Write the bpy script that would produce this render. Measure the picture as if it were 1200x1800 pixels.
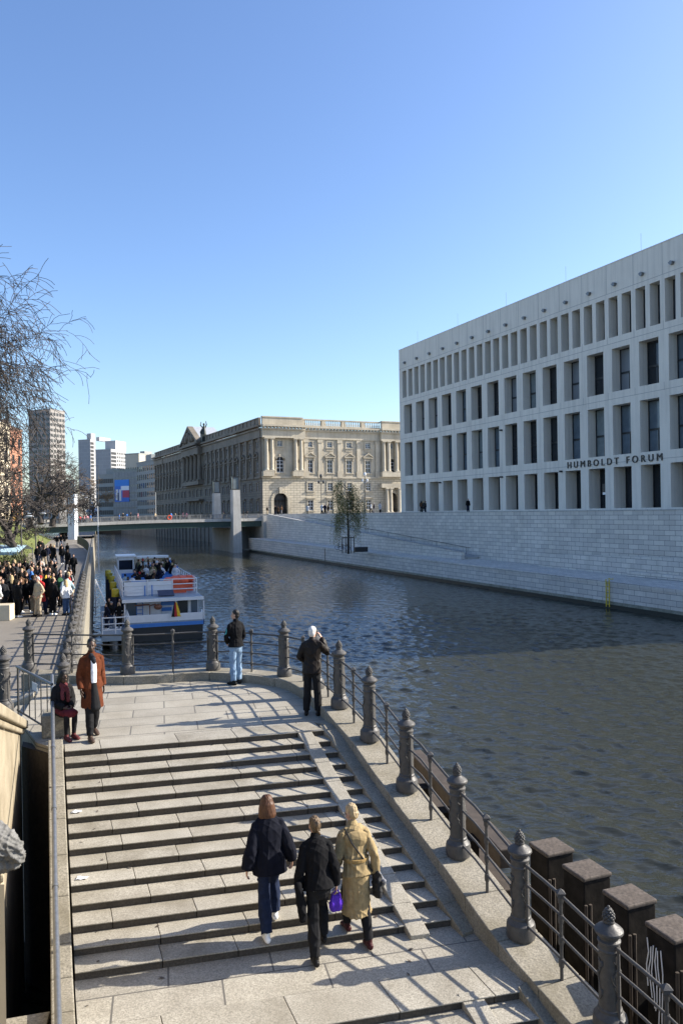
import bpy, bmesh, math, random
import numpy as np
from mathutils import Vector, Matrix, noise
V = Vector
rad = math.radians
for o in list(bpy.data.objects):
    bpy.data.objects.remove(o)
SC = bpy.context.scene
COL = SC.collection

# ------------------------------------------------------------------ camera
EYE = V((0, 0, 8.5))                      # eye level above the river; the river is z = 0
FPX = 1350.0                              # focal length in pixels of the 1200 x 1800 photograph
ROLL = rad(0.9)
CR = V((math.cos(ROLL), 0, -math.sin(ROLL)))
CU = V((math.sin(ROLL), 0, math.cos(ROLL)))
CF = V((0, 1, 0))
cam = bpy.data.objects.new("camera", bpy.data.cameras.new("camera"))
COL.objects.link(cam)
cam.matrix_world = Matrix(((CR.x, CU.x, -CF.x, EYE.x), (CR.y, CU.y, -CF.y, EYE.y), (CR.z, CU.z, -CF.z, EYE.z), (0, 0, 0, 1)))
cam.data.sensor_fit = 'VERTICAL'
cam.data.sensor_height = 24
cam.data.sensor_width = 16
cam.data.lens = 24 * FPX / 1800
cam.data.clip_start = 0.1
cam.data.clip_end = 6000
SC.camera = cam

# ------------------------------------------------------------------ sky, sun, exposure
SUN_EL, SUN_AZ = rad(30), rad(13.0)      # azimuth counted from +X towards +Y
w = bpy.data.worlds.new("World")
SC.world = w
w.use_nodes = True
nt = w.node_tree
bg = nt.nodes['Background']
sky = nt.nodes.new('ShaderNodeTexSky')
sky.sky_type = 'NISHITA'
sky.sun_disc = False
sky.sun_elevation = SUN_EL
sky.sun_rotation = math.pi / 2 - SUN_AZ   # 0 is +Y, turning clockwise to +X
sky.altitude = 40
sky.air_density = 1.0
sky.dust_density = 1.2
sky.ozone_density = 3.0
hs = nt.nodes.new('ShaderNodeHueSaturation')
hs.inputs['Saturation'].default_value = 1.1
hs.inputs['Hue'].default_value = .5065
nt.links.new(sky.outputs[0], hs.inputs['Color'])
nt.links.new(hs.outputs[0], bg.inputs[0])
bg.inputs[1].default_value = 0.124
sun = bpy.data.objects.new("sun", bpy.data.lights.new("sun", 'SUN'))
COL.objects.link(sun)
sun.data.energy = 5.0
sun.data.angle = rad(0.5)
sun.data.color = (1.0, 0.93, 0.82)
sd = V((math.cos(SUN_AZ) * math.cos(SUN_EL), math.sin(SUN_AZ) * math.cos(SUN_EL), math.sin(SUN_EL)))
sun.rotation_euler = sd.to_track_quat('Z', 'Y').to_euler()
sun.location = (60, 20, 80)
SC.view_settings.view_transform = 'Standard'
SC.view_settings.look = 'None'
SC.view_settings.gamma = 1
SC.view_settings.exposure = 1.1

# ------------------------------------------------------------------ helpers
def ray(px, py):
    return (px - 600) * CR - (py - 900) * CU + FPX * CF

def atz(px, py, z):
    "world point seen at a photo position, on the level z"
    d = ray(px, py)
    return EYE + d * ((z - EYE.z) / d.z)

def atd(px, py, depth):
    d = ray(px, py)
    return EYE + d * (depth / d.y)

WL = {}                                   # world location of each thing's base

class MB:
    def __init__(s):
        s.v, s.f, s.m, s.k = [], [], [], 0
    def add(s, vs, fs):
        b = len(s.v)
        s.v.extend([tuple(p) for p in vs])
        for f in fs:
            s.f.append(tuple(b + i for i in f))
            s.m.append(s.k)
        return s
    def quad(s, a, b, c, d):
        return s.add([a, b, c, d], [(0, 1, 2, 3)])
    def obox(s, o, ex, ey, ez):
        o, ex, ey, ez = V(o), V(ex), V(ey), V(ez)
        p = [o, o + ex, o + ex + ey, o + ey]
        return s.add(p + [q + ez for q in p], [(0, 3, 2, 1), (4, 5, 6, 7), (0, 1, 5, 4), (1, 2, 6, 5), (2, 3, 7, 6), (3, 0, 4, 7)])
    def box(s, c, size, rz=0):
        x = V((math.cos(rz), math.sin(rz), 0)) * size[0]
        y = V((-math.sin(rz), math.cos(rz), 0)) * size[1]
        z = V((0, 0, size[2]))
        return s.obox(V(c) - x / 2 - y / 2 - z / 2, x, y, z)
    def prism(s, pts, z0, z1):
        n = len(pts)
        g = (lambda z, i: z[i]) if isinstance(z0, (list, tuple)) else (lambda z, i: z)
        h = (lambda z, i: z[i]) if isinstance(z1, (list, tuple)) else (lambda z, i: z)
        lo = [(p[0], p[1], g(z0, i)) for i, p in enumerate(pts)]
        hi = [(p[0], p[1], h(z1, i)) for i, p in enumerate(pts)]
        return s.add(lo + hi, [tuple(range(n - 1, -1, -1)), tuple(range(n, 2 * n))] + [(i, (i + 1) % n, n + (i + 1) % n, n + i) for i in range(n)])
    def tube(s, pts, r, n=8, cap=True, ref=None):
        pts = [V(p) for p in pts]
        rr = r if isinstance(r, (list, tuple)) else [r] * len(pts)
        vs, m = [], len(pts)
        for i, p in enumerate(pts):
            t = (pts[min(i + 1, m - 1)] - pts[max(i - 1, 0)])
            t = t.normalized() if t.length > 1e-9 else V((0, 0, 1))
            if ref is None:
                up = V((0, 0, 1)) if abs(t.z) < 0.95 else V((1, 0, 0))
            else:
                up = ref
            a = (up - t * up.dot(t)).normalized()
            b = t.cross(a)
            q = rr[i]
            qa, qb = q if isinstance(q, (list, tuple)) else (q, q)
            for k in range(n):
                an = 2 * math.pi * k / n
                vs.append(p + a * (math.cos(an) * qa) + b * (math.sin(an) * qb))
        fs = [(i * n + k, i * n + (k + 1) % n, (i + 1) * n + (k + 1) % n, (i + 1) * n + k) for i in range(m - 1) for k in range(n)]
        if cap:
            fs += [tuple(range(n - 1, -1, -1)), tuple(range((m - 1) * n, m * n))]
        return s.add(vs, fs)
    def limb(s, pts, radii, n=12, ref=None, f0=False, f1=False):
        "closed tapering tube with rounded ends"
        pts = [V(p) for p in pts]
        def sc(q, k): return tuple(c * k for c in q) if isinstance(q, (list, tuple)) else q * k
        def mn(q): return min(q) if isinstance(q, (list, tuple)) else q
        t0 = (pts[0] - pts[1]).normalized()
        t1 = (pts[-1] - pts[-2]).normalized()
        P, Rr = [], []
        for k, e in () if f0 else ((.98, .15), (.8, .5), (.5, .8)):
            P.insert(0, pts[0] + t0 * mn(radii[0]) * (1 - e if False else {.98: .2, .8: .6, .5: .87}[k])); Rr.insert(0, sc(radii[0], k))
        P += pts; Rr += list(radii)
        for k in () if f1 else (.98, .8, .5):
            P.append(pts[-1] + t1 * mn(radii[-1]) * {.98: .2, .8: .6, .5: .87}[k]); Rr.append(sc(radii[-1], k))
        return s.tube(P, Rr, n, True, ref or V((1, 0, 0)))
    def lathe(s, prof, n=16, o=(0, 0, 0)):
        o = V(o)
        vs = []
        for r, z in prof:
            for k in range(n):
                a = 2 * math.pi * k / n
                vs.append(o + V((r * math.cos(a), r * math.sin(a), z)))
        m = len(prof)
        fs = [(i * n + k, i * n + (k + 1) % n, (i + 1) * n + (k + 1) % n, (i + 1) * n + k) for i in range(m - 1) for k in range(n)]
        fs += [tuple(range(n - 1, -1, -1)), tuple(range((m - 1) * n, m * n))]
        return s.add(vs, fs)
    def ell(s, c, r, n=12, m=8, rot=None):
        c = V(c)
        vs = [V((0, 0, -r[2]))]
        for i in range(1, m):
            ph = -math.pi / 2 + math.pi * i / m
            for k in range(n):
                a = 2 * math.pi * k / n
                vs.append(V((r[0] * math.cos(ph) * math.cos(a), r[1] * math.cos(ph) * math.sin(a), r[2] * math.sin(ph))))
        vs.append(V((0, 0, r[2])))
        if rot is not None:
            vs = [rot @ p for p in vs]
        vs = [p + c for p in vs]
        fs = [(0, 1 + (k + 1) % n, 1 + k) for k in range(n)]
        for i in range(m - 2):
            for k in range(n):
                fs.append((1 + i * n + k, 1 + i * n + (k + 1) % n, 1 + (i + 1) * n + (k + 1) % n, 1 + (i + 1) * n + k))
        top = len(vs) - 1
        fs += [(1 + (m - 2) * n + k, 1 + (m - 2) * n + (k + 1) % n, top) for k in range(n)]
        return s.add(vs, fs)
    def mesh(s, name, uv=None, smooth=None, shift=None):
        me = bpy.data.meshes.new(name)
        vs = s.v if shift is None else [(p[0] - shift[0], p[1] - shift[1], p[2] - shift[2]) for p in s.v]
        me.from_pydata(vs, [], s.f)
        if any(s.m):
            me.polygons.foreach_set('material_index', s.m)
        if uv is not None:
            auto_uv(me, uv)
        if smooth is not None:
            me.polygons.foreach_set('use_smooth', [True] * len(me.polygons))
            if smooth < 179:
                me.set_sharp_from_angle(angle=rad(smooth))
        me.update()
        return me
    def build(s, name, mat, parent=None, uv=None, smooth=None, local=False):
        sh = None
        if parent is not None and not local and parent.name in WL:
            sh = WL[parent.name]
        me = s.mesh(name, uv, smooth, sh)
        for m in (mat if isinstance(mat, (list, tuple)) else [mat]):
            me.materials.append(m)
        return link(name, me, parent)

def link(name, me, parent=None):
    o = bpy.data.objects.new(name, me)
    COL.objects.link(o)
    if parent is not None:
        o.parent = parent
        if parent.name in WL:
            WL[o.name] = WL[parent.name]
    return o

def auto_uv(me, ang):
    "metres as UV: flat faces in a frame turned by ang, upright faces along the wall and up"
    uvl = me.uv_layers.new(name="uv").data
    c, s = math.cos(ang), math.sin(ang)
    vs = me.vertices
    for p in me.polygons:
        n = p.normal
        if abs(n.z) > 0.8:
            for li in p.loop_indices:
                q = vs[me.loops[li].vertex_index].co
                uvl[li].uv = (q.x * c + q.y * s, -q.x * s + q.y * c)
        else:
            h = math.hypot(n.x, n.y) or 1
            tx, ty = -n.y / h, n.x / h
            for li in p.loop_indices:
                q = vs[me.loops[li].vertex_index].co
                uvl[li].uv = (q.x * tx + q.y * ty, q.z)

def tag(o, label=None, cat=None, group=None, kind=None):
    for k, v in (('label', label), ('category', cat), ('group', group), ('kind', kind)):
        if v:
            o[k] = v
    return o

def empty(name, loc, label=None, cat=None, group=None, rz=0.0):
    o = bpy.data.objects.new(name, None)
    COL.objects.link(o)
    o.location = loc
    o.rotation_euler.z = rz
    o.empty_display_size = .3
    if rz == 0:
        WL[o.name] = V(loc)
    return tag(o, label, cat, group)

CH = {}
def copy_tree(o, parent=None, kids=None):
    c = o.copy()
    COL.objects.link(c)
    if parent is not None:
        c.parent = parent
    for ch in list(o.children):
        copy_tree(ch, c)
    return c

# ------------------------------------------------------------------ materials
def nodes(name):
    m = bpy.data.materials.new(name)
    m.use_nodes = True
    t = m.node_tree
    return m, t, t.nodes['Principled BSDF']

def mix(t, a, b, fac, mode='MIX'):
    n = t.nodes.new('ShaderNodeMix')
    n.data_type = 'RGBA'
    n.blend_type = mode
    for i, x in ((0, fac), (6, a), (7, b)):
        if isinstance(x, (int, float)):
            n.inputs[i].default_value = x
        elif isinstance(x, (tuple, list)):
            n.inputs[i].default_value = (*x[:3], 1)
        else:
            t.links.new(x, n.inputs[i])
    return n.outputs[2]

def tex(t, kind, scale, coord='Object', detail=4.0, rough=.6, vec=None, stretch=None):
    n = t.nodes.new('ShaderNodeTex' + kind)
    n.inputs['Scale'].default_value = scale
    if kind == 'Noise':
        n.inputs['Detail'].default_value = detail
        n.inputs['Roughness'].default_value = rough
    if vec is None:
        c = t.nodes.new('ShaderNodeTexCoord')
        vec = c.outputs[coord]
    if stretch:
        mp = t.nodes.new('ShaderNodeMapping')
        mp.inputs['Scale'].default_value = stretch
        t.links.new(vec, mp.inputs[0])
        vec = mp.outputs[0]
    t.links.new(vec, n.inputs['Vector'])
    return n

def ramp(t, fac, lo, hi, a=(0, 0, 0), b=(1, 1, 1)):
    n = t.nodes.new('ShaderNodeValToRGB')
    n.color_ramp.elements[0].position = lo
    n.color_ramp.elements[1].position = hi
    n.color_ramp.elements[0].color = (*a, 1)
    n.color_ramp.elements[1].color = (*b, 1)
    t.links.new(fac, n.inputs[0])
    return n.outputs[0]

def bump(t, b, h, strength=.3, dist=.02):
    n = t.nodes.new('ShaderNodeBump')
    n.inputs['Strength'].default_value = strength
    n.inputs['Distance'].default_value = dist
    t.links.new(h, n.inputs['Height'])
    t.links.new(n.outputs[0], b.inputs['Normal'])
    return n

def plain(name, col, rough=.6, metal=0.0, var=.12, scale=6.0, spec=.5, bmp=0.0):
    "one colour with a little uneven wear"
    m, t, b = nodes(name)
    n = tex(t, 'Noise', scale, detail=5)
    lo = tuple(c * (1 - var) for c in col)
    hi = tuple(min(1, c * (1 + var)) for c in col)
    t.links.new(ramp(t, n.outputs[0], .3, .7, lo, hi), b.inputs['Base Color'])
    b.inputs['Roughness'].default_value = rough
    b.inputs['Metallic'].default_value = metal
    b.inputs['Specular IOR Level'].default_value = spec
    if bmp:
        bump(t, b, n.outputs[0], bmp)
    return m

def stone(name, col, grain=.22, gscale=90.0, stain=.25, sscale=.8, rough=.75, brick=None, mortar=None, streak=0.0, bmp=.25, dirt=(.45, .42, .36), coord='Object', edge=None, tone=.10):
    "granular stone; brick=(width,height,joint) lays slab joints in UV metres; streak adds rain marks"
    m, t, b = nodes(name)
    g = tex(t, 'Noise', gscale, coord, detail=3, rough=.7)
    c1 = ramp(t, g.outputs[0], .33, .67, tuple(x * (1 - grain) for x in col), tuple(min(1, x * (1 + grain)) for x in col))
    s = tex(t, 'Noise', sscale, coord, detail=7, rough=.65)
    sf = ramp(t, s.outputs[0], .42, .72, (0, 0, 0), (stain, stain, stain))
    c2 = mix(t, c1, tuple(a * d for a, d in zip(col, dirt)), sf)
    if streak:
        k = tex(t, 'Noise', 1.0, coord, detail=4, stretch=(2.2, 2.2, .12))
        kf = ramp(t, k.outputs[0], .45, .75, (0, 0, 0), (streak,) * 3)
        c2 = mix(t, c2, tuple(a * .5 for a in col), kf)
    h = g.outputs[0]
    if brick:
        uvn = t.nodes.new('ShaderNodeTexCoord')
        bt = t.nodes.new('ShaderNodeTexBrick')
        t.links.new(uvn.outputs['UV'], bt.inputs['Vector'])
        bt.inputs['Scale'].default_value = 1
        bt.inputs['Brick Width'].default_value = brick[0]
        bt.inputs['Row Height'].default_value = brick[1]
        bt.inputs['Mortar Size'].default_value = brick[2]
        bt.inputs['Mortar Smooth'].default_value = .1
        bt.inputs['Color1'].default_value = (1 - tone, 1 - tone, 1 - tone * .9, 1)
        bt.inputs['Color2'].default_value = (1 + tone * .6, 1 + tone * .55, 1 + tone * .45, 1)
        bt.inputs['Mortar'].default_value = (.5, .5, .5, 1)
        c2 = mix(t, c2, bt.outputs['Color'], .99, 'MULTIPLY')
        c2 = mix(t, c2, mortar or tuple(x * .3 for x in col), bt.outputs['Fac'])
    t.links.new(c2, b.inputs['Base Color'])
    b.inputs['Roughness'].default_value = rough
    b.inputs['Specular IOR Level'].default_value = .3
    if bmp:
        bump(t, b, h, bmp, .01)
    return m

M = {}
E_ANG = rad(13.2)                         # direction of the step edges
M['granite'] = stone('granite', (.335, .307, .25), grain=.38, gscale=50, stain=.6, sscale=1.1)
M['riser'] = stone('shaded_riser', (.07, .06, .048), grain=.35, gscale=45, stain=.6, sscale=3)  # step granite toned far down: the shade under the nosings is put into its colour
M['granite_worn'] = stone('worn_granite', (.31, .283, .23), grain=.38, gscale=45, stain=.75, sscale=1.7)
M['granite_pale'] = stone('pale_granite', (.35, .322, .265), grain=.36, gscale=60, stain=.5, sscale=.9)
M['paving'] = stone('granite_paving', (.335, .307, .25), grain=.36, gscale=50, stain=.6, sscale=.7, brick=(1.25, .62, .012), mortar=(.12, .11, .095))
M['curb'] = stone('granite_curb', (.25, .226, .178), grain=.42, gscale=38, stain=.7, sscale=1.6, dirt=(.55, .52, .42))
M['asphalt'] = stone('asphalt', (.20, .178, .148), grain=.2, gscale=30, stain=.3, sscale=.3)
M['sandstone'] = stone('sandstone_wall', (.30, .255, .18), grain=.15, gscale=30, stain=.7, sscale=1.2, streak=.5, dirt=(.35, .3, .22))
M['dark_wall'] = stone('dark_streaked_wall', (.06, .05, .04), grain=.3, gscale=14, stain=.6, sscale=.8, streak=.6)  # very dark base colour with streaks
M['concrete'] = stone('pale_concrete', (.71, .655, .575), grain=.07, gscale=14, stain=.3, sscale=.3, streak=.42, bmp=.05, dirt=(.72, .72, .72))
M['terrace_wall'] = stone('pale_quay_stone', (.62, .585, .53), grain=.1, gscale=20, stain=.4, sscale=.3, streak=.3, brick=(1.25, .45, .018), mortar=(.15, .15, .15), bmp=.1, dirt=(.66, .66, .62), tone=.13)
M['quay_top'] = stone('quay_paving', (.42, .415, .40), grain=.1, gscale=20, stain=.35, sscale=.25, brick=(1.6, .8, .02), bmp=.1)
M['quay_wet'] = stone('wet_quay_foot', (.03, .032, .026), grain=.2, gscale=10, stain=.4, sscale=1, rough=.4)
M['algae'] = stone('damp_algae_stone', (.27, .27, .22), grain=.25, gscale=6, stain=.8, sscale=1.2, rough=.5)
M['palace'] = stone('weathered_sandstone', (.50, .445, .345), grain=.1, gscale=8, stain=.7, sscale=.22, streak=.45, dirt=(.5, .48, .45), bmp=.1)
M['palace_rust'] = stone('rusticated_sandstone', (.51, .455, .35), grain=.1, gscale=8, stain=.45, sscale=.25, brick=(1.7, .62, .05), mortar=(.2, .18, .145), streak=.3, dirt=(.5, .48, .45), bmp=.1)
M['palace_dark'] = stone('dark_sandstone', (.225, .195, .155), grain=.12, gscale=6, stain=.7, sscale=.25, streak=.7, dirt=(.4, .39, .38), bmp=.1)  # river front: darker and more streaked than the front's sandstone
M['palace_dark_rust'] = stone('dark_rusticated_sandstone', (.215, .187, .148), grain=.12, gscale=6, stain=.7, sscale=.25, streak=.6, brick=(1.7, .62, .06), mortar=(.1, .09, .075), dirt=(.4, .39, .38), bmp=.1)
M['iron'] = plain('grey_painted_iron', (.066, .062, .057), .5, .0, .2, 22, .4, bmp=.3)
M['iron_dark'] = plain('dark_iron', (.045, .047, .05), .45, .3, .25, 10)
M['steel_pipe'] = plain('galvanised_pipe', (.20, .205, .21), .38, .6, .2, 14)
M['pile_side'] = plain('black_rusty_pile', (.015, .0125, .0105), .8, 0, .6, 5, .12, bmp=.5)
M['pile_cap'] = stone('rusty_pile_cap', (.10, .08, .064), grain=.45, gscale=25, stain=.6, sscale=4)
M['rust'] = plain('rusty_beam', (.055, .042, .032), .75, .1, .35, 6, bmp=.3)
M['white'] = plain('white_paint', (.70, .70, .70), .35, 0, .06, 3)
M['offwhite'] = plain('grey_white_paint', (.58, .61, .64), .4, 0, .08, 3)
M['boat_blue'] = plain('boat_blue', (.05, .19, .52), .35, 0, .1, 3)
M['boat_black'] = plain('black_hull', (.012, .013, .016), .4, 0, .3, 3)
M['deck_grey'] = plain('boat_deck', (.25, .30, .34), .6, 0, .15, 4)
M['glass'] = plain('dark_glass', (.018, .022, .028), .06, 0, .2, .6)
M['glass_blue'] = plain('blue_grey_glass', (.10, .13, .16), .12, 0, .3, .5)
M['blind'] = plain('grey_window_blind', (.16, .175, .195), .3, 0, .15, .4)
M['frame_dark'] = plain('dark_window_frame', (.022, .024, .028), .4, .2, .2, 3)
M['yellow'] = plain('yellow_paint', (.62, .47, .03), .45, 0, .15, 6)
M['pile_blue'] = plain('dark_blue_pile', (.03, .035, .07), .5, .1, .3, 6)
M['orange'] = plain('orange_life_raft', (.70, .10, .035), .5, 0, .12, 8)
M['red'] = plain('red_cloth', (.45, .03, .03), .8, 0, .15, 20)
M['gold'] = plain('gold_cloth', (.75, .48, .03), .8, 0, .15, 20)
M['black_cloth'] = plain('black_cloth', (.008, .008, .009), .85, 0, .3, 20)
M['bridge_green'] = plain('dark_green_girder', (.035, .065, .055), .45, .1, .2, 3)
M['bridge_conc'] = stone('bridge_concrete', (.46, .45, .42), grain=.08, gscale=6, stain=.4, sscale=.3, streak=.5)
M['bridge_rail'] = plain('bridge_railing', (.17, .17, .165), .6, 0, .25, 2)
M['lamp_glass'] = plain('lantern_glass', (.16, .19, .20), .15, 0, .2, 1)
M['tower'] = stone('tower_concrete', (.26, .245, .23), grain=.06, gscale=2, stain=.2, sscale=.1, bmp=0, brick=(6, 2.8, .12), mortar=(.25, .24, .23), tone=.06)
M['tower_white'] = stone('tower_white_panels', (.33, .33, .335), grain=.05, gscale=2, stain=.15, sscale=.1, bmp=0, brick=(6, 2.8, .12), mortar=(.4, .4, .4), tone=.05)
M['office'] = stone('office_stone', (.28, .29, .28), grain=.06, gscale=2, stain=.2, sscale=.1, bmp=0)
M['office_tan'] = stone('office_tan', (.47, .43, .35), grain=.05, gscale=2, stain=.2, sscale=.08, bmp=0)
M['brick_red'] = stone('red_brick', (.36, .15, .085), grain=.12, gscale=4, stain=.3, sscale=.2, bmp=0, brick=(.5, .18, .02), mortar=(.3, .2, .15), tone=.2)
M['plaster'] = stone('cream_plaster', (.52, .45, .33), grain=.05, gscale=3, stain=.2, sscale=.2, bmp=0)
M['grass'] = stone('grass', (.11, .135, .035), grain=.5, gscale=14, stain=.6, sscale=.5, dirt=(1.3, .95, .9), bmp=.6, rough=.9)
M['soil'] = stone('bare_earth', (.26, .22, .155), grain=.3, gscale=10, stain=.4, sscale=.5, rough=.95)
M['city'] = stone('city_ground', (.28, .27, .25), grain=.15, gscale=2, stain=.3, sscale=.05)
M['bark'] = plain('grey_brown_bark', (.038, .031, .027), .9, 0, .35, 8)
M['bark_light'] = plain('pale_twigs', (.085, .067, .053), .9, 0, .35, 6)
M['twig_orange'] = plain('orange_twigs', (.26, .15, .06), .9, 0, .35, 4)
M['willow'] = plain('willow_leaf', (.25, .235, .085), .8, 0, .45, 3)
M['bush'] = plain('bush_leaf', (.075, .085, .025), .8, 0, .5, 2)
M['forsythia'] = plain('yellow_blossom', (.45, .34, .03), .8, 0, .4, 3)
M['lead_roof'] = plain('zinc_roof', (.42, .44, .45), .45, .2, .12, 2)
M['bronze'] = plain('green_black_bronze', (.03, .035, .03), .5, .3, .3, 2)
M['skin'] = plain('light_skin', (.45, .265, .185), .55, 0, .08, 12)
M['skin_dark'] = plain('dark_skin', (.07, .038, .024), .5, 0, .12, 12)
M['grey_stone'] = stone('grey_carved_stone', (.15, .147, .14), grain=.3, gscale=40, stain=.7, sscale=6, bmp=.5)
M['blue_tarp'] = plain('pale_blue_canvas', (.42, .58, .66), .7, 0, .3, 3)

def water_mat():
    "murky river water; the waves themselves are modelled, this adds only the finest ripples"
    m, t, b = nodes('river_water')
    b.inputs['Base Color'].default_value = (.029, .030, .021, 1)
    b.inputs['Roughness'].default_value = .04
    b.inputs['IOR'].default_value = 1.42
    n = tex(t, 'Noise', 5.5, detail=2, rough=.5, stretch=(.6, 1.5, 1))
    bump(t, b, n.outputs[0], 1.0, .022)
    return m
M['water'] = water_mat()
CMAT = {}
def cloth(name, col, rough=.85):
    if name not in CMAT:
        CMAT[name] = plain(name, col, rough, 0, .22, 14, .12)
    return CMAT[name]
# ------------------------------------------------------------------ river and ground
RIV = V((-.3035, .953, 0)).normalized()    # the promenade runs this way
RIVN = V((RIV.y, -RIV.x, 0))               # from the promenade towards the river
Q0 = V((25.5, 57.4, 0))                    # foot of the far quay
QD = V((-.376, .927, 0)).normalized()
QN = V((QD.y, -QD.x, 0))                   # from the river into the far bank
PR0 = V((-6.72, 18.6, 0))                   # line of the promenade railing
def pr(t, off=0.0, z=0.0):
    p = PR0 + RIV * t + RIVN * off
    return V((p.x, p.y, z))
def qy(t, off=0.0, z=0.0):
    p = Q0 + QD * t + QN * off
    return V((p.x, p.y, z))

def river_mesh():
    "one sheet: a fine grid of wind waves between the banks, flat beyond the bridge where waves are too small to see"
    rg = np.random.default_rng(5)
    ys = [3.0]
    while ys[-1] < 205:
        ys.append(ys[-1] + .05 + .0019 * ys[-1])
    ys = np.array(ys)
    nx = 420
    u = np.linspace(0, 1, nx)
    xl = -9.5 - .33 * (ys - 18)
    xr = 25.5 - .405 * (ys - 57.4) + 1.5
    X = xl[:, None] + (xr - xl)[:, None] * u[None, :]
    Y = np.repeat(ys[:, None], nx, 1)
    Z = np.zeros_like(X); DX = np.zeros_like(X); DY = np.zeros_like(X)
    pa = np.zeros_like(X)
    for k in range(9):
        th = rg.uniform(0, 6.28); w = rg.uniform(.03, .16)
        pa += np.sin((X * np.cos(th) + Y * np.sin(th)) * w + rg.uniform(0, 6.28))
    pa = np.clip(.85 + .16 * pa, .35, 1.35)
    for k in range(96):
        lam = .26 * (8.5 ** (rg.random() ** 1.25))
        th = rad(252) + rg.normal() * .45
        if k % 5 == 0: th = rg.uniform(0, 6.28)
        kk = 2 * math.pi / lam
        slope = .036 * (1.1 if lam < .7 else (.9 if lam < 1.2 else .4))
        A = slope / kk
        ph = (X * math.cos(th) + Y * math.sin(th)) * kk + rg.uniform(0, 6.28)
        # fade the parts the grid can no longer carry
        sp = np.clip((lam / np.maximum(.05 + .0019 * Y, .09) - 2.2) / 1.2, 0, 1)
        Z += A * np.sin(ph) * sp
        DX += A * np.cos(ph) * math.cos(th) * sp
        DY += A * np.cos(ph) * math.sin(th) * sp
    fade = np.clip((203 - Y) / 30, 0, 1) * pa
    Z *= fade
    X = X + .9 * DX * fade; Y2 = Y + .9 * DY * fade
    Y2[0] = Y[0]; Y2[-1] = Y[-1]
    co = np.stack([X, Y2, Z], -1).reshape(-1, 3)
    ny = len(ys)
    i0 = (np.arange(ny - 1)[:, None] * nx + np.arange(nx - 1)[None, :]).ravel()
    f = np.stack([i0, i0 + 1, i0 + nx + 1, i0 + nx], -1)
    n0 = len(co)
    ext = [(-900, -200, -.02), (600, -200, -.02), (600, 3.2, -.02), (-900, 3.2, -.02), (-900, 204.5, 0), (600, 204.5, 0), (600, 900, 0), (-900, 900, 0)]
    co = np.concatenate([co, np.array(ext)])
    f = np.concatenate([f, np.array([[n0, n0 + 1, n0 + 2, n0 + 3], [n0 + 4, n0 + 5, n0 + 6, n0 + 7]])])
    me = bpy.data.meshes.new('river')
    me.vertices.add(len(co)); me.vertices.foreach_set('co', co.ravel().astype('f'))
    me.loops.add(f.size); me.loops.foreach_set('vertex_index', f.ravel().astype('i'))
    me.polygons.add(len(f)); me.polygons.foreach_set('loop_start', np.arange(0, f.size, 4).astype('i'))
    me.polygons.foreach_set('use_smooth', np.ones(len(f), bool))
    me.update(calc_edges=True); me.validate()
    me.materials.append(M['water'])
    return me
tag(link('river', river_mesh()), kind='structure')

# promenade with its river wall foot
b = MB()
T = [-1.5, 4, 20, 40, 60, 90, 130, 220, 420]
def left_edge(t): return -6.8 - max(0, t - 90) * .02
pts = [pr(t, 0.12) for t in T] + [pr(t, left_edge(t)) for t in reversed(T)]
b.prism(pts, -.8, 3.9)
tag(b.build('promenade', M['asphalt'], uv=0), kind='structure')
# grass slope beside it and the street above
b = MB()
rows = [(0, 3.9), (.5, 3.98), (2.2, 4.9), (4.6, 6.3), (7, 7.5), (9, 7.95), (14, 8.0)]
TT = [2 * i - 10 for i in range(78)]
vs, fs = [], []
for t in TT:
    for k, (o_, z_) in enumerate(rows):
        p = pr(t, left_edge(t) - o_ + .02, z_)
        n_ = noise.noise((p.x * .35, p.y * .35, 0)) * .22 * (0 < k < 6)
        vs.append((p.x, p.y, p.z + n_))
n_ = len(rows)
for i in range(len(TT) - 1):
    for k in range(n_ - 1):
        fs.append((i * n_ + k, i * n_ + k + 1, (i + 1) * n_ + k + 1, (i + 1) * n_ + k))
b.add(vs, fs)
tag(b.build('grass_slope', M['grass'], smooth=180), kind='structure')
# strip of bare earth path between slope and promenade
b = MB()
b.prism([pr(14, -5.9), pr(120, -5.9), pr(120, -7.3), pr(14, -7.3)], 3.85, 3.93)
tag(b.build('earth_path', M['soil'], uv=0), kind='structure')
# city ground: left bank street level, far end and everything beyond
b = MB()
lo = pr(-60, -20); hi = pr(430, -20)
b.prism([(-1500, -200), (lo.x, lo.y), (hi.x, hi.y), (hi.x - 300, hi.y + 100), (-1500, 900)], 6.0, 7.98)
b.prism([(-4000, 560), (3000, 560), (3000, 5200), (-4000, 5200)], 2.0, 7.6)
tag(b.build('street_ground', M['city'], uv=0), kind='structure')

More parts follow.
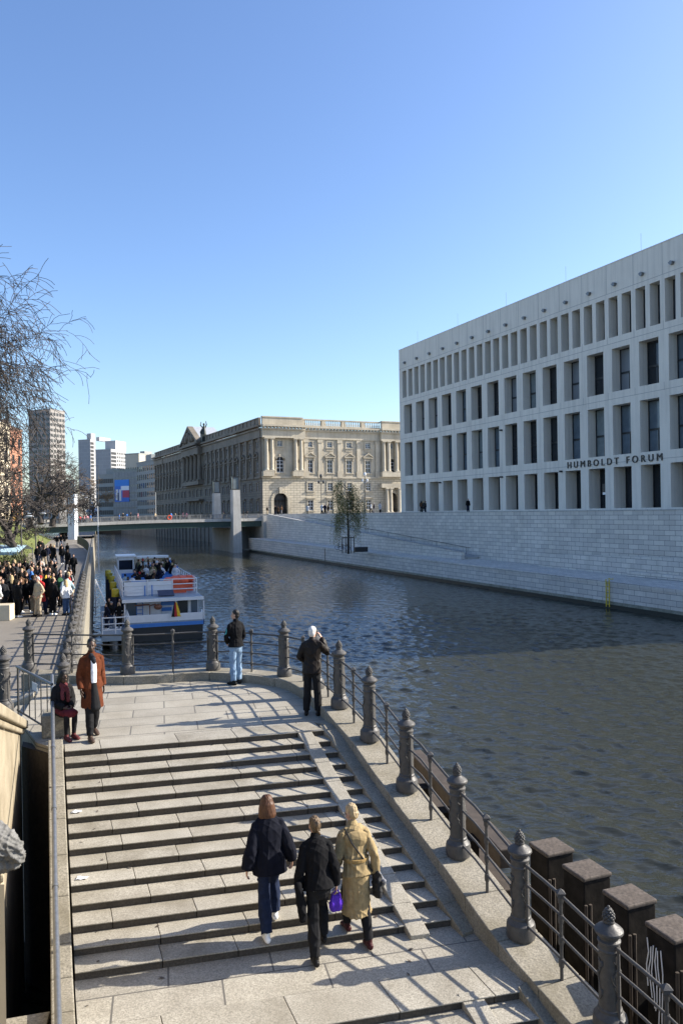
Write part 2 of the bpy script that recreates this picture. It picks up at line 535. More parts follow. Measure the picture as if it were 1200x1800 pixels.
# far bank: quay, walkway, terrace
b = MB()
def qz(t): return 2.2 + .8 * max(0, min(1, t / 125))
TQ = [-90, -40, 0, 30, 60, 90, 118, 123]
pts = [qy(t) for t in TQ] + [qy(t, 6.6) for t in reversed(TQ)]
zt = [qz(t) for t in TQ] + [qz(t) for t in reversed(TQ)]
b.prism(pts, -1, zt)
q = b.build('quay_walkway', [M['terrace_wall'], M['quay_top']], uv=math.atan2(QD.y, QD.x))
for p in q.data.polygons:
    if p.normal.z > .8:
        p.material_index = 1
tag(q, kind='structure')
b = MB()
for i in range(len(TQ) - 1):               # coping stones proud of the wall, and the wet dark foot
    a, c = TQ[i], TQ[i + 1]
    n = max(1, int((c - a) / 2.5))
    for k in range(n):
        t0, t1 = a + (c - a) * k / n, a + (c - a) * (k + 1) / n - .02
        b.prism([qy(t0, -.06), qy(t1, -.06), qy(t1, .55), qy(t0, .55)], [qz(t0) - .22] * 1 + [qz(t1) - .22] * 2 + [qz(t0) - .22], [qz(t0) + .03, qz(t1) + .03, qz(t1) + .03, qz(t0) + .03])
tag(b.build('quay_coping', M['terrace_wall'], uv=math.atan2(QD.y, QD.x)), kind='structure')
b = MB()
b.prism([qy(-90, -.03), qy(123, -.03), qy(123, .1), qy(-90, .1)], -1, .36)
tag(b.build('wet_quay_foot', M['quay_wet']), kind='structure')
b = MB(); b.prism([qy(-90, -.015), qy(123, -.015), qy(123, .1), qy(-90, .1)], .361, .62)
tag(b.build('algae_band', M['algae']), kind='structure')
jt = (atz(589, 990, 0) - Q0).dot(QD)
b = MB(); b.prism([qy(jt, -.035), qy(jt + .22, -.035), qy(jt + .22, .1), qy(jt, .1)], .2, qz(jt) - .1)
tag(b.build('wall_joint', M['quay_wet']), kind='structure')
b = MB()
far = qy(123, 6.6)
b.prism([qy(-90, 6.6), qy(-90, 400), (600, 560), (far.x - 150, 560), (far.x, far.y)], -1, 8.2)
tag(b.build('terrace_ground', M['city'], uv=0), kind='structure')

def long_wall(name, label, t0, t1, off, thick, zb, z0, z1, mat, n=None, cap=None):
    "an upright wall along the far quay with a straight sloping top"
    ro = empty(name, qy(t0, off, zb), label, 'wall')
    b = MB()
    b.prism([qy(t0, off), qy(t1, off), qy(t1, off + thick), qy(t0, off + thick)], zb, [z0, z1, z1, z0])
    b.build('wall_face', mat, ro, uv=math.atan2(QD.y, QD.x))
    if cap:
        b = MB()
        b.prism([qy(t0, off - .05), qy(t1, off - .05), qy(t1, off + thick + .05), qy(t0, off + thick + .05)], [z0, z1, z1, z0], [z0 + cap, z1 + cap, z1 + cap, z0 + cap])
        b.build('coping', M['quay_top'], ro, uv=math.atan2(QD.y, QD.x))
    return ro
long_wall('terrace_wall', 'long pale stone retaining wall below the modern museum building', -90, 123, 6.2, .4, 1.5, 8.2, 8.2, M['terrace_wall'], cap=.1)
long_wall('ramp_wall', 'pale stone wall of the ramp sloping down from the bridge behind the willow', 38, 121, 3.6, .45, 2.0, 3.35, 8.28, M['terrace_wall'], cap=.06)
long_wall('ramp_wall', 'low pale stone ramp wall rising to the right near the yellow ladder', -90, 25, 5.3, .3, 1.6, 6.6, 3.7, M['terrace_wall'])
long_wall('bench_wall', 'long low stone bench at the foot of the terrace wall on the right', -60, 11, 4.6, .5, 1.6, 2.75, 2.75, M['terrace_wall'])
b = MB()
b.prism([qy(38, 4.05), qy(120.5, 4.05), qy(120.5, 6.2), qy(38, 6.2)], 2.0, [2.7, 7.9, 7.9, 2.7])
tag(b.build('ramp_path', M['quay_top'], uv=0), kind='structure')
hb_ = empty('ramp_handrail', qy(60, 6.1, 4), 'dark handrail along the back wall of the quay ramp', 'handrail')
rz_ = lambda t: 2.7 + 5.2 * (t - 38) / 82.5
MB().tube([qy(40, 6.08, rz_(40) + .9), qy(104, 6.08, rz_(104) + .9)], .03, 6).build('rail', M['iron'], hb_)
for k in range(9):
    t_ = 41 + k * 7.6
    MB().tube([qy(t_, 6.08, rz_(t_) - .1), qy(t_, 6.08, rz_(t_) + .9)], .02, 5).build('rail_post', M['iron'], hb_)
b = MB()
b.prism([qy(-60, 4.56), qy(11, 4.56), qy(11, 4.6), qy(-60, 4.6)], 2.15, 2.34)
tag(b.build('shade_strip', M['quay_wet'], bpy.data.objects['bench_wall']))  # dark strip painting the shaded gap along the foot of the bench

# yellow ladder on the quay wall
p = atz(1050, 1071, 0.0)
tl = (p - Q0).dot(QD)
ro = empty('quay_ladder', qy(tl, -.1, 0.1), 'yellow steel ladder fixed to the quay wall above the water', 'ladder')
for s_ in (-.19, .19):
    MB().tube([qy(tl + s_, -.14, .15), qy(tl + s_, -.14, 2.45), qy(tl + s_, .3, 2.5)], .045, 6).build('side_rail', M['yellow'], ro)
for k in range(7):
    MB().tube([qy(tl - .19, -.14, .35 + k * .3), qy(tl + .19, -.14, .35 + k * .3)], .03, 6).build('rung', M['yellow'], ro)

# small stone posts on the walkway
for px, py, lab, kx in ((1055, 1005, 'small pale stone post on the walkway above the yellow ladder', 1), (829, 981, 'pale stone block ending the ramp wall', 1)):
    p = atz(px, py, 2.35)
    ro = empty('stone_post', (p.x, p.y, 2.3), lab, 'post')
    MB().box((p.x, p.y, 2.85), (.42, .42, 1.1), .4).build('shaft', M['terrace_wall'], ro)
    MB().box((p.x, p.y, 3.43), (.46, .46, .06), .4).build('cap_stone', M['frame_dark'], ro)

# ------------------------------------------------------------------ facades
def facade(mb, O, ex, en, L, H, bands, depth=1.0, z0=0.0):
    "a wall sheet from O along ex, outward en, with openings and their reveals; bands=[(zlo,zhi,[(s0,s1,d)])]"
    O, ex, en = V(O), V(ex), V(en)
    def P(s, z, d=0.0): return O + ex * s - en * d + V((0, 0, z))
    z = z0
    for zl, zh, ops in sorted(bands):
        if zl > z:
            mb.quad(P(0, z), P(L, z), P(L, zl), P(0, zl))
        s = 0.0
        for op in sorted(ops):
            a, c = op[0], op[1]
            d = op[2] if len(op) > 2 else depth
            mb.quad(P(s, zl), P(a, zl), P(a, zh), P(s, zh))
            mb.quad(P(a, zl), P(a, zl, d), P(a, zh, d), P(a, zh))
            mb.quad(P(c, zl), P(c, zh), P(c, zh, d), P(c, zl, d))
            mb.quad(P(a, zl), P(c, zl), P(c, zl, d), P(a, zl, d))
            mb.quad(P(a, zh), P(a, zh, d), P(c, zh, d), P(c, zh))
            s = c
        mb.quad(P(s, zl), P(L, zl), P(L, zh), P(s, zh))
        z = zh
    if z < H:
        mb.quad(P(0, z), P(L, z), P(L, H), P(0, H))

def place(o, parent, loc, rz=0.0):
    o.parent = parent
    o.location = loc
    o.rotation_euler = (0, 0, rz)
    return o

# ---- the modern museum building on the right
HX = V((.4148, -.9099, 0)).normalized()
hum = empty('museum_building', (9.4, 121, 8.2), 'large modern grey stone building with rows of deep rectangular window openings', 'building', rz=math.atan2(HX.y, HX.x))
NB = 20
LH = 1.39 + 3.67 * NB + .3
HH = 25.6
row_z = [(.25, 4.5, 1.6), (5.75, 10.9, 1.1), (12.3, 16.75, 1.1)]
slim = (17.95, 22.1, 1.1)
b = MB()
bands = []
for zl, zh, d in row_z:
    bands.append((zl, zh, [(1.39 + 3.67 * i, 1.39 + 3.67 * i + 2.45, d) for i in range(NB)]))
sl = []
for i in range(NB):
    for o_ in (-.37, 1.46):
        sl.append((1.39 + 3.67 * i + o_, 1.39 + 3.67 * i + o_ + 1.27, 1.1))
bands.append((slim[0], slim[1], sl))
facade(b, (0, 0, 0), (1, 0, 0), (0, -1, 0), LH, HH, bands)
W_ = 60
b.quad((0, 0, 0), (0, 0, HH), (0, W_, HH), (0, W_, 0))
b.quad((LH, 0, 0), (LH, W_, 0), (LH, W_, HH), (LH, 0, HH))
b.quad((0, W_, 0), (0, W_, HH), (LH, W_, HH), (LH, W_, 0))
b.quad((0, 0, HH - .6), (LH, 0, HH - .6), (LH, W_, HH - .6), (0, W_, HH - .6))
b.quad((0, .9, HH), (LH, .9, HH), (LH, .9, HH - .6), (0, .9, HH - .6))
b.quad((0, 0, HH), (LH, 0, HH), (LH, .9, HH), (0, .9, HH))
wall = b.build('wall', M['concrete'], hum, local=True)
b = MB()
for i in range(NB + 1):                    # fine panel joints, each a shallow dark line standing 3 mm proud
    s = 1.39 + 3.67 * i - .61
    b.obox((s - .02, -.003, 22.6), (.04, 0, 0), (0, .003, 0), (0, 0, HH - 22.6))
for z in (4.95, 11.55, 17.3, 22.55):
    b.obox((.0, -.003, z), (LH, 0, 0), (0, .003, 0), (0, 0, .04))
for i in range(NB):
    for zl, zh, d in row_z[1:]:
        b.obox((1.39 + 3.67 * i + 3.05, -.003, zh + .6), (.035, 0, 0), (0, .003, 0), (0, 0, .78))
b.build('panel_joint', plain('joint_grey', (.27, .265, .26), .8), hum, local=True)
b = MB()
b.obox((-.04, -.05, HH), (LH + .08, 0, 0), (0, 1.0, 0), (0, 0, .07))
b.build('roof_edge', M['white'], hum, local=True)
def hum_window(w, h, transom, d):
    f = MB()
    t = .11
    for s in (0, w - t):
        f.obox((s, 0, 0), (t, 0, 0), (0, .12, 0), (0, 0, h))
    for z in (0, h - t):
        f.obox((t, 0, z), (w - 2 * t, 0, 0), (0, .12, 0), (0, 0, t))
    if transom:
        f.obox((t, -.01, h * transom), (w - 2 * t, 0, 0), (0, .13, 0), (0, 0, .2))
        f.obox((w * .5, -.005, t), (.05, 0, 0), (0, .1, 0), (0, 0, h * transom - t))
    p = MB()
    p.quad((t, .07, t), (w - t, .07, t), (w - t, .07, h - t), (t, .07, h - t))
    fo = f.build('window', M['frame_dark'], None)
    po = p.build('pane', M['blind'], fo)
    return fo
rng = random.Random(4)
first = {}
for r, (zl, zh, d) in enumerate(row_z):
    for i in range(NB):
        key = r
        if key not in first:
            o = first[key] = hum_window(2.45, zh - zl, .42 if r else 0, d)
        else:
            o = copy_tree(first[key])
        place(o, hum, (1.39 + 3.67 * i, d, zl))
        pane = o.children[0] if o.children else None
        if pane and r and rng.random() < .35:
            pane.material_slots[0].link = 'OBJECT'
            pane.material_slots[0].material = rng.choice((M['glass_blue'], M['frame_dark'], M['lamp_glass']))
        elif pane and (r == 0 or rng.random() < .3):
            pane.material_slots[0].link = 'OBJECT'
            pane.material_slots[0].material = M['glass']
wt = None
for (a, c, d) in sl:
    if wt is None:
        wt = hum_window(1.27, slim[1] - slim[0], 0, d); o = wt
    else:
        o = copy_tree(wt)
    place(o, hum, (a, d, slim[0]))
dl = None
for i in range(NB):
    if dl is None:
        g = MB()
        g.tube([(0, .05, 0), (0, -.32, 0)], [.2, .2], 10, ref=V((1, 0, 0)))
        g.obox((-.24, -.36, .02), (.48, 0, 0), (0, .36, 0), (0, 0, .06))
        dl = g.build('downlight', M['steel_pipe'], None, smooth=40); o = dl
    else:
        o = copy_tree(dl)
    place(o, hum, (1.39 + 3.67 * i + .6, 0, 23.3))
for i in range(1, NB, 3):
    o = MB().tube([(0, 0, 0), (0, 0, 2.0)], .012, 5).build('lightning_rod', M['iron'], None)
    place(o, hum, (1.39 + 3.67 * i, .5, HH))
for i, z, s_ in ((2, 4.2, 3.0), (6, 4.3, 2.9), (9, 4.4, 3.0), (6, 10.2, 2.95)):
    o = MB().obox((0, -.35, 0), (.2, 0, 0), (0, .35, 0), (0, 0, .2)).build('camera_bracket', M['frame_dark'], None)
    place(o, hum, (1.39 + 3.67 * i + s_, 0, z))
cu = bpy.data.curves.new('lettering', 'FONT')
cu.body = "HUMBOLDT FORUM"
cu.size = 1.02
cu.space_character = 1.62
cu.space_word = 1.25
cu.extrude = .05
cu.materials.append(M['frame_dark'])
o = bpy.data.objects.new('lettering', cu)
COL.objects.link(o)
o.parent = hum
o.location = (38.45, -.06, 4.78)
dg_ = bpy.context.evaluated_depsgraph_get()
lme = bpy.data.meshes.new_from_object(o.evaluated_get(dg_))
bpy.data.objects.remove(o)
o = link('lettering', lme, hum)
o.location = (38.45, -.06, 4.78)
o.rotation_euler = (rad(90), 0, 0)
# spotlight standing in one of the ground floor openings
sp = empty('spotlight', hum.matrix_basis @ V((43.6, .8, .25)), 'black spotlight box on a stand in a ground floor opening under the lettering', 'spotlight', rz=hum.rotation_euler.z)
MB().obox((-.35, -.3, 1.5), (.7, 0, 0), (0, .6, 0), (0, 0, 1.1)).build('housing', M['frame_dark'], sp, local=True)
MB().obox((-.25, -.36, 1.45), (.5, 0, 0), (0, .06, 0), (0, 0, .25)).build('lens', M['white'], sp, local=True)
MB().tube([(0, 0, 0), (0, 0, 1.5)], .09, 8).build('stand', M['frame_dark'], sp, local=True)

# ---- the old palace beyond the bridge
PX = V((math.cos(rad(26)), math.sin(rad(26)), 0))
PY = V((-PX.y, PX.x, 0))
pal = empty('palace_building', (-19.8, 194, 8.0), 'old sandstone palace with columns, balustrade and a sunlit front beyond the bridge', 'building', rz=rad(26))
rd = V((-.441, .897, 0)).normalized()
rl = V((rd.dot(PX), rd.dot(PY), 0))        # river front, away from the corner, in palace axes
rx = -rl                                   # towards the corner
ri = V((-rx.y, rx.x, 0))                   # inward
RL = 119.5
FL = 44.0
PH = 22.2
def win_mesh(w, h, arch=False, ped=False, name='window', mat=None, sill=True, hood=False):
    "stone surround with frame and pane as sub-parts; opening bottom centre at the origin"
    mat = mat or M['palace']
    s = MB()
    t = .32
    for x in (-w / 2 - t, w / 2):
        s.obox((x, -.14, -.1), (t, 0, 0), (0, .14, 0), (0, 0, h + .1))
    if sill:
        s.obox((-w / 2 - .5, -.3, -.35), (w + 1, 0, 0), (0, .3, 0), (0, 0, .24))
        s.obox((-w / 2 - .3, -.12, -1.05), (w + .6, 0, 0), (0, .12, 0), (0, 0, .68))
    if arch:
        n, r0, r1 = 10, w / 2, w / 2 + t
        hs = h - w / 2
        pr_ = [(math.cos(math.pi * k / n), math.sin(math.pi * k / n)) for k in range(n + 1)]
        for k in range(n):
            (c0, s0), (c1, s1) = pr_[k], pr_[k + 1]
            f = [(r0 * c0, -.14, hs + r0 * s0), (r1 * c0, -.14, hs + r1 * s0), (r1 * c1, -.14, hs + r1 * s1), (r0 * c1, -.14, hs + r0 * s1)]
            g = [(x, .02, z) for x, y, z in f]
            s.add(f + g, [(0, 1, 2, 3), (1, 5, 6, 2), (0, 3, 7, 4)])
        s.obox((-.28, -.3, h - .1), (.56, 0, 0), (0, .3, 0), (0, 0, .75))
    else:
        s.obox((-w / 2 - t, -.16, h), (w + 2 * t, 0, 0), (0, .16, 0), (0, 0, .34))
    if ped:
        z = h + .6
        s.obox((-w / 2 - .7, -.55, z), (w + 1.4, 0, 0), (0, .55, 0), (0, 0, .22))
        a = w / 2 + .75
        for sg in (-1, 1):
            s.add([(sg * a, -.5, z + .22), (0, -.5, z + 1.15), (0, -.5, z + 1.45), (sg * a, -.5, z + .45),
                   (sg * a, 0, z + .22), (0, 0, z + 1.15), (0, 0, z + 1.45), (sg * a, 0, z + .45)],
                  [(0, 1, 2, 3), (3, 2, 6, 7), (0, 4, 5, 1), (0, 3, 7, 4)])
        s.add([(-a, -.1, z + .2), (a, -.1, z + .2), (0, -.1, z + 1.3)], [(0, 1, 2)])
        for sg in (-1, 1):
            s.obox((sg * (w / 2 + .3) - .15, -.4, h - .2), (.3, 0, 0), (0, .4, 0), (0, 0, .8))
    if hood:
        s.obox((-w / 2 - .6, -.5, h + .42), (w + 1.2, 0, 0), (0, .5, 0), (0, 0, .25))
    so = s.build(name, mat, None)
    f = MB()
    k = .12
    hh = h - (w / 2 if arch else 0)
    for x in (-w / 2, w / 2 - k, -k / 2):
        f.obox((x, .18, 0), (k, 0, 0), (0, .1, 0), (0, 0, h if abs(x) < .1 and arch else hh))
    for z in (0, hh * .36, hh * .68, hh - k):
        f.obox((-w / 2, .19, z), (w, 0, 0), (0, .08, 0), (0, 0, k))
    f.build('frame', M['offwhite'], so)
    p = MB()
    if arch:
        a_ = [(w / 2 * math.cos(math.pi * j / 10), .24, hh + w / 2 * math.sin(math.pi * j / 10)) for j in range(11)]
        p.add([(-w / 2, .24, 0), (w / 2, .24, 0)] + a_, [tuple(range(13))])
    else:
        p.quad((-w / 2, .24, 0), (w / 2, .24, 0), (w / 2, .24, h), (-w / 2, .24, h))
    p.build('pane', M['glass'], so)
    return so
# front: positions along the facade taken as fractions of its visible 40.5 m
fx = lambda px: (px - 462) / 243.0 * 40.5
b1, b2 = MB(), MB()
cols = [fx(x) for x in (541, 575, 609, 643)]
arc = [fx(491), fx(686)]
DO = .5
lower = [(1.1, 3.7, [(c - .95, c + .95, DO) for c in cols] + [(a - 1.9, a + 1.9, 1.2) for a in arc])]
bl = [(0.0, 1.1, [(a - 1.9, a + 1.9, 1.2) for a in arc]),
      (1.1, 3.7, [(c - .75, c + .75, DO) for c in cols] + [(a - 1.9, a + 1.9, 1.2) for a in arc]),
      (3.7, 5.6, [(a - 1.9, a + 1.9, 1.2) for a in arc]),
      (6.2, 8.25, [(c - .75, c + .75, DO) for c in cols])]
facade(b1, (0, 0, 0), (1, 0, 0), (0, -1, 0), FL, 9.4, bl)
bu = [(10.9, 14.2, [(c - .8, c + .8, DO) for c in cols] + [(a - 1.0, a + 1.0, DO) for a in arc]),
      (14.2, 14.9, [(a - 1.0, a + 1.0, DO) for a in arc]),
      (17.6, 18.95, [(c - .75, c + .75, DO) for c in cols] + [(a - .7, a + .7, DO) for a in arc])]
facade(b2, (0, 0, 0), (1, 0, 0), (0, -1, 0), FL, PH, bu, z0=9.4)
b1.build('ground_wall', M['palace_rust'], pal, uv=0, local=True)
b2.build('upper_wall', M['palace'], pal, local=True)
# arch spandrels over the two doorways
for a in arc:
    n = 12
    g = MB()
    r = 1.9
    g.add([(a - r, -.0, 5.6)] + [(a + r * math.cos(math.pi - math.pi * k / n), .0, 3.7 + r * math.sin(math.pi * k / n)) for k in range(n + 1)] + [(a + r, 0, 5.6)], [tuple(range(n + 3))])
    g.build('arch_head', M['palace_rust'], pal, uv=0, local=True)
    g = MB()
    for k in range(n):
        t0, t1 = math.pi * k / n, math.pi * (k + 1) / n - .03
        f = [(a + rr * math.cos(tt), -.16, 3.7 + rr * math.sin(tt)) for rr, tt in ((r, t0), (r + .75, t0), (r + .75, t1), (r, t1))]
        g.add(f + [(x, .05, z) for x, y, z in f], [(0, 1, 2, 3), (0, 4, 5, 1), (1, 5, 6, 2), (2, 6, 7, 3), (3, 7, 4, 0)])
    for sg in (-1, 1):
        g.obox((a + sg * (r + .375) - .375, -.16, 0), (.75, 0, 0), (0, .16, 0), (0, 0, 3.7))
    g.obox((a - .45, -.45, 5.5), (.9, 0, 0), (0, .45, 0), (0, 0, 1.6))
    g.build('arch_surround', M['palace'], pal, local=True)
    g = MB()
    g.add([(a - r, 1.1, 0), (a + r, 1.1, 0)] + [(a + r * math.cos(math.pi * k / n), 1.1, 3.7 + r * math.sin(math.pi * k / n)) for k in range(n + 1)], [tuple(range(n + 3))])
    for k in range(5):
        g.obox((a - 1.9 + k * .9, 1.0, 0), (.14, 0, 0), (0, .1, 0), (0, 0, 3.7))
    g.build('gate', M['frame_dark'] if a < 20 else M['palace_dark'], pal, local=True)
wins = {}
def pw(key, par, loc, rz=0, **kw):
    if key not in wins:
        wins[key] = win_mesh(**kw); o = wins[key]
    else:
        o = copy_tree(wins[key])
    return place(o, par, loc, rz)
for c in cols:
    pw('g', pal, (c, 0, 1.1), w=1.5, h=2.6, hood=True)
    pw('m', pal, (c, 0, 6.2), w=1.5, h=2.05)
    pw('p', pal, (c, 0, 10.9), w=1.6, h=3.3, ped=True)
    pw('t', pal, (c, 0, 17.6), w=1.5, h=1.35)
for a in arc:
    pw('a', pal, (a, 0, 10.9), w=2.0, h=4.0, arch=True)
    pw('t2', pal, (a, 0, 17.6), w=1.4, h=1.35)
def column(h, r):
    c = MB()
    c.box((0, 0, .15), (r * 2.6, r * 2.6, .3))
    c.lathe([(r * 1.25, .3), (r * 1.25, .5), (r * 1.02, .6), (r, .9), (r * .98, h * .5), (r * .84, h - 1.1), (r * .95, h - .95), (r * .85, h - .85), (r * 1.15, h - .3)], 14)
    c.box((0, 0, h - .15), (r * 2.7, r * 2.7, .3))
    return c
ct = None
for px in (467.5, 476, 515, 524, 670, 679, 694, 702):
    if ct is None:
        ct = column(8.5, .52).build('column', M['palace'], None, smooth=50); o = ct
    else:
        o = copy_tree(ct)
    place(o, pal, (fx(px), -.75, 11.1))
c2 = None
for px in (675, 682, 698):
    if c2 is None:
        c2 = column(6.9, .48).build('column', M['palace'], None, smooth=50); o = c2
    else:
        o = copy_tree(c2)
    place(o, pal, (fx(px), -.8, 0))
pt = None
for px in (534, 558, 592, 626, 660):
    if pt is None:
        g = MB()
        g.obox((-.55, -.28, 0), (1.1, 0, 0), (0, .28, 0), (0, 0, 8.3))
        g.obox((-.75, -.42, 7.6), (1.5, 0, 0), (0, .42, 0), (0, 0, .8))
        g.obox((-.75, -.4, -1.6), (1.5, 0, 0), (0, .4, 0), (0, 0, 1.75))
        pt = g.build('pilaster', M['palace'], None); o = pt
    else:
        o = copy_tree(pt)
    place(o, pal, (fx(px), 0, 11.1))
g = MB()
g.obox((-.25, -.35, 9.35), (FL, 0, 0), (0, .35, 0), (0, 0, .5))
for x0, x1, d in ((fx(462) - .3, fx(530), 1.35), (fx(664), FL, 1.35), (fx(530), fx(664), .35)):
    g.obox((x0, -d, 19.6), (x1 - x0 - .002, 0, 0), (0, d, 0), (0, 0, 2.0))
    g.obox((x0 - .1, -d - .45, 21.6), (x1 - x0 + .05, 0, 0), (0, d + .45, 0), (0, 0, .35))
    g.obox((x0 - .15, -d - .9, 22.35), (x1 - x0 + .1, 0, 0), (0, d + .9, 0), (0, 0, .45))
    k = x0
    while k < x1 - .4:
        g.obox((k, -d - .7, 21.96), (.42, 0, 0), (0, .7, 0), (0, 0, .38))
        k += .95
for x0, x1 in ((fx(462), fx(480)), (fx(510), fx(528)), (fx(666), fx(706))):
    g.obox((x0 - .2, -1.4, 9.86), (x1 - x0, 0, 0), (0, 1.4, 0), (0, 0, 1.24))
g.obox((fx(664), -1.3, 6.9), (FL - fx(664), 0, 0), (0, 1.3, 0), (0, 0, 1.1))
g.build('cornice', M['palace'], pal, local=True)
g = MB()
for x0, x1 in ((-.1, fx(527)), (fx(667), FL)):
    g.obox((x0, -.9, 22.8), (x1 - x0, 0, 0), (0, .8, 0), (0, 0, 1.9))
    g.obox((x0 - .1, -1.05, 24.7), (x1 - x0 + .2, 0, 0), (0, 1.0, 0), (0, 0, .3))
x = fx(527)
sec = (fx(667) - fx(527)) / 4
for k in range(4):
    x0 = fx(527) + k * sec
    g.obox((x0, .05, 22.8), (1.0, 0, 0), (0, .6, 0), (0, 0, 1.9))
    g.obox((x0 + 1.002, .1, 22.8), (sec - 1.0, 0, 0), (0, .5, 0), (0, 0, .4))
    g.obox((x0, .0, 24.5), (sec, 0, 0), (0, .7, 0), (0, 0, .32))
    m = 9
    for j in range(m):
        g.lathe([(.1, 0), (.19, .35), (.09, .9), (.13, 1.3)], 8, (x0 + 1.3 + (sec - 1.5) * j / (m - 1), .35, 23.2))
g.build('balustrade', M['palace'], pal, local=True)
# river front
g1, g2 = MB(), MB()
def rp(t, out=0.0, z=0.0):                 # t from the corner along the river
    p = rl * t - ri * out
    return V((p.x, p.y, z))
def bays(a, c, n): return [a + (c - a) * (k + .5) / n for k in range(n)]
R = bays(1, 16.5, 3) + bays(17.5, 52, 8) + bays(53.5, 71.6, 4) + bays(73, 105, 7) + bays(106.5, 118.5, 3)
rxv, env = rx, -ri
O_ = rl * RL
inv = lambda t: RL - t
facade(g1, O_, rxv, env, RL, 9.4, [(1.1, 3.7, [(inv(t) - .7, inv(t) + .7, .5) for t in R]), (6.2, 8.25, [(inv(t) - .7, inv(t) + .7, .5) for t in R])], z0=-.0)
facade(g2, O_, rxv, env, RL, PH, [(10.9, 14.2, [(inv(t) - .75, inv(t) + .75, .5) for t in R]), (17.2, 18.9, [(inv(t) - .7, inv(t) + .7, .5) for t in R])], z0=9.4)
g1.build('ground_wall', M['palace_dark_rust'], pal, uv=0, local=True)
g2.build('upper_wall', M['palace_dark'], pal, local=True)
ang = math.atan2(rx.y, rx.x)
for t in R:
    p = rl * t
    pw('rg', pal, (p.x, p.y, 1.1), ang, w=1.4, h=2.6, hood=True, mat=M['palace_dark'])
    pw('rp', pal, (p.x, p.y, 10.9), ang, w=1.5, h=3.3, ped=True, mat=M['palace_dark'])
    pw('rm', pal, (p.x, p.y, 6.2), ang, w=1.4, h=2.05, sill=False, mat=M['palace_dark'])
    pw('rt', pal, (p.x, p.y, 17.2), ang, w=1.4, h=1.7, sill=False, mat=M['palace_dark'])
pt = None
edges = [.7, 5.8, 11, 16] + [17.5 + 34.5 * k / 8 for k in range(1, 8)] + [73 + 32 * k / 7 for k in range(1, 7)] + [105.5, 110.5, 114.5, 118.8]
for t in edges:
    if pt is None:
        q_ = MB()
        q_.obox((-.5, -.5, 0), (1.0, 0, 0), (0, .5, 0), (0, 0, 8.4))
        q_.obox((-.65, -.62, 7.6), (1.3, 0, 0), (0, .62, 0), (0, 0, .8))
        q_.obox((-.65, -.6, -1.6), (1.3, 0, 0), (0, .6, 0), (0, 0, 1.75))
        pt = q_.build('pilaster', M['palace_dark'], None); o = pt
    else:
        o = copy_tree(pt)
    p = rl * t
    place(o, pal, (p.x, p.y, 11.1), ang)
cc = None
for k in range(5):
    if cc is None:
        cc = column(8.5, .7).build('column', M['palace_dark'], None, smooth=50); o = cc
    else:
        o = copy_tree(cc)
    place(o, pal, rp(53.2 + 18.6 * k / 4, 1.1, 11.1), ang)
def strip(mb, t0, t1, out, z, h, back=0.0):
    a, c = rp(t0, out, z), rp(t1, out, z)
    mb.obox(c, a - c, ri * (out + back), (0, 0, h))
g = MB()
strip(g, -.25, RL, .35, 9.35, .5)
for t0, t1, d in ((-.3, 16.9, .7), (16.905, 52.4, .4), (52.405, 72.6, 1.9), (72.605, 105.4, .4), (105.405, RL, .7)):
    strip(g, t0, t1, d, 19.6, 2.0)
    strip(g, t0, t1, d + .4, 21.6, .4)
    strip(g, t0, t1, d + .9, 22.3, .5)
strip(g, 52.4, 72.6, 1.9, 9.86, 1.24)
strip(g, 52.4, 72.6, 1.8, 4.8, .5)
g.build('cornice', M['palace_dark'], pal, local=True)
g = MB()
strip(g, 1.2, RL, .4, 22.8, .5, .3)
strip(g, 1.2, RL, .45, 24.55, .3, .3)
k = 1.2
while k < RL - 1:
    strip(g, k, k + 1.6, .35, 23.3, 1.25, .2)
    k += 3.1
g2_ = MB()
strip(g, 1.2, RL, .2, 23.3, 1.25, .0)
g.build('balustrade', M['palace_dark'], pal, local=True)
# gable over the middle of the river front, with its zinc roof and statue group
g = MB()
a, c, m = rp(73.2, 2.4, 22.8), rp(51.8, 2.4, 22.8), rp(62.5, 2.4, 28.3)
back = ri * 9
for (p0, p1) in ((a, m), (m, c)):
    n_ = V((0, 0, .8))
    g.add([p0, p1, p1 + n_, p0 + n_] + [x + back * .2 for x in (p0, p1, p1 + n_, p0 + n_)], [(0, 1, 2, 3), (3, 2, 6, 7), (4, 7, 6, 5), (0, 3, 7, 4), (1, 5, 6, 2)])
g.add([a + ri * .5, c + ri * .5, m + ri * .5], [(0, 1, 2)])
for k in range(5):
    g.ell(rp(57 + k * 2.6, 2.2, 24.4 + (1.4 if k == 2 else .4)), (.8, .8, 1.3), 8, 6)
g.build('pediment', M['palace_dark'], pal, local=True)
g = MB()
g.add([a + V((0, 0, .75)), m + V((0, 0, .75)), c + V((0, 0, .75)), a + back + V((0, 0, .75)), m + back + V((0, 0, .75)), c + back + V((0, 0, .75))], [(0, 1, 4, 3), (1, 2, 5, 4), (3, 4, 5)])
g.build('gable_roof', M['lead_roof'], pal, local=True)
g = MB()
st = rp(50.2, .4, 22.8)
g.obox(st + V((-.9, -.9, 0)), (1.8, 0, 0), (0, 1.8, 0), (0, 0, 2.4))
g.limb([st + V((0, 0, 2.3)), st + V((0, 0, 3.6)), st + V((0, 0, 4.9))], [.75, .6, .35], 8)
g.ell(st + V((0, 0, 5.6)), (.35, .35, .45), 8, 6)
g.limb([st + V((.4, 0, 4.6)), st + V((.9, .2, 5.6)), st + V((.7, .2, 6.6))], [.2, .17, .12], 6)
g.limb([st + V((-.4, 0, 4.6)), st + V((-1.0, .2, 5.3)), st + V((-.8, .2, 6.3))], [.2, .17, .12], 6)
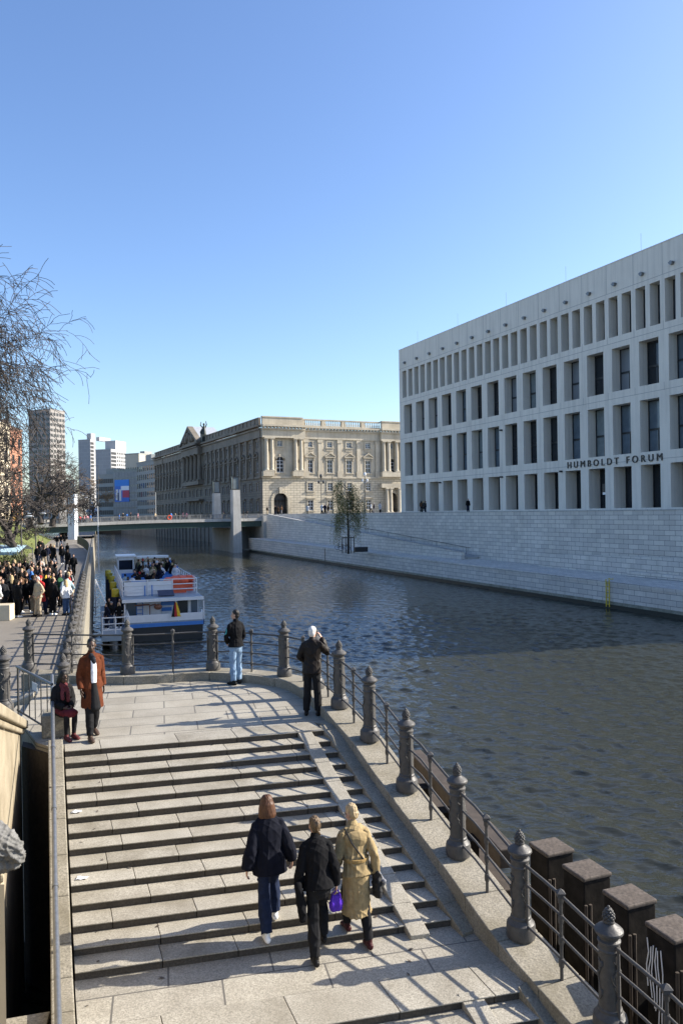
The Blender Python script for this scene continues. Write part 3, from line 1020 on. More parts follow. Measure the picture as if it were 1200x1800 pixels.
g.limb([st + V((-.6, .3, 2.3)), st + V((-.9, .3, 3.2)), st + V((-.4, .3, 4.2))], [.4, .35, .25], 6)
g.build('roof_statue', M['bronze'], pal, local=True, smooth=60)
g = MB()
far = rl * RL
g.add([V((0, 0, PH)), V((FL, 0, PH)), V((FL, 0, PH)) + far, far + V((0, 0, PH))], [(0, 1, 2, 3)])
g.add([V((0, 0, 0)) + far, far + V((0, 0, PH)), V((FL, 0, PH)) + far, V((FL, 0, 0)) + far], [(0, 1, 2, 3)])
g.add([V((FL, 0, 0)), V((FL, 0, PH)), V((FL, 0, PH)) + far, V((FL, 0, 0)) + far], [(0, 1, 2, 3)])
g.build('roof', M['lead_roof'], pal, local=True)
# masonry foot standing in the river
g = MB()
for k in range(1):
    strip(g, -8, RL + 90, .5, -9.5, 9.2, 3)
k = 2.0
while k < RL:
    strip(g, k, k + 1.4, .85, -8.2, 6.9)
    k += 4.4
g.build('river_plinth', M['palace_dark'], pal, local=True)

# ------------------------------------------------------------------ bridge
bA = V((-63.5, 150.5, 0)); bB = V((-20.5, 170.5, 0))
bd = (bB - bA).normalized(); bn = V((-bd.y, bd.x, 0))
BL = (bB - bA).length
bri = empty('road_bridge', (bA.x, bA.y, 0), 'low road bridge with dark green girders and concrete lantern pylons over the river', 'bridge')
def bp(s, off=0.0, z=0.0):
    p = bA + bd * s + bn * off
    return V((p.x, p.y, z))
def bz(s): return 6.75 + .55 * max(0, min(1, s / 26))
SS = [-14, 0, 8, 16, 24, 32, BL, BL + 6]
def ribbon(mb, off0, off1, zlo, zhi):
    for i in range(len(SS) - 1):
        a, c = SS[i], SS[i + 1] - .001
        mb.prism([bp(a, off0), bp(c, off0), bp(c, off1), bp(a, off1)], [bz(a) + zlo, bz(c) + zlo, bz(c) + zlo, bz(a) + zlo], [bz(a) + zhi, bz(c) + zhi, bz(c) + zhi, bz(a) + zhi])
g = MB(); ribbon(g, 0, 20, -.45, 0); g.build('deck', M['asphalt'], bri)
for off in (.25, 6, 12, 19):
    g = MB(); ribbon(g, off, off + .5, -1.55, -.451); ribbon(g, off - .15, off + .65, -1.7, -1.551); g.build('girder', M['bridge_green'], bri)
g = MB(); ribbon(g, -.2, .0, -.5, .1); g.build('edge_beam', M['bridge_conc'], bri)
for off in (.02, 19.8):
    g = MB()
    ribbon(g, off, off + .1, .98, 1.08)
    ribbon(g, off, off + .08, .12, .2)
    s = -13.0
    while s < BL + 5:
        g.prism([bp(s, off), bp(s + .06, off), bp(s + .06, off + .06), bp(s, off + .06)], bz(s) + .1, bz(s) + 1.0)
        s += .22 if off < 1 else .6
    s = -13.0
    while s < BL + 5:
        g.prism([bp(s, off - .02), bp(s + .3, off - .02), bp(s + .3, off + .14), bp(s, off + .14)], bz(s), bz(s) + 1.12)
        s += 2.6
    g.build('railing', M['bridge_rail'], bri)
def pylon(p, w0, w1, ztop, zl, mat=M['bridge_conc'], square=False):
    "slanting concrete pylon with a glass lantern on top"
    g = MB()
    x, y = (V((w0 / 2, 0, 0)), V((0, w1 / 2, 0))) if square else (bd * w0 / 2, bn * w1 / 2)
    lo = [p - x - y, p + x - y, p + x + y, p - x + y]
    hi = [p - x * .8 - y * .55, p + x * .9 - y * .55, p + x * .9 + y, p - x * .8 + y]
    g.prism([(q.x, q.y) for q in lo], -1, -.0)
    b_ = len(g.v)
    g.add([(q.x, q.y, 0) for q in lo] + [(q.x, q.y, ztop) for q in hi], [(4, 5, 6, 7), (0, 1, 5, 4), (1, 2, 6, 5), (2, 3, 7, 6), (3, 0, 4, 7)])
    o = g.build('pylon', mat, bri)
    if zl > ztop:
        g = MB()
        c = V((p.x, p.y, 0)) + y * .2
        for sx in (-1, 1):
            for sy in (-1, 1):
                q = c + x * .75 * sx + y * .6 * sy
                g.tube([(q.x, q.y, ztop), (q.x, q.y, zl)], .09, 4)
        for z in (ztop + .05, zl):
            g.obox(c - x * .85 - y * .7 + V((0, 0, z)), x * 1.7, y * 1.4, (0, 0, .14))
        g.build('lantern_frame', M['frame_dark'], o)
        g = MB()
        g.obox(c - x * .7 - y * .55 + V((0, 0, ztop + .2)), x * 1.4, y * 1.1, (0, 0, zl - ztop - .25))
        g.build('lantern_glass', M['lamp_glass'], o)
    return o
p = atd(128, 905, 152); pylon(V((p.x, p.y, 0)), 1.4, 2.2, 12.9, 15.6, M['offwhite'], True)
p = atd(111, 905, 172); pylon(V((p.x, p.y, 0)), 1.6, 2.6, 12.6, 15.2)
p = atd(414.5, 905, 168.5); pylon(V((p.x, p.y, 0)), 1.9, 2.4, 13.7, 16.5)
p = atd(381, 905, 193); pylon(V((p.x, p.y, 0)), 1.9, 2.6, 13.7, 16.6)
g = MB()
p = atd(395, 940, 178)
g.prism([bp(BL - 3.5, 2), bp(BL - 1.5, 2), bp(BL - 1.5, 18), bp(BL - 3.5, 18)], -1, 5.2)
g.build('pier', M['bridge_conc'], bri)
g = MB()
g.prism([bp(BL + 3, -1), bp(BL + 4.2, -1), bp(BL + 4.2, 20), bp(BL + 3, 20)], 0, 8.0)
g.prism([bp(-2.6, .5), bp(-1.6, .5), bp(-1.6, 20), bp(-2.6, 20)], 0, 5.2)
g.build('abutment', M['bridge_conc'], bri)
ab = empty('abutment_wall', bp(-7, -1.5, 3.9), 'grey concrete wall block at the left end of the bridge', 'wall')
g = MB()
g.prism([bp(-14, -1.2), bp(-4.0, -1.2), bp(-4.0, -.3), bp(-14, -.3)], 3.0, 7.9)
g.build('wall_face', M['bridge_conc'], ab)
g = MB(); g.prism([bp(-14.1, -1.3), bp(-3.9, -1.3), bp(-3.9, -.2), bp(-14.1, -.2)], 7.9, 8.05); g.build('coping', M['bridge_conc'], ab)
# orange lifebuoy on the bridge railing
p = bp((atd(298, 905, 163) - bA).dot(bd), -.12, 0)
lb = MB()
lb.tube([V((p.x, p.y, 7.9)) + (bd * math.cos(a) + V((0, 0, 1)) * math.sin(a)) * .42 for a in [2 * math.pi * k / 16 for k in range(17)]], .12, 6)
tag(lb.build('lifebuoy', M['orange'], None, smooth=60), 'orange ring lifebuoy hanging on the bridge railing', 'lifebuoy')

# ------------------------------------------------------------------ far buildings
def block(name, label, p, ang, w, d, z0, h, mat, floors, ncol, wmat=None, side=None, win=(.62, .55), roof=None, smat=None, cat='building', flank=None, swin=None, strip_=None):
    "a building with its front from p along ang; rows of windows (or single windows) as parts; side=n windows on the right flank, which ends at photo column flank"
    if flank is not None:
        lo_, hi_ = 1.0, 120.0
        for _ in range(40):
            d = (lo_ + hi_) / 2
            q = V((p.x + math.cos(ang) * w - math.sin(ang) * d, p.y + math.sin(ang) * w + math.cos(ang) * d, 0))
            if 600 + 1350 * q.x / q.y < flank: lo_ = d
            else: hi_ = d
    ro = empty(name, (p.x, p.y, z0), label, cat, rz=ang)
    g = MB(); g.obox((0, 0, 0), (w, 0, 0), (0, d, 0), (0, 0, h)); g.build('wall', mat, ro, uv=0, local=True)
    wmat = wmat or M['glass']
    fh = h / (floors + .4)
    single = floors * (ncol + (side or 0)) <= 100
    sw = swin or win
    for f in range(floors):
        z = fh * (f + .35)
        g = MB()
        for k in range(ncol):
            cw = w / ncol
            g.obox((cw * k + cw * (1 - win[0]) / 2, -.06, z), (cw * win[0], 0, 0), (0, .05, 0), (0, 0, fh * win[1]))
            if single: g.build('window', wmat, ro, local=True); g = MB()
        if side:
            for k in range(side):
                cw = d / side
                a0 = cw * (1 - sw[0]) / 2
                if strip_ and cw * k + a0 < d * strip_ : continue
                g.obox((w + .01, cw * k + a0, z), (.05, 0, 0), (0, cw * sw[0], 0), (0, 0, fh * sw[1]))
                if single: g.build('window', wmat, ro, local=True); g = MB()
        if not single: g.build('window_row', wmat, ro, local=True)
        if strip_:
            g = MB(); g.obox((w + .01, .3, z - fh * .2), (.06, 0, 0), (0, d * strip_ - .6, 0), (0, 0, fh * .66)); g.build('balcony_opening', M['frame_dark'], ro, local=True)
    g = MB(); g.obox((-.15, -.15, h), (w + .3, 0, 0), (0, d + .3, 0), (0, 0, .5)); g.build('roof', smat or mat, ro, local=True)
    for (x, y, sx, sy, sz) in roof or ():
        g = MB(); g.obox((x, y, h + .5), (sx, 0, 0), (0, sy, 0), (0, 0, sz)); g.build('roof_hut', smat or mat, ro, local=True)
    return ro
def front(px0, px1, depth0, depth1):
    a, c = atd(px0, 905, depth0), atd(px1, 905, depth1)
    return a, math.atan2(c.y - a.y, c.x - a.x), math.hypot(c.x - a.x, c.y - a.y)
p, a, w_ = front(53, 91, 430, 424)
block('apartment_tower', 'tall grey apartment tower behind the bare tree on the left', p, a, w_, 20, 7.6, 60, M['tower'], 20, 5, side=5, flank=117, win=(.72, .55))
p, a, w_ = front(140, 161, 600, 596)
block('apartment_tower', 'pale apartment tower with a blank front and roof mast, left one of two', p, a, w_, 22, 7.6, 60, M['tower_white'], 20, 1, win=(.01, .01), side=1, strip_=.7, flank=170, roof=((5, 4, 4, 5, 5), (6, 14, 3, 14, 3)))
p, a, w_ = front(170, 197, 575, 571)
block('apartment_tower', 'lower pale apartment tower with dark balconies and small windows on its right flank', p, a, w_, 20, 7.6, 50, M['tower_white'], 17, 1, win=(.01, .01), side=8, swin=(.55, .5), strip_=.36, flank=223, roof=((3, 8, 9, 14, 7),))
p, a, w_ = front(222, 246, 400, 396)
block('office_building', 'tan and grey blank office block left of the old palace', p, a, w_, 40, 7.6, 32.5, M['office_tan'], 4, 6, win=(.5, .12), flank=282, roof=((3, 8, 3, 6, 1.6), (4, 20, 3, 8, 1.2)), smat=M['office'])
p, a, w_ = front(171, 201, 410, 405)
block('office_building', 'grey office building of five storeys with dark window bands', p, a, w_, 30, 7.6, 22.5, M['office'], 5, 9, wmat=M['frame_dark'], win=(.86, .55), roof=((4, 3, 8, 6, 3),))
p, a, w_ = front(200, 243, 402, 396)
gl = block('office_building', 'glass fronted office building carrying a big coloured banner', p, a, w_, 24, 7.6, 24.5, M['glass_blue'], 6, 8, win=(.93, .8), wmat=M['blind'])
# banner: a flat coloured poster on the glass front
bn_ = tag(bpy.data.objects.new('banner', None), 'large blue white and red banner hung on the glass office front', 'banner')
COL.objects.link(bn_)
bn_.location = gl.location; bn_.rotation_euler = gl.rotation_euler
cw = [('sheet', (.06, .16, .50), 1.2, 8, 9.2, 11.5, -.25), ('blue_field', (.05, .22, .62), 1.2, 16.2, 9.2, 3.3, -.28), ('white_field', (.72, .74, .78), 5.2, 14.0, 5.2, 2.2, -.28),
      ('red_field', (.42, .06, .10), 6.2, 10.2, 4.2, 3.7, -.28), ('figure_shape', (.70, .66, .62), 1.9, 9.0, 1.5, 5.5, -.29), ('figure_shape', (.62, .60, .60), 4.0, 8.5, 1.4, 6.0, -.29), ('dark_figure', (.05, .06, .12), 3.0, 8.6, .9, 4.2, -.295)]
for nm, colr, x, z, ww, hh, y in cw:
    g = MB(); g.obox((x, y, z), (ww, 0, 0), (0, .02, 0), (0, 0, hh)); g.build(nm, plain('banner_' + nm, colr, .7), bn_, local=True)
p, a, w_ = front(242, 274, 396, 372)
block('office_building', 'grey stone office building with tall window rows beside the old palace', p, a, w_, 26, 7.6, 27.5, M['office'], 6, 9, win=(.55, .6), roof=((5, 3, 9, 5, 3.5),))
# brick building at the far left, sunlit plaster front and red brick corner
p, a, w_ = front(-60, 20, 150, 165)
block('town_house', 'cream plaster town house with tall windows behind the bare tree', p, a, w_, 14, 7.6, 20.5, M['plaster'], 5, 5, win=(.4, .6))
p, a, w_ = front(20, 41, 165, 172)
block('town_house', 'red brick town house corner at the left edge', p, a, w_, 14, 7.6, 20, M['brick_red'], 5, 2, win=(.35, .55), roof=((1, 1, 1, 1, 1.5),))
# low dark building mass under the towers
p, a, w_ = front(42, 128, 300, 300)
block('office_building', 'low dark building under the towers beyond the bare trees', p, a, w_, 20, 7.6, 9, M['office'], 3, 14)
# small domed pavilion on the bank beyond the bridge
p = atd(163, 912, 260)
pv = empty('garden_pavilion', (p.x, p.y, 6.5), 'small white pavilion with a pointed roof beyond the bridge', 'pavilion')
g = MB(); g.lathe([(2.2, 0), (2.2, .3), (1.9, .4), (1.9, 3.2), (2.3, 3.3), (2.3, 3.6)], 10, (p.x, p.y, 6.5)); g.build('drum', M['offwhite'], pv, smooth=40)
g = MB(); g.lathe([(2.3, 3.6), (1.7, 4.5), (.7, 5.2), (.25, 6.0), (.3, 6.3), (.05, 6.9)], 10, (p.x, p.y, 6.5)); g.build('roof', M['offwhite'], pv, smooth=40)
# ------------------------------------------------------------------ steps, landing, kerb
ZL, RISE, TAU = 4.4, .105, .348
SO = V((-4.9, 13.43, 0))
SE = V((math.cos(E_ANG), math.sin(E_ANG), 0))
SG = V((.358, -.934, 0)).normalized()
def sp_(s, k, z=None):
    p = SO + SE * s + SG * (TAU * k)
    return V((p.x, p.y, (ZL - RISE * max(0, min(k + 1, 14))) if z is None else z))
def s_end(k): return 4.62 + .0124 * k
ZP = ZL - 14 * RISE
KP = 17.34                                 # next flight starts here
rng = random.Random(11)
def slab_row(mb, k0, k1, z, s0, s1, lip=.022, body=.16, seed=0, ln=1.15):
    "one row of step stones: thin overhanging nosing on a set back riser"
    r = random.Random(seed)
    s = s0
    cut = s0 + ln * r.uniform(.35, 1)
    while s < s1 - .02:
        e = min(cut, s1)
        if s1 - e < .35: e = s1
        g = .004
        dz = r.uniform(-.003, .003)
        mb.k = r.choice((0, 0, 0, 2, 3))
        def P(ss, kk, zz): q = sp_(ss, kk, zz); return (q.x, q.y)
        kl = lip / TAU
        up = [P(s + g, k0, 0), P(e - g, k0, 0), P(e - g, k1 + kl, 0), P(s + g, k1 + kl, 0)]
        mb.prism(up, z - .018 + dz, z + dz)
        lo = [P(s + g, k0 + .02, 0), P(e - g, k0 + .02, 0), P(e - g, k1, 0), P(s + g, k1, 0)]
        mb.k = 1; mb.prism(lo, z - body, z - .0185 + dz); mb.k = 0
        s = e
        cut = e + ln * r.uniform(.85, 1.15)
def bevel(o, w_=.008, seg=2):
    m = o.modifiers.new('bevel', 'BEVEL'); m.width = w_; m.segments = seg; m.limit_method = 'ANGLE'; m.angle_limit = rad(40)
    return o
b = MB()
slab_row(b, -1.6, 0, ZL, 0, s_end(0), seed=3, ln=1.2)
for k in range(1, 14):
    slab_row(b, k - 1.0, k, ZL - k * RISE, 0, s_end(k), seed=10 + k, ln=1.08)
slab_row(b, KP - 1.7, KP, ZP, 0, s_end(KP) + .62, seed=50, ln=1.3)
for j in range(1, 5):
    slab_row(b, KP + j - 1.0, KP + j, ZP - j * RISE, 0, s_end(KP) + .05, seed=60 + j)
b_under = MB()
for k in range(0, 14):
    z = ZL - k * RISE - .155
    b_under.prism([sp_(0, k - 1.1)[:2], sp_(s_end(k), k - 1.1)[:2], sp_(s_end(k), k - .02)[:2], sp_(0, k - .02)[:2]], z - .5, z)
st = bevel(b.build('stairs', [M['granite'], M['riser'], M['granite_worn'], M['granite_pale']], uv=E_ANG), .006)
tag(st, kind='structure')
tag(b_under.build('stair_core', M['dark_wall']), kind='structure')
# lower platform paving
b = MB()
b.prism([sp_(0, 13.0)[:2], sp_(s_end(14) + .62, 13.0)[:2], sp_(s_end(KP) + .62, KP - 1.7)[:2], sp_(0, KP - 1.7)[:2]], ZP - .6, ZP - .002)
tag(b.build('lower_platform', M['paving'], uv=E_ANG), kind='structure')

# railing posts along the kerb: photo positions of their feet, and kerb levels
BOL = [(52, 1180, 4.58), (225, 1184, 4.6), (375, 1177, 4.6), (500, 1188, 4.6), None, (597, 1243, 4.6), (650, 1300, 4.36), (715, 1388, 3.92), (805, 1502, 3.47), (915, 1645, 3.13), (1072, 1812, 2.9)]
BP = [None if q is None else atz(*q) for q in BOL]
BP[4] = V((-.62, 17.05, 4.6))
d_ = (BP[-1] - BP[-2])
BP.append(BP[-1] + d_ * 1.0)
BP.append(BP[-1] + d_ * 1.0)
def catmull(P, n):
    out = []
    for i in range(len(P) - 1):
        p0, p1, p2, p3 = P[max(0, i - 1)], P[i], P[i + 1], P[min(len(P) - 1, i + 2)]
        for k in range(n):
            t = k / n
            q = .5 * ((2 * p1) + (p2 - p0) * t + (2 * p0 - 5 * p1 + 4 * p2 - p3) * t * t + (3 * p1 - p0 - 3 * p2 + p3) * t ** 3)
            q.z = p1.z + (p2.z - p1.z) * t
            out.append(q)
    return out + [P[-1].copy()]
KL = catmull(BP, 6)                        # kerb centre line
def offs(P, d):
    out = []
    for i, p in enumerate(P):
        t = P[min(i + 1, len(P) - 1)] - P[max(i - 1, 0)]
        t.z = 0
        t.normalize()
        out.append(p + V((-t.y, t.x, 0)) * (-d))
    return out
KIN, KOUT = offs(KL, .34), offs(KL, -.26)
b = MB()
i = 0
while i < len(KL) - 1:
    j = min(i + (3 if i < 24 else 3), len(KL) - 1)
    def lerp(P, a, f): return P[a] + (P[min(a + 1, len(P) - 1)] - P[a]) * f
    ia = [KIN[q] for q in range(i, j + 1)]
    oa = [KOUT[q] for q in range(i, j + 1)]
    g = .006
    for arr in (ia, oa):
        dd = (arr[-1] - arr[0]).normalized() * g
        arr[0] = arr[0] + dd; arr[-1] = arr[-1] - dd
    pts = ia + oa[::-1]
    b.prism([(p.x, p.y) for p in pts], [p.z - .62 for p in pts], [p.z for p in pts])
    i = j
kb = bevel(b.build('kerb_stones', M['curb'], uv=0), .012)
tag(kb, kind='structure')
# core of the kerb and river wall below it
b = MB()
kc_i, kc_o = offs(KL, .31), offs(KL, -.235)
for i in range(len(KL) - 1):
    q = [kc_i[i], kc_i[i + 1], kc_o[i + 1], kc_o[i]]
    b.prism([(p.x, p.y) for p in q], -1, [p.z - .02 for p in q])
rw = b.build('river_wall', M['sandstone'])
tag(rw, 'sandstone river wall under the kerb of the landing', 'wall')

# landing paving
inn = offs(KL, .30)
i0 = 1
land = [inn[i] for i in range(i0, 30)] + [V((-.25, 14.75, 0)), sp_(s_end(0) + .02, -1.6), sp_(0, -1.6), sp_(0, 0) + SE * -.02, V((-5.6, 13.95, 0)), V((-6.55, 15.5, 0)), V((-7.35, 18.5, 0))]
b = MB()
poly = [(p.x, p.y) for p in land]
b.prism(poly, -1.0, ZL - .001)
o = b.build('landing', M['paving'], uv=E_ANG)
tag(o, kind='structure')
# side steps down to the promenade
b = MB()
for k in range(1, 5):
    off = -.36 * k
    a, c = V((-6.55 + off, 15.4, 0)), V((-7.35 + off, 18.9, 0))
    b.prism([(a.x, a.y), (a.x + .37, a.y), (c.x + .37, c.y), (c.x, c.y)], 3.0, ZL - .1 * k)
tag(b.build('side_steps', M['granite'], uv=rad(100)), kind='structure')
# sloping stone ramp slab beside the side steps
b = MB()
b.prism([(-8.3, 17.2), (-7.0, 17.2), (-7.1, 17.7), (-8.4, 17.7)], 3.7, [3.96, 4.5, 4.5, 3.96])
tag(b.build('side_ramp', M['granite'], uv=0), kind='structure')

# litter on the steps
for sx_, kk, rz_, lab in ((.05, 4.55, .4, 'crumpled white paper scrap on the left end of a step, the upper of two'), (.07, 8.6, 1.3, 'crumpled white paper scrap on the left end of a step, the lower of two')):
    q = sp_(sx_ + .08, kk)
    z_ = ZL - RISE * (int(kk) + 1)
    g = MB(); r_ = random.Random(int(kk * 7))
    vs = [(q.x + (i - 2) * .035 + r_.uniform(-.01, .01), q.y + (j - 1) * .03 + .02 * (i - 2) * math.sin(rz_) * .3, z_ + .004 + r_.uniform(0, .022)) for j in range(4) for i in range(5)]
    g.add(vs, [(j * 5 + i, j * 5 + i + 1, j * 5 + i + 6, j * 5 + i + 5) for j in range(3) for i in range(4)])
    o = g.build('paper_scrap', M['white'], None); md = o.modifiers.new('t', 'SOLIDIFY'); md.thickness = .003
    tag(o, lab, 'litter')
r_ = random.Random(9)
for i in range(26):
    kk = r_.randint(-1, 16) + r_.uniform(.05, .95)
    q = sp_(r_.choice([r_.uniform(.03, .5), r_.uniform(.3, 4.0), r_.uniform(3.6, 4.1)]), kk)
    z_ = ZL - RISE * max(0, min(int(math.floor(kk)) + 1, 14)) + .002
    a_ = r_.uniform(0, 6.28); L_ = r_.uniform(.025, .05)
    u_, v_ = V((math.cos(a_), math.sin(a_), .15)) * L_, V((-math.sin(a_), math.cos(a_), .1)) * L_ * .55
    g = MB(); c_ = V((q.x, q.y, z_))
    g.add([c_ - u_, c_ + v_ + V((0, 0, .008)), c_ + u_ + V((0, 0, .012)), c_ - v_ + V((0, 0, .004))], [(0, 3, 1), (1, 3, 2)])
    tag(g.build('dry_leaf', M['bark_light'], None), 'small dry brown leaf lying on the granite steps', 'leaf', 'dry leaves on the steps')
# bicycle strip lying on the steps
b = MB()
n = 9
K0, K1 = -.25, 13.6
for i in range(n):
    k0, k1 = K0 + (K1 - K0) * i / n, K0 + (K1 - K0) * (i + 1) / n - .03
    zf = lambda k: ZL + .012 - RISE * max(0, k - .0)
    pts = [sp_(4.13, k0), sp_(4.39, k0), sp_(4.39, k1), sp_(4.13, k1)]
    b.prism([(p.x, p.y) for p in pts], [zf(k0) - .1, zf(k0) - .1, zf(k1) - .1, zf(k1) - .1], [zf(k0), zf(k0), zf(k1), zf(k1)])
k0, k1 = KP - .3, KP + 4.3
zf2 = lambda k: ZP + .012 - RISE * max(0, k - KP)
for a_, c_ in ((k0, KP + 1.5), (KP + 1.53, KP + 3), (KP + 3.03, k1)):
    pts = [sp_(4.13, a_), sp_(4.39, a_), sp_(4.39, c_), sp_(4.13, c_)]
    b.prism([(p.x, p.y) for p in pts], [zf2(a_) - .1, zf2(a_) - .1, zf2(c_) - .1, zf2(c_) - .1], [zf2(a_), zf2(a_), zf2(c_), zf2(c_)])
o = bevel(b.build('bicycle_ramp', M['granite'], uv=E_ANG))
tag(o, kind='structure')
# smooth sloping gutter between the steps and the kerb
b = MB()
def kin_at(y):
    for i in range(len(KIN) - 1):
        if (KIN[i].y - y) * (KIN[i + 1].y - y) <= 0 and i > 20:
            f = (y - KIN[i].y) / (KIN[i + 1].y - KIN[i].y or 1)
            return KIN[i] + (KIN[i + 1] - KIN[i]) * f
    return KIN[-1]
def gut(ka, kb_, zfun, n):
    for i in range(n):
        k0 = ka + (kb_ - ka) * i / n
        k1 = ka + (kb_ - ka) * (i + 1) / n - .015
        p = [sp_(s_end(k0), k0), sp_(s_end(k1), k1)]
        q = [kin_at(p[0].y + .12), kin_at(p[1].y + .12)]
        q = [x + V((.03, 0, 0)) for x in q]
        pts = [p[0], q[0], q[1], p[1]]
        zz = [zfun(k0), zfun(k0), zfun(k1), zfun(k1)]
        b.prism([(x.x, x.y) for x in pts], [x - .9 for x in zz], zz)
gut(-.6, 13.9, lambda k: ZL + .03 - RISE * max(0, k), 10)
gut(KP - .05, KP + 4.5, lambda k: ZP + .03 - RISE * max(0, k - KP), 3)
o = bevel(b.build('stone_gutter', M['curb'], uv=E_ANG), .006)
tag(o, kind='structure')
# fill between platform and kerb
b = MB()
p0, p1 = sp_(s_end(14), 13.6), sp_(s_end(KP), KP)
q0, q1 = kin_at(p0.y + .2), kin_at(p1.y + .1)
b.prism([(p0.x - .3, p0.y), (q0.x + .05, q0.y), (q1.x + .05, q1.y), (p1.x - .3, p1.y)], ZP - .7, ZP - .005)
tag(b.build('platform_edge', M['paving'], uv=E_ANG), kind='structure')

# left parapet strip of the steps with the steel handrail
pw_ = empty('stair_parapet', sp_(-.14, 0, ZL - .3), 'narrow sloping stone parapet along the left edge of the steps', 'parapet')
ks = [-.9, 1.2, 3.4, 5.6, 7.8, 10, 12.2, 13.6, 15.5, 17.4, 20, 23]
for a_, c_ in zip(ks, ks[1:]):
    zf3 = lambda k: ZL + .13 - RISE * max(0, min(k, 13.6)) - RISE * max(0, k - KP)
    g = MB()
    e = c_ - .03
    pts = [sp_(-.27, a_), sp_(-.025, a_), sp_(-.025, e), sp_(-.27, e)]
    g.prism([(p.x, p.y) for p in pts], [zf3(a_) - .5, zf3(a_) - .5, zf3(e) - .5, zf3(e) - .5], [zf3(a_), zf3(a_), zf3(e), zf3(e)])
    bevel(g.build('coping_stone', M['curb'], pw_, uv=E_ANG), .015)
g = MB()
p0, p1 = sp_(-.25, -.9), sp_(-.25, 23)
g.prism([(p0.x, p0.y), (p0.x + .2, p0.y), (p1.x + .2, p1.y), (p1.x, p1.y)], -1, [ZL - .25, ZL - .25, 1.7, 1.7])
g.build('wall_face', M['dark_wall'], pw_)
hr = empty('handrail', sp_(-.14, 0, ZL), 'grey steel pipe handrail running down the left edge of the steps', 'handrail')
hp = [atz(92, 1186, 5.36), atz(97.5, 1570, 3.93), atz(103.5, 1830, 3.9)]
lowp = hp[2] + (hp[2] - hp[1]).normalized() * 2
g = MB(); g.tube([hp[0] + V((0, 0, -.02)), hp[0] + (hp[1] - hp[0]) * .01 + V((0, 0, .0)), hp[1], hp[2], lowp], .034, 10); g.build('pipe', M['steel_pipe'], hr, smooth=60)
for f in (.18, .45, .72, .98):
    p = hp[0] + (hp[1] - hp[0]) * f
    g = MB(); d_ = (hp[1] - hp[0]).normalized(); g.tube([p - d_ * .03, p + d_ * .03], .041, 10); g.build('sleeve', M['steel_pipe'], hr, smooth=60)
for q_, zb in ((hp[0], 4.3), (hp[0] + (hp[1] - hp[0]) * .5, 3.75), (hp[1], 3.0), (hp[2], 2.9)):
    g = MB(); g.tube([(q_.x, q_.y, q_.z), (q_.x, q_.y, zb)], .024, 8); g.build('post', M['steel_pipe'], hr, smooth=60)

# pit between the parapet and the bridge wing wall
b = MB()
a_, c_ = sp_(-.27, -.9), V((-5.95, 14.15, 0))
b.prism([(a_.x, a_.y), (c_.x, c_.y), (c_.x - .1, c_.y + .3), (a_.x, a_.y + .3)], -1, 4.28)
o = b.build('pit_wall', M['dark_wall']); tag(o, 'dark streaked wall at the far end of the pit beside the steps', 'wall')
lg = empty('stone_ledge', (-3.6, 8.6, 2.8), 'sandstone ledge closing the pit beside the foot of the steps', 'ledge')
e0 = sp_(-.28, 14.6); 
g = MB(); g.prism([(e0.x, e0.y), (e0.x - 1.6, e0.y - .42), (e0.x - 1.5, e0.y - .8), (e0.x + .08, e0.y - .38)], 2.4, 2.95); bevel(g.build('coping', M['curb'], lg, uv=E_ANG))
g = MB(); g.prism([(e0.x + .1, e0.y - .4), (e0.x - 1.5, e0.y - .82), (e0.x - .9, e0.y - 3.5), (e0.x + 1, e0.y - 3.2)], 1.0, 2.8); g.build('block', M['sandstone'], lg, uv=E_ANG)

# wing wall of the bridge on the left
ww = empty('wing_wall', (-5.9, 14, 3), 'sunlit cream sandstone wing wall with a moulded coping at the left edge', 'wall')
wd = V((.33, -.944, 0)).normalized(); wn = V((wd.y, -wd.x, 0))   # wn points away from the steps
def wp(t, off, z): p = V((-5.92, 14.05, 0)) + wd * t - V((-wd.y, wd.x, 0)) * -off * -1; return V((p.x, p.y, z))
wl_ = V((-wd.y, wd.x, 0))                  # candidate side vector
if wl_.x > 0: wl_ = -wl_
def wp(t, off, z): p = V((-5.92, 14.05, 0)) + wd * t + wl_ * off; return V((p.x, p.y, z))
zc = lambda t: 4.62 + .29 * t
g = MB(); t0, t1 = 0, 11
g.prism([wp(t0, 0, 0)[:2], wp(t1, 0, 0)[:2], wp(t1, .8, 0)[:2], wp(t0, .8, 0)[:2]], -1, [zc(t0), zc(t1), zc(t1), zc(t0)])
g.build('wall_face', M['sandstone'], ww, uv=0)
for i in range(6):
    a_, e = i * 1.8 - .12, (i + 1) * 1.8 - .15
    g = MB()
    g.prism([wp(a_, -.12, 0)[:2], wp(e, -.12, 0)[:2], wp(e, .9, 0)[:2], wp(a_, .9, 0)[:2]], [zc(a_) + .0, zc(e), zc(e), zc(a_)], [zc(a_) + .16, zc(e) + .16, zc(e) + .22, zc(a_) + .22])
    g.prism([wp(a_, -.06, 0)[:2], wp(e, -.06, 0)[:2], wp(e, .0, 0)[:2], wp(a_, .0, 0)[:2]], [zc(a_) - .1, zc(e) - .1, zc(e) - .1, zc(a_) - .1], [zc(a_) - .001, zc(e) - .001, zc(e) - .001, zc(a_) - .001])
    bevel(g.build('coping_stone', M['sandstone'], ww, uv=0), .03, 3)
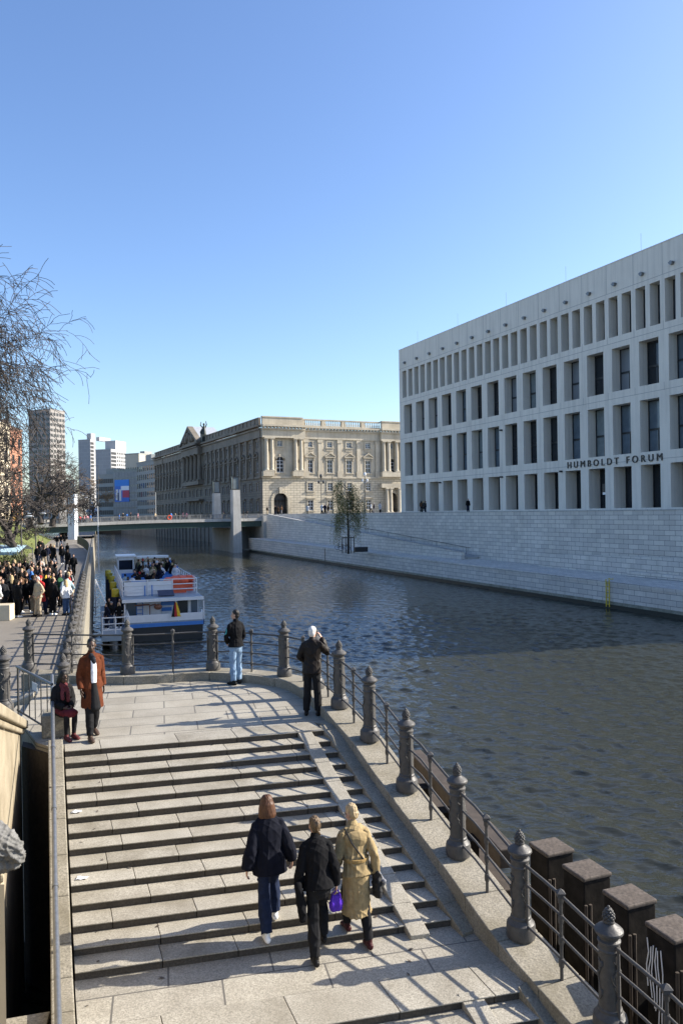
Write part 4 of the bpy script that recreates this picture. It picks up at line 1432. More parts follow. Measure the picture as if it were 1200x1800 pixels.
# pier with the carved animal head
hx = atd(8, 1560, 5.0)
pr_o = empty('bridge_pier', (hx.x - .5, 5.2, 0), 'pale stone pier at the lower left corner carrying a carved head', 'pier')
pq = [(hx.x, 5.0), (hx.x - .42, 5.9), (hx.x - 1.6, 5.9), (hx.x - 1.2, 5.0)]
g = MB(); g.prism(pq, -1, hx.z + .02); g.build('shaft', M['plaster'], pr_o)
g = MB(); g.prism([(x - .0, y) for x, y in pq], hx.z + .021, hx.z + .08); bevel(g.build('cap_stone', M['sandstone'], pr_o), .02)

# ------------------------------------------------------------------ iron railing of the steps
def bollard_mesh():
    g = MB()
    g.lathe([(.178, 0), (.18, .02), (.18, .15), (.172, .165), (.172, .18), (.15, .2), (.138, .225), (.128, .235), (.128, .26), (.116, .275), (.116, .3), (.109, .86), (.118, .87), (.12, .89), (.11, .905), (.112, .955), (.122, .965), (.122, .985),
             (.1, 1.0), (.105, 1.03), (.14, 1.05), (.152, 1.07), (.15, 1.09), (.118, 1.12), (.075, 1.145), (.06, 1.16)], 20)
    for a0 in (math.pi * 1.06, math.pi * 1.56, math.pi * .1, math.pi * .6):       # cast leaf scrolls on the shaft
        for sg, zc_, hh in ((1, .45, .17), (-1, .62, .17), (1, .75, .1)):
            pts = []
            for k in range(9):
                t = k / 8
                a = a0 + sg * .32 * math.sin(t * 4.2) * (1 - .4 * t)
                pts.append((.117 * math.cos(a), .117 * math.sin(a), zc_ - hh / 2 + hh * t))
            g.tube(pts, .0085, 4)
            a = a0 + sg * .28
            g.ell((.115 * math.cos(a), .115 * math.sin(a), zc_), (.02, .02, .035), 6, 4)
    return g
def finial_mesh():
    g = MB()
    prof = [(.05, 1.155), (.062, 1.175), (.055, 1.19)]
    g.lathe(prof, 12)
    for r in range(6):
        z = 1.195 + r * .021
        rr = (.05, .062, .062, .054, .042, .026)[r]
        g.ell((0, 0, z), (rr, rr, .02), 10, 4)
        for k in range(8):
            a = 2 * math.pi * (k + .5 * (r % 2)) / 8
            g.ell((rr * .86 * math.cos(a), rr * .86 * math.sin(a), z), (.019, .019, .017), 5, 4)
    g.ell((0, 0, 1.325), (.018, .018, .022), 6, 4)
    return g
RAILH = (.2, .46, .71, .945)
def baluster_mesh(h=1.0):
    g = MB()
    g.tube([(0, 0, -.05), (0, 0, h - .03)], .021, 8)
    for z in RAILH:
        g.lathe([(.03, z - .05), (.034, z - .03), (.036, z), (.034, z + .03), (.03, z + .05)], 8)
    g.box((0, 0, h - .005), (.085, .085, .05))
    g.add([(-.05, -.05, h + .02), (.05, -.05, h + .02), (.05, .05, h + .02), (-.05, .05, h + .02), (0, 0, h + .065)], [(0, 1, 4), (1, 2, 4), (2, 3, 4), (3, 0, 4), (3, 2, 1, 0)])
    return g
POST = bollard_mesh().mesh('post', None, 28); POST.materials.append(M['iron'])
FIN = finial_mesh().mesh('finial', None, 60); FIN.materials.append(M['iron'])
BAL = baluster_mesh().mesh('baluster', None, 40); BAL.materials.append(M['iron'])
def post(par, p, rz=0, scale=1.0):
    o = link('post', POST, par)
    o.location = V(p) - WL[par.name]
    o.rotation_euler.z = rz
    o.scale = (scale,) * 3
    f = link('finial', FIN, o)
    return o
rail = empty('iron_railing', BP[1], 'grey cast iron railing with thick pine cone posts around the landing and down the steps', 'railing')
for i in range(0, len(BP)):
    post(rail, BP[i], random.Random(i).uniform(-.2, .2))
def rail_line(par, pts, n=7, r=.0165):
    for h in RAILH:
        g = MB(); g.tube([p + V((0, 0, h)) for p in pts], r if h < .9 else r * 1.25, n); g.build('rail', M['iron'], par, smooth=60)
for i in range(len(BP) - 1):
    a_, c_ = BP[i], BP[i + 1]
    seg = KL[i * 6:(i + 1) * 6 + 1] if i * 6 + 6 < len(KL) else [a_, c_]
    mid = seg[len(seg) // 2]
    o = link('baluster', BAL, rail)
    o.location = mid - WL[rail.name]
    dirv = (c_ - a_).normalized()
    if i >= 5:      # on the steps the rails run level from each post, then bend down at the baluster
        m0 = mid + V((0, 0, .04))
        q = (a_ + (mid - a_) * .62); q.z = a_.z + (mid.z - a_.z) * .35
        line = [a_ + V((0, 0, 0)), q, m0 - dirv * .02, m0, c_ + V((0, 0, .02))]
    else:
        line = seg
    rail_line(rail, line)
    for e, sgn in ((a_, 1), (c_, -1)):          # short bar tying the rails beside each post
        h0 = V((dirv.x, dirv.y, 0)).normalized() * .135 * sgn
        dz = (c_ - a_).z / max(.1, (c_ - a_).length) * .135 * sgn
        g = MB(); g.tube([e + h0 + V((0, 0, RAILH[0] + dz)), e + h0 + V((0, 0, RAILH[-1] + dz))], .016, 6); g.build('tie_bar', M['iron'], rail, smooth=60)
# second railing from the left post up beside the wing wall
lp = atz(8, 1252, 4.6)
lr = empty('iron_railing', lp, 'short cast iron railing with one thick post behind the cream wing wall', 'railing')
post(lr, lp)
q_ = lp + V((-1.7, -.9, .35))
post(lr, q_)
rail_line(lr, [lp, q_])
# light steel guard rail at the head of the pit
gr = empty('guard_rail', atz(62, 1262, 4.4), 'light grey steel guard rail with thin upright bars at the head of the pit', 'railing')
a_, c_ = atz(30, 1172, 5.45), atz(92, 1203, 5.38)
up = V((0, 0, 1))
g = MB(); g.tube([a_, c_], .028, 8); g.build('top_rail', M['steel_pipe'], gr, smooth=60)
g = MB(); g.tube([a_ - up * .88, c_ - up * .88], .02, 6); g.build('bottom_rail', M['iron_dark'], gr, smooth=60)
for k in range(6):
    p = a_ + (c_ - a_) * (k + .2) / 6
    g = MB(); g.tube([p, p - up * (.88 if k not in (0, 5) else 1.05)], .011 if k else .022, 5); g.build('upright', M['iron_dark'], gr)
# small white notice on the guard rail, blank as far as the photograph shows
g = MB(); p = a_ + (c_ - a_) * .68; g.obox(p + V((-.14, -.04, -.2)), (c_ - a_).normalized() * .26, (0, .01, 0), (0, 0, .15)); g.build('notice_plate', M['offwhite'], gr)

# promenade railing: posts, rails
prr = empty('promenade_railing', pr(20, 0, 3.9), 'long cast iron railing with thick posts along the promenade edge beside the crowd', 'railing')
g = MB()
g.prism([pr(-1.4, -.28), pr(95, -.28), pr(95, .23), pr(-1.4, .23)], 3.7, 4.05)
cb = g.build('promenade_kerb', M['curb']); tag(cb, kind='structure')
NT = 17
PP = [pr(-1.2 + 1.75 * k, -.02, 4.05) for k in range(NT)]
for k, p in enumerate(PP):
    post(prr, p, k * .3)
    if k < NT - 1:
        m_ = (p + PP[k + 1]) / 2
        o = link('baluster', BAL, prr); o.location = m_ - WL[prr.name]
for h in RAILH:
    g = MB(); g.tube([PP[0] + up * h, PP[-1] + up * h], .02, 6); g.build('rail', M['iron'], prr, smooth=60)
# river wall of the promenade, battered and pale
b = MB()
b.add([pr(-1.4, .2, 4.04), pr(420, .2, 4.04), pr(420, .42, -1), pr(-1.4, .42, -1), pr(-1.4, -.1, 4.0), pr(420, -.1, 4.0), pr(420, -.1, -1), pr(-1.4, -.1, -1)], [(0, 3, 2, 1), (0, 1, 5, 4), (3, 7, 6, 2), (0, 4, 7, 3), (1, 2, 6, 5)])
rwp = b.build('river_wall', M['curb'], uv=0); tag(rwp, 'pale battered stone river wall of the left promenade', 'wall')
# dark bar fence further along, towards the bridge
df = empty('bar_fence', pr(60, 0, 4.05), 'dark close barred metal fence along the promenade towards the bridge', 'fence')
t = 27.6
g = MB()
while t < 112:
    p = pr(t, -.02 - max(0, t - 62) ** 2 * .0009, 4.05)
    g.tube([p, p + up * 1.22], .03, 4, False)
    t += .16
g.build('bars', M['iron_dark'], df)
pts = [pr(t, -.02 - max(0, t - 62) ** 2 * .0009, 4.05) for t in range(27, 113, 3)]
for h in (.15, 1.22):
    g = MB(); g.tube([p + up * h for p in pts], .035, 5); g.build('rail', M['iron_dark'], df)

# stone block seat at the left edge of the promenade
p = atz(2, 1092, 3.9)
g = MB(); g.box((p.x - .5, p.y + .4, 4.25), (1.6, .8, .7), .15)
tag(bevel(g.build('stone_block', M['plaster'], None), .02), 'cream stone block at the left edge in front of the crowd', 'block')

# ------------------------------------------------------------------ piles in the river beside the steps
PIL = [(905, 1440, 3.5), (968, 1487, 3.6), (1030, 1527, 3.6), (1105, 1573, 3.6), (1185, 1630, 3.6), (1275, 1690, 3.6)]
rv = (atz(1185, 1630, 3.6) - atz(968, 1487, 3.6)); rv.z = 0
pa = math.atan2(rv.y, rv.x)
for i, (px, py, z) in enumerate(PIL):
    if i == 0: continue
    p = atz(px, py, z)
    lab = ['', 'rusty capped square steel pile highest up beside the railing', 'rusty capped square steel pile between the tallest post and the next pile', 'rusty capped square steel pile standing third along the row in the river',
           'rusty capped square steel pile with white paint runs on its side', 'rusty capped square steel pile nearest to the bottom right corner'][i]
    ro = empty('mooring_pile', (p.x, p.y, -.5), lab, 'pile', 'square steel piles beside the steps')
    g = MB(); g.box((p.x, p.y, (z - .05 - 1) / 2), (.44, .44, z - .05 + 1), pa); bevel(g.build('shaft', M['pile_side'], ro), .02)
    g = MB(); g.box((p.x, p.y, z - .02), (.47, .47, .06), pa); bevel(g.build('cap_plate', M['pile_cap'], ro), .02)
    ax, ay = V((math.cos(pa), math.sin(pa), 0)), V((-math.sin(pa), math.cos(pa), 0))
    for s_ in (-.06, .02):
        q = p - ax * -.0 + ax * .24 + ay * s_ * 0 - ay * 0
    c0 = p + ax * .235 - ay * .2
    g = MB()
    for s_ in (0, .07):
        g.tube([V((c0.x, c0.y, -.5)) + ax * 0 + ay * s_, V((c0.x, c0.y, z - .35)) + ay * s_], .022, 6)
    g.build('guide_rod', M['rust'], ro)
    if i == 4:
        r_ = random.Random(3)
        g = MB()
        for k in range(6):
            x0 = -.2 + .045 * k
            q = p - ay * .226 * (1 if (p - ay).y < p.y else -1)
            pts = [V((q.x, q.y, z - .15 - r_.uniform(0, .1))) + ax * (x0 + r_.uniform(-.01, .01) + .02 * math.sin(j * 1.7 + k)) - up * j * (.14 + .02 * k) for j in range(5)]
            g.tube(pts, .008, 4)
        g.build('paint_runs', M['white'], ro)
wb = empty('fender_beam', (2, 14, 3.2), 'rusty brown fender beam fixed outside the railing above the river', 'beam')
a_, c_ = atz(728, 1318, 3.35), atz(893, 1492, 3.3)
dv = (c_ - a_).normalized()
nv = V((-dv.y, dv.x, 0))
for dz in (0, -.62):
    g = MB(); g.obox(a_ - nv * .14 + up * (dz - .3), c_ - a_, nv * .28, up * .3); bevel(g.build('beam', M['rust'], wb), .02)
for f in (.04, .3, .55, .8):
    p = a_ + (c_ - a_) * f + nv * (.3 if nv.x > 0 else -.3) * -1
    g = MB(); g.box((p.x, p.y, 1.0), (.3, .3, 4.2), math.atan2(dv.y, dv.x)); g.build('pile', M['pile_side'], wb)
a_, c_ = atz(1000, 1660, 2.2), atz(1260, 1860, 2.2)
g = MB(); g.obox(a_, c_ - a_, (.0, .25, 0), (0, 0, .3)); g.build('lower_beam', M['pile_side'], wb)
# carved head on the bridge pier comes with the figures

# ------------------------------------------------------------------ excursion boat
bdir = math.atan2(RIV.y, RIV.x) - math.pi / 2 + rad(.5)
c0 = atd(291, 1128, 52.0)
boat = empty('excursion_boat', (c0.x, c0.y, 0), 'white and blue excursion boat with an open top deck full of passengers', 'boat', rz=bdir)
BW, BLN = 5.5, 26.0                         # local y runs forward from the stern
def hull_ring(y, z0, z1, w0, w1): return
g = MB()
st_ = [(0, 2.55), (1.5, 2.72), (6, 2.75), (18, 2.75), (22.5, 2.2), (25.2, 1.0), (26, .15)]
def hull(mb, z0, z1, k0=1.0, k1=1.0):
    pts = [(-w_ * k0, y) for y, w_ in st_] + [(w_ * k0, y) for y, w_ in reversed(st_)]
    lo = [(x, y, z0) for x, y in pts]
    hi = [(x * k1 / k0, y, z1) for x, y in pts]
    n = len(pts)
    mb.add(lo + hi, [tuple(range(n)), tuple(range(2 * n - 1, n - 1, -1))] + [(i, n + i, n + (i + 1) % n, (i + 1) % n) for i in range(n)])
hull(g, -.5, .95, .97, 1.0)
hl = g.build('hull', M['boat_black'], boat, local=True)
g = MB(); hull(g, .951, 1.2, 1.012, 1.012); g.build('rubbing_strake', M['boat_blue'], boat, local=True)
g = MB(); hull(g, 1.201, 1.3, 1.0, 1.0); g.build('main_deck', M['deck_grey'], boat, local=True)
g = MB()                                   # bulwark round the stern
for a_, c_ in (((-2.55, 0), (2.55, 0)), ((-2.72, 1.6), (-2.55, 0)), ((2.55, 0), (2.72, 1.6)), ((-2.75, 24), (-2.72, 1.6))):
    if a_[1] > 20: continue
    d_ = V((c_[0] - a_[0], c_[1] - a_[1], 0)); n_ = V((-d_.y, d_.x, 0)).normalized() * .08
    g.obox((a_[0], a_[1], 1.3), d_, n_, (0, 0, .48))
for k in (-.9, .9):
    g.obox((k, -.012, 1.25), (.03, 0, 0), (0, .012, 0), (0, 0, .5))
g.build('bulwark', M['white'], boat, local=True)
g = MB()                                   # cabin walls with openings aft
Y0 = 2.0
g.obox((-2.5, Y0, 1.3), (5.0, 0, 0), (0, 18.5, 0), (0, 0, 1.28))
cab = g.build('cabin', M['offwhite'], boat, local=True)
for x0, x1, m_, nm in ((-2.42, -1.75, 'glass_blue', 'window'), (-1.72, -.1, 'white', 'wall_panel'), (-.05, 1.0, 'offwhite', 'wall_panel'), (1.05, 1.75, 'frame_dark', 'door'), (1.8, 1.95, 'white', 'door_post'), (2.0, 2.45, 'glass_blue', 'window')):
    g = MB(); g.obox((x0, Y0 - .05, 1.36), (x1 - x0, 0, 0), (0, .048, 0), (0, 0, 1.12)); g.build(nm, M[m_], cab, local=True)
for sx in (-1, 1):
    for k in range(8):
        g = MB(); g.obox((sx * 2.5 - (.04 if sx < 0 else 0), 2.6 + k * 2.2, 1.55), (.04, 0, 0), (0, 1.9, 0), (0, 0, .8)); g.build('window', M['glass_blue'], cab, local=True)
g = MB(); g.obox((-2.72, .9, 2.6), (5.44, 0, 0), (0, 20.3, 0), (0, 0, .14)); g.build('top_deck', M['deck_grey'], boat, local=True)
g = MB(); g.obox((-2.75, .85, 2.55), (5.5, 0, 0), (0, .05, 0), (0, 0, .22)); g.build('deck_edge', M['white'], boat, local=True)
for x in (-1.0, .0):                       # stern rail frames, ladders, tables
    g = MB()
    for s_ in (-.2, .2):
        g.tube([(x - .55 + s_, 1.75, 1.3), (x - .55 + s_, 1.75, 2.6)], .03, 6)
    for k in range(5):
        g.tube([(x - .75, 1.75, 1.45 + k * .25), (x - .35, 1.75, 1.45 + k * .25)], .025, 6)
    if x < -.5: g.build('ladder', M['boat_blue'], boat, local=True)
def boat_rail(pts, hs, name='deck_rail', mat=M['white'], r=.035, every=1.3):
    g = MB()
    for h in hs:
        g.tube([V(p) + up * h for p in pts], r, 6)
    for i in range(len(pts) - 1):
        a_, c_ = V(pts[i]), V(pts[i + 1])
        n = max(1, int((c_ - a_).length / every))
        for k in range(n + (i == len(pts) - 2)):
            p = a_ + (c_ - a_) * k / n
            g.tube([p, p + up * hs[-1]], r, 6)
    g.build(name, mat, boat, local=True)
boat_rail([(-2.6, 21, 2.74), (-2.6, 3.4, 2.74), (2.6, 3.4, 2.74), (2.6, 21, 2.74)], (.38, .74, 1.1))
g = MB(); g.obox((-2.5, 3.45, 2.8), (3.4, 0, 0), (0, .03, 0), (0, 0, .95)); g.build('rail_panel', M['white'], boat, local=True)
for k in range(3):
    g = MB(); g.obox((-2.35, 2.6, 2.85 + k * .22), (1.1, 0, 0), (0, .05, 0), (0, 0, .14)); g.build('bench_slat', M['white'], boat, local=True)
g = MB()
g.tube([(-.6, 3.0, 2.74), (-.6, 3.0, 3.5)], .04, 6); g.tube([(-1.1, 3.0, 2.74), (-1.1, 3.0, 3.5)], .04, 6)
g.build('stair_rail', M['boat_blue'], boat, local=True)
g = MB(); g.obox((-.25, 2.0, 2.78), (1.1, 0, 0), (0, .9, .3), (0, -.03, .06)); g.build('stair_hatch', M['pile_blue'], boat, local=True)
# life rafts on the top deck
for k, (x, y) in enumerate(((1.35, 4.6), (2.0, 5.9))):
    g = MB(); g.limb([(x - .75, y, 3.62), (x + .55, y, 3.62)], [(.28, .42), (.28, .42)], 12, ref=V((0, 0, 1)))
    for s_ in (-.4, .2):
        g.tube([(x + s_, y - .45, 3.62), (x + s_, y - .3, 3.9), (x + s_, y + .3, 3.9), (x + s_, y + .45, 3.62)], .03, 5)
    g.obox((x - .8, y - .3, 2.74), (1.4, 0, 0), (0, .6, 0), (0, 0, .62))
    g.build('life_raft', M['orange'], boat, local=True, smooth=50)
# wheelhouse
wh = MB()
for x0, x1 in ((-2.3, -2.2), (-.95, -.85)):
    wh.obox((x0, 21.6, 2.5), (x1 - x0, 0, 0), (0, 2.4, 0), (0, 0, 2.0))
wh.obox((-2.3, 21.6, 2.5), (1.45, 0, 0), (0, .1, 0), (0, 0, .9))
wh.obox((-2.3, 21.6, 4.3), (1.45, 0, 0), (0, .1, 0), (0, 0, .3))
wh.obox((-2.45, 21.4, 4.6), (1.8, 0, 0), (0, 2.9, 0), (0, 0, .14))
wh.obox((-.5, 23.0, 4.35), (3.0, 0, 0), (0, .9, 0), (0, 0, .2))
for x in (-.3, 2.3):
    wh.tube([(x, 23.4, 2.5), (x, 23.4, 4.4)], .06, 6)
who = wh.build('wheelhouse', M['white'], boat, local=True)
g = MB(); g.obox((-2.2, 21.7, 3.4), (1.25, 0, 0), (0, .04, 0), (0, 0, .9)); g.build('window', M['glass'], who, local=True)
# rows of seats, fenders and mooring ropes
for y_ in (6.5, 7.8, 9.1, 10.4, 11.7, 13.0, 14.3):
    for x_ in (-1.7, .9):
        g = MB(); g.obox((x_ - .55, y_, 3.15), (1.5, 0, 0), (0, .38, 0), (0, 0, .05)); g.obox((x_ - .55, y_ - .04, 3.2), (1.5, 0, 0), (0, .04, 0), (0, 0, .4)); g.tube([(x_ - .4, y_ + .2, 2.74), (x_ - .4, y_ + .2, 3.15)], .03, 5); g.tube([(x_ + .8, y_ + .2, 2.74), (x_ + .8, y_ + .2, 3.15)], .03, 5)
        g.build('deck_bench', M['boat_blue'], boat, local=True)
for y_ in (2.5, 7, 12, 17):
    for sx in (-1, 1):
        g = MB(); g.tube([(sx * 2.86, y_ + .3 * math.cos(a), .95 + .3 * math.sin(a)) for a in [2 * math.pi * k / 14 for k in range(15)]], .1, 6, False); g.tube([(sx * 2.8, y_, 1.25), (sx * 2.76, y_, 1.75)], .02, 4); g.build('tyre_fender', M['boat_black'], boat, local=True)
g = MB(); g.tube([(-2.6, .4, 1.4), (-3.0, 1.6, 1.15), (-3.5, 3.2, 1.5)], .025, 5); g.build('mooring_rope', M['offwhite'], boat, local=True)
for x_ in (-2.62, 2.62):
    g = MB(); g.tube([(x_, .05, 1.3), (x_, .05, 2.55)], .04, 6); g.build('deck_post', M['white'], boat, local=True)
# stern winch, davit, sign boards and flag
g = MB(); g.tube([(-.9, 1.3, 1.3), (-.9, 1.3, 2.25), (-.5, 1.2, 2.35)], .05, 6); g.tube([(-1.9, 1.4, 2.3), (-.9, 1.4, 2.32)], .05, 6); g.ell((-.35, 1.2, 2.15), (.28, .2, .2), 8, 6); g.build('davit', plain('rusty_davit', (.2, .08, .04)), boat, local=True)
for x0, z in ((-.1, 2.15), (-.05, 1.75)):
    g = MB(); g.obox((x0, 1.9, z), (1.15 if z > 2 else .7, 0, 0), (0, .04, 0), (0, 0, .26)); so = g.build('name_board', M['boat_blue'], boat, local=True)
    r_ = random.Random(int(z * 10))
g = MB(); g.obox((-.2, .9, 1.3), (1.2, 0, 0), (0, .6, 0), (0, 0, .28)); g.build('locker', M['deck_grey'], boat, local=True)
g = MB(); g.tube([(.75, .3, 1.3), (.72, -.05, 2.75)], .03, 6); fs = g.build('flag_staff', M['white'], boat, local=True)
for k, m_ in enumerate(('black_cloth', 'red', 'gold')):  # hanging tricolour in three folded strips
    g = MB()
    n = 7
    vs = []
    for j in range(n):
        z = 2.6 - j * .17
        ww_ = .1 + .055 * j
        x = .72 - .02 + (-.6 + .42 * k) * ww_ * 1.1
        vs += [(x, -.04 + .05 * math.sin(j * .9 + k), z), (x + ww_ * .62, -.02 + .05 * math.sin(j * .9 + k + 1.2), z - .03)]
    g.add(vs, [(2 * j, 2 * j + 1, 2 * j + 3, 2 * j + 2) for j in range(n - 1)])
    o = g.build('flag_stripe', M[m_], fs, local=True)
    md = o.modifiers.new('thick', 'SOLIDIFY'); md.thickness = .02

# landing stage with rail, dolphins with yellow caps, flag pole
ls = empty('landing_stage', pr(36, 1.6, .4), 'grey floating landing stage with white rails between the promenade and the boat', 'landing stage')
a_ = pr(31, .95)
g = MB(); g.obox((a_.x, a_.y, .55), RIVN * 1.75, RIV * 16, (0, 0, .45)); g.build('pontoon', M['deck_grey'], ls)
for t_ in (31.1, 34.5):
    g = MB()
    for h in (.25, .62, 1.02):
        g.tube([pr(t_, 1.0, 1.0 + h), pr(t_, 2.6, 1.0 + h)], .035, 6)
    for o_ in (1.0, 1.8, 2.6):
        g.tube([pr(t_, o_, 1.0), pr(t_, o_, 2.05)], .035, 6)
    g.build('end_rail', M['white'], ls)
g = MB()
for h in (.5, 1.0):
    g.tube([pr(31.1, 2.65, 1 + h), pr(46, 2.65, 1 + h)], .03, 6)
for k in range(9):
    g.tube([pr(31.1 + k * 1.8, 2.65, 1), pr(31.1 + k * 1.8, 2.65, 2)], .03, 6)
g.build('side_rail', M['white'], ls)
g = MB(); a_ = pr(41, .6, 3.7); c_ = pr(36, 1.5, 1.9)
g.tube([a_, c_], .04, 6); g.tube([c_, c_ - up * .9], .04, 6); g.tube([a_, a_ - up * 2.7], .04, 6)
g.build('gangway_rail', M['white'], ls)
g = MB(); q = pr(31.8, 1.7); g.tube([(q.x, q.y, -.5), (q.x, q.y, .55)], .28, 12); g.build('float', M['steel_pipe'], ls)
for k, (px, py) in enumerate(((203, 1036), (199.5, 1024), (197, 1013.5), (193, 1008), (190, 1003))):
    p = atz(px, py, 2.95)
    lab = ['yellow capped dark mooring pile nearest to the boat stern', 'yellow capped mooring pile second from the boat stern', 'yellow capped mooring pile in the middle of the row beside the boat', 'yellow capped mooring pile fourth along the row beside the boat', 'yellow capped mooring pile farthest along beside the boat'][k]
    ro = empty('mooring_dolphin', (p.x, p.y, -.5), lab, 'pile', 'yellow capped piles beside the boat')
    g = MB(); g.lathe([(.26, -.5), (.26, 2.4)], 14, (p.x, p.y, 0)); g.build('shaft', M['pile_blue'], ro, smooth=50)
    g = MB(); g.lathe([(.275, 2.401), (.275, 2.92), (.22, 3.0)], 14, (p.x, p.y, 0)); g.build('cap', M['yellow'], ro, smooth=50)
p0 = atz(174, 1003, 1.0)
fp = MB(); fp.tube([(p0.x, p0.y, .8), (p0.x, p0.y, 8.5 + (906 - 889) * p0.y / 1350)], [.075, .045], 10)
tag(fp.build('flag_pole', M['white'], None, smooth=60), 'tall thin white pole standing on the landing stage', 'pole')

# small moored boat under the bridge
p = atz(160, 936, 0)
mb_ = empty('moored_boat', (p.x, p.y, 0), 'small white boat moored beyond the bridge on the left', 'boat')
g = MB(); g.prism([(p.x - 7, p.y), (p.x - 5, p.y - 1.6), (p.x + 7, p.y - 1.6), (p.x + 7, p.y + 1.6), (p.x - 5, p.y + 1.6)], -.3, 1.1); g.build('hull', M['white'], mb_)
g = MB(); g.obox((p.x - 2, p.y - 1.2, 1.1), (8, 0, 0), (0, 2.4, 0), (0, 0, 1.0)); g.build('cabin', M['glass'], mb_)
g = MB(); g.obox((p.x - 2.3, p.y - 1.4, 2.1), (8.6, 0, 0), (0, 2.8, 0), (0, 0, .25)); g.build('roof', M['white'], mb_)
p = atz(225, 937, 0)
mb_ = empty('moored_boat', (p.x, p.y, 0), 'long dark low barge moored beyond the bridge under its middle', 'boat')
g = MB(); g.prism([(p.x - 26, p.y), (p.x - 22, p.y - 2.5), (p.x + 26, p.y - 2.5), (p.x + 26, p.y + 2.5), (p.x - 22, p.y + 2.5)], -.3, 1.3); g.build('hull', M['boat_black'], mb_)
g = MB(); g.obox((p.x - 10, p.y - 2, 1.3), (30, 0, 0), (0, 4, 0), (0, 0, 1.2)); g.build('cabin', M['frame_dark'], mb_)

# ------------------------------------------------------------------ lamps
def lamp(p, h, label, arm=.9, group=None, double=False, z=None):
    ro = empty('street_lamp', p, label, 'street lamp', group)
    x, y, z = p
    g = MB(); g.lathe([(.13, 0), (.13, .6), (.08, .7), (.06, h)], 8, p); g.build('pole', M['iron'], ro, smooth=50)
    for sg in ((-1, 1) if double else (1,)):
        g = MB(); g.tube([(x, y, z + h - .1), (x + sg * arm * .6, y, z + h + .12), (x + sg * arm, y, z + h + .05)], .04, 6); g.build('arm', M['iron'], ro)
        g = MB(); g.ell((x + sg * (arm + .25), y, z + h), (.38, .16, .09), 10, 6); g.build('lamp_head', M['offwhite'], ro, smooth=180)
p = atz(64, 981, 3.95); lamp(V((p.x, p.y, 3.95)), 4.9, 'grey double headed street lamp beside the promenade path', .55, double=True)
p = atz(39, 1008, 3.95); lamp(V((p.x, p.y, 3.95)), 4.6, 'slim street lamp at the foot of the grass slope', .4)
p = atd(150, 905, 190); lamp(V((p.x, p.y, 6.6)), 6.5, 'slim lamp post standing on the road bridge near its left end', .1)
p = atd(174, 905, 200); lamp(V((p.x, p.y, 6.6)), 15, 'tall road lamp with one arm above the bridge', -2.2)
for px, lab, dp in ((565, 'ornate lamp post in front of the palace with a round cluster top', 150), (585, 'thin lamp post in front of the palace left of the willow', 152), (642, 'lamp post with a white head in front of the palace right of the willow', 150)):
    p = atd(px, 902, dp)
    ro = empty('lamp_post', (p.x, p.y, 8.2), lab, 'street lamp')
    hh = {565: 7.4, 585: 7.8, 642: 7.6}[px]
    g = MB(); g.lathe([(.14, 0), (.14, .9), (.07, 1.0), (.055, hh)], 8, (p.x, p.y, 8.2)); g.build('pole', M['iron_dark'], ro)
    if px != 585:
        g = MB(); g.ell((p.x, p.y, 8.2 + hh), (.28, .28, .4), 8, 6); g.tube([(p.x - .45, p.y, 7.9 + hh - 1.1), (p.x, p.y, 7.6 + hh - 1.1), (p.x + .45, p.y, 7.9 + hh - 1.1)], .05, 5)
        g.build('lamp_crown', M['offwhite'] if px == 642 else M['iron_dark'], ro)
        for sg in (-1, 1):
            g = MB(); g.ell((p.x + sg * .45, p.y, 8.0 + hh - 1.0), (.22, .22, .33), 8, 6); g.build('lamp_head', M['offwhite'] if px == 642 else M['iron_dark'], ro)

# ------------------------------------------------------------------ trees
def bare_tree(name, label, base, h, seed, lean=(0, 0), spread=1.0, levels=6, mat=None, twigs=None, trunk_r=.28, droop=.0, group=None, bias=None, first=.3, children=(3, 4), kinkiness=.18, tipr=.008):
    "trunk and limbs in one mesh, thin branches and twigs in another"
    r = random.Random(seed)
    tr, cr = MB(), MB()
    base = V(base)
    def grow(p, d, L, rr, lev):
        n = 5 if lev < 3 else 4
        pts, rs = [p.copy()], [rr]
        q = p.copy()
        for k in range(n):
            d = (d + V((r.gauss(0, kinkiness), r.gauss(0, kinkiness), r.gauss(0, kinkiness) - droop * lev * .06 + (.05 if lev < 2 else 0)))).normalized()
            q = q + d * (L / n)
            pts.append(q.copy())
            rs.append(max(tipr, rr * (1 - .55 * (k + 1) / n)))
        (tr if lev < 2 else cr).tube(pts, rs, 7 if lev < 2 else (4 if lev < 4 else 3), cap=lev < 3)
        if lev >= levels - 1:
            return
        m = r.randint(*children) + (2 if lev == 0 else 0)
        for j in range(m):
            f = first + (1 - first) * (j + r.uniform(.2, .9)) / m if lev == 0 else .25 + .75 * (j + r.random()) / m
            i = min(n - 1, int(f * n))
            a = pts[i] + (pts[i + 1] - pts[i]) * (f * n - i)
            ang = rad(r.uniform(28, 62)) * spread
            axis = d.cross(V((r.gauss(0, 1), r.gauss(0, 1), r.gauss(0, 1)))).normalized()
            nd = (Matrix.Rotation(ang, 3, axis) @ (pts[i + 1] - pts[i]).normalized())
            if bias and lev < 2:
                nd = (nd + V(bias) * .55).normalized()
            grow(a, nd, L * r.uniform(.52, .78), max(tipr, rs[i] * r.uniform(.5, .68)), lev + 1)
    grow(base - up * .3, V((lean[0], lean[1], 1)).normalized(), h * .55, trunk_r, 0)
    ro = empty(name, base, label, 'tree', group)
    tr.build('trunk', mat or M['bark'], ro, smooth=60)
    cr.build('crown', twigs or mat or M['bark'], ro)
    return ro
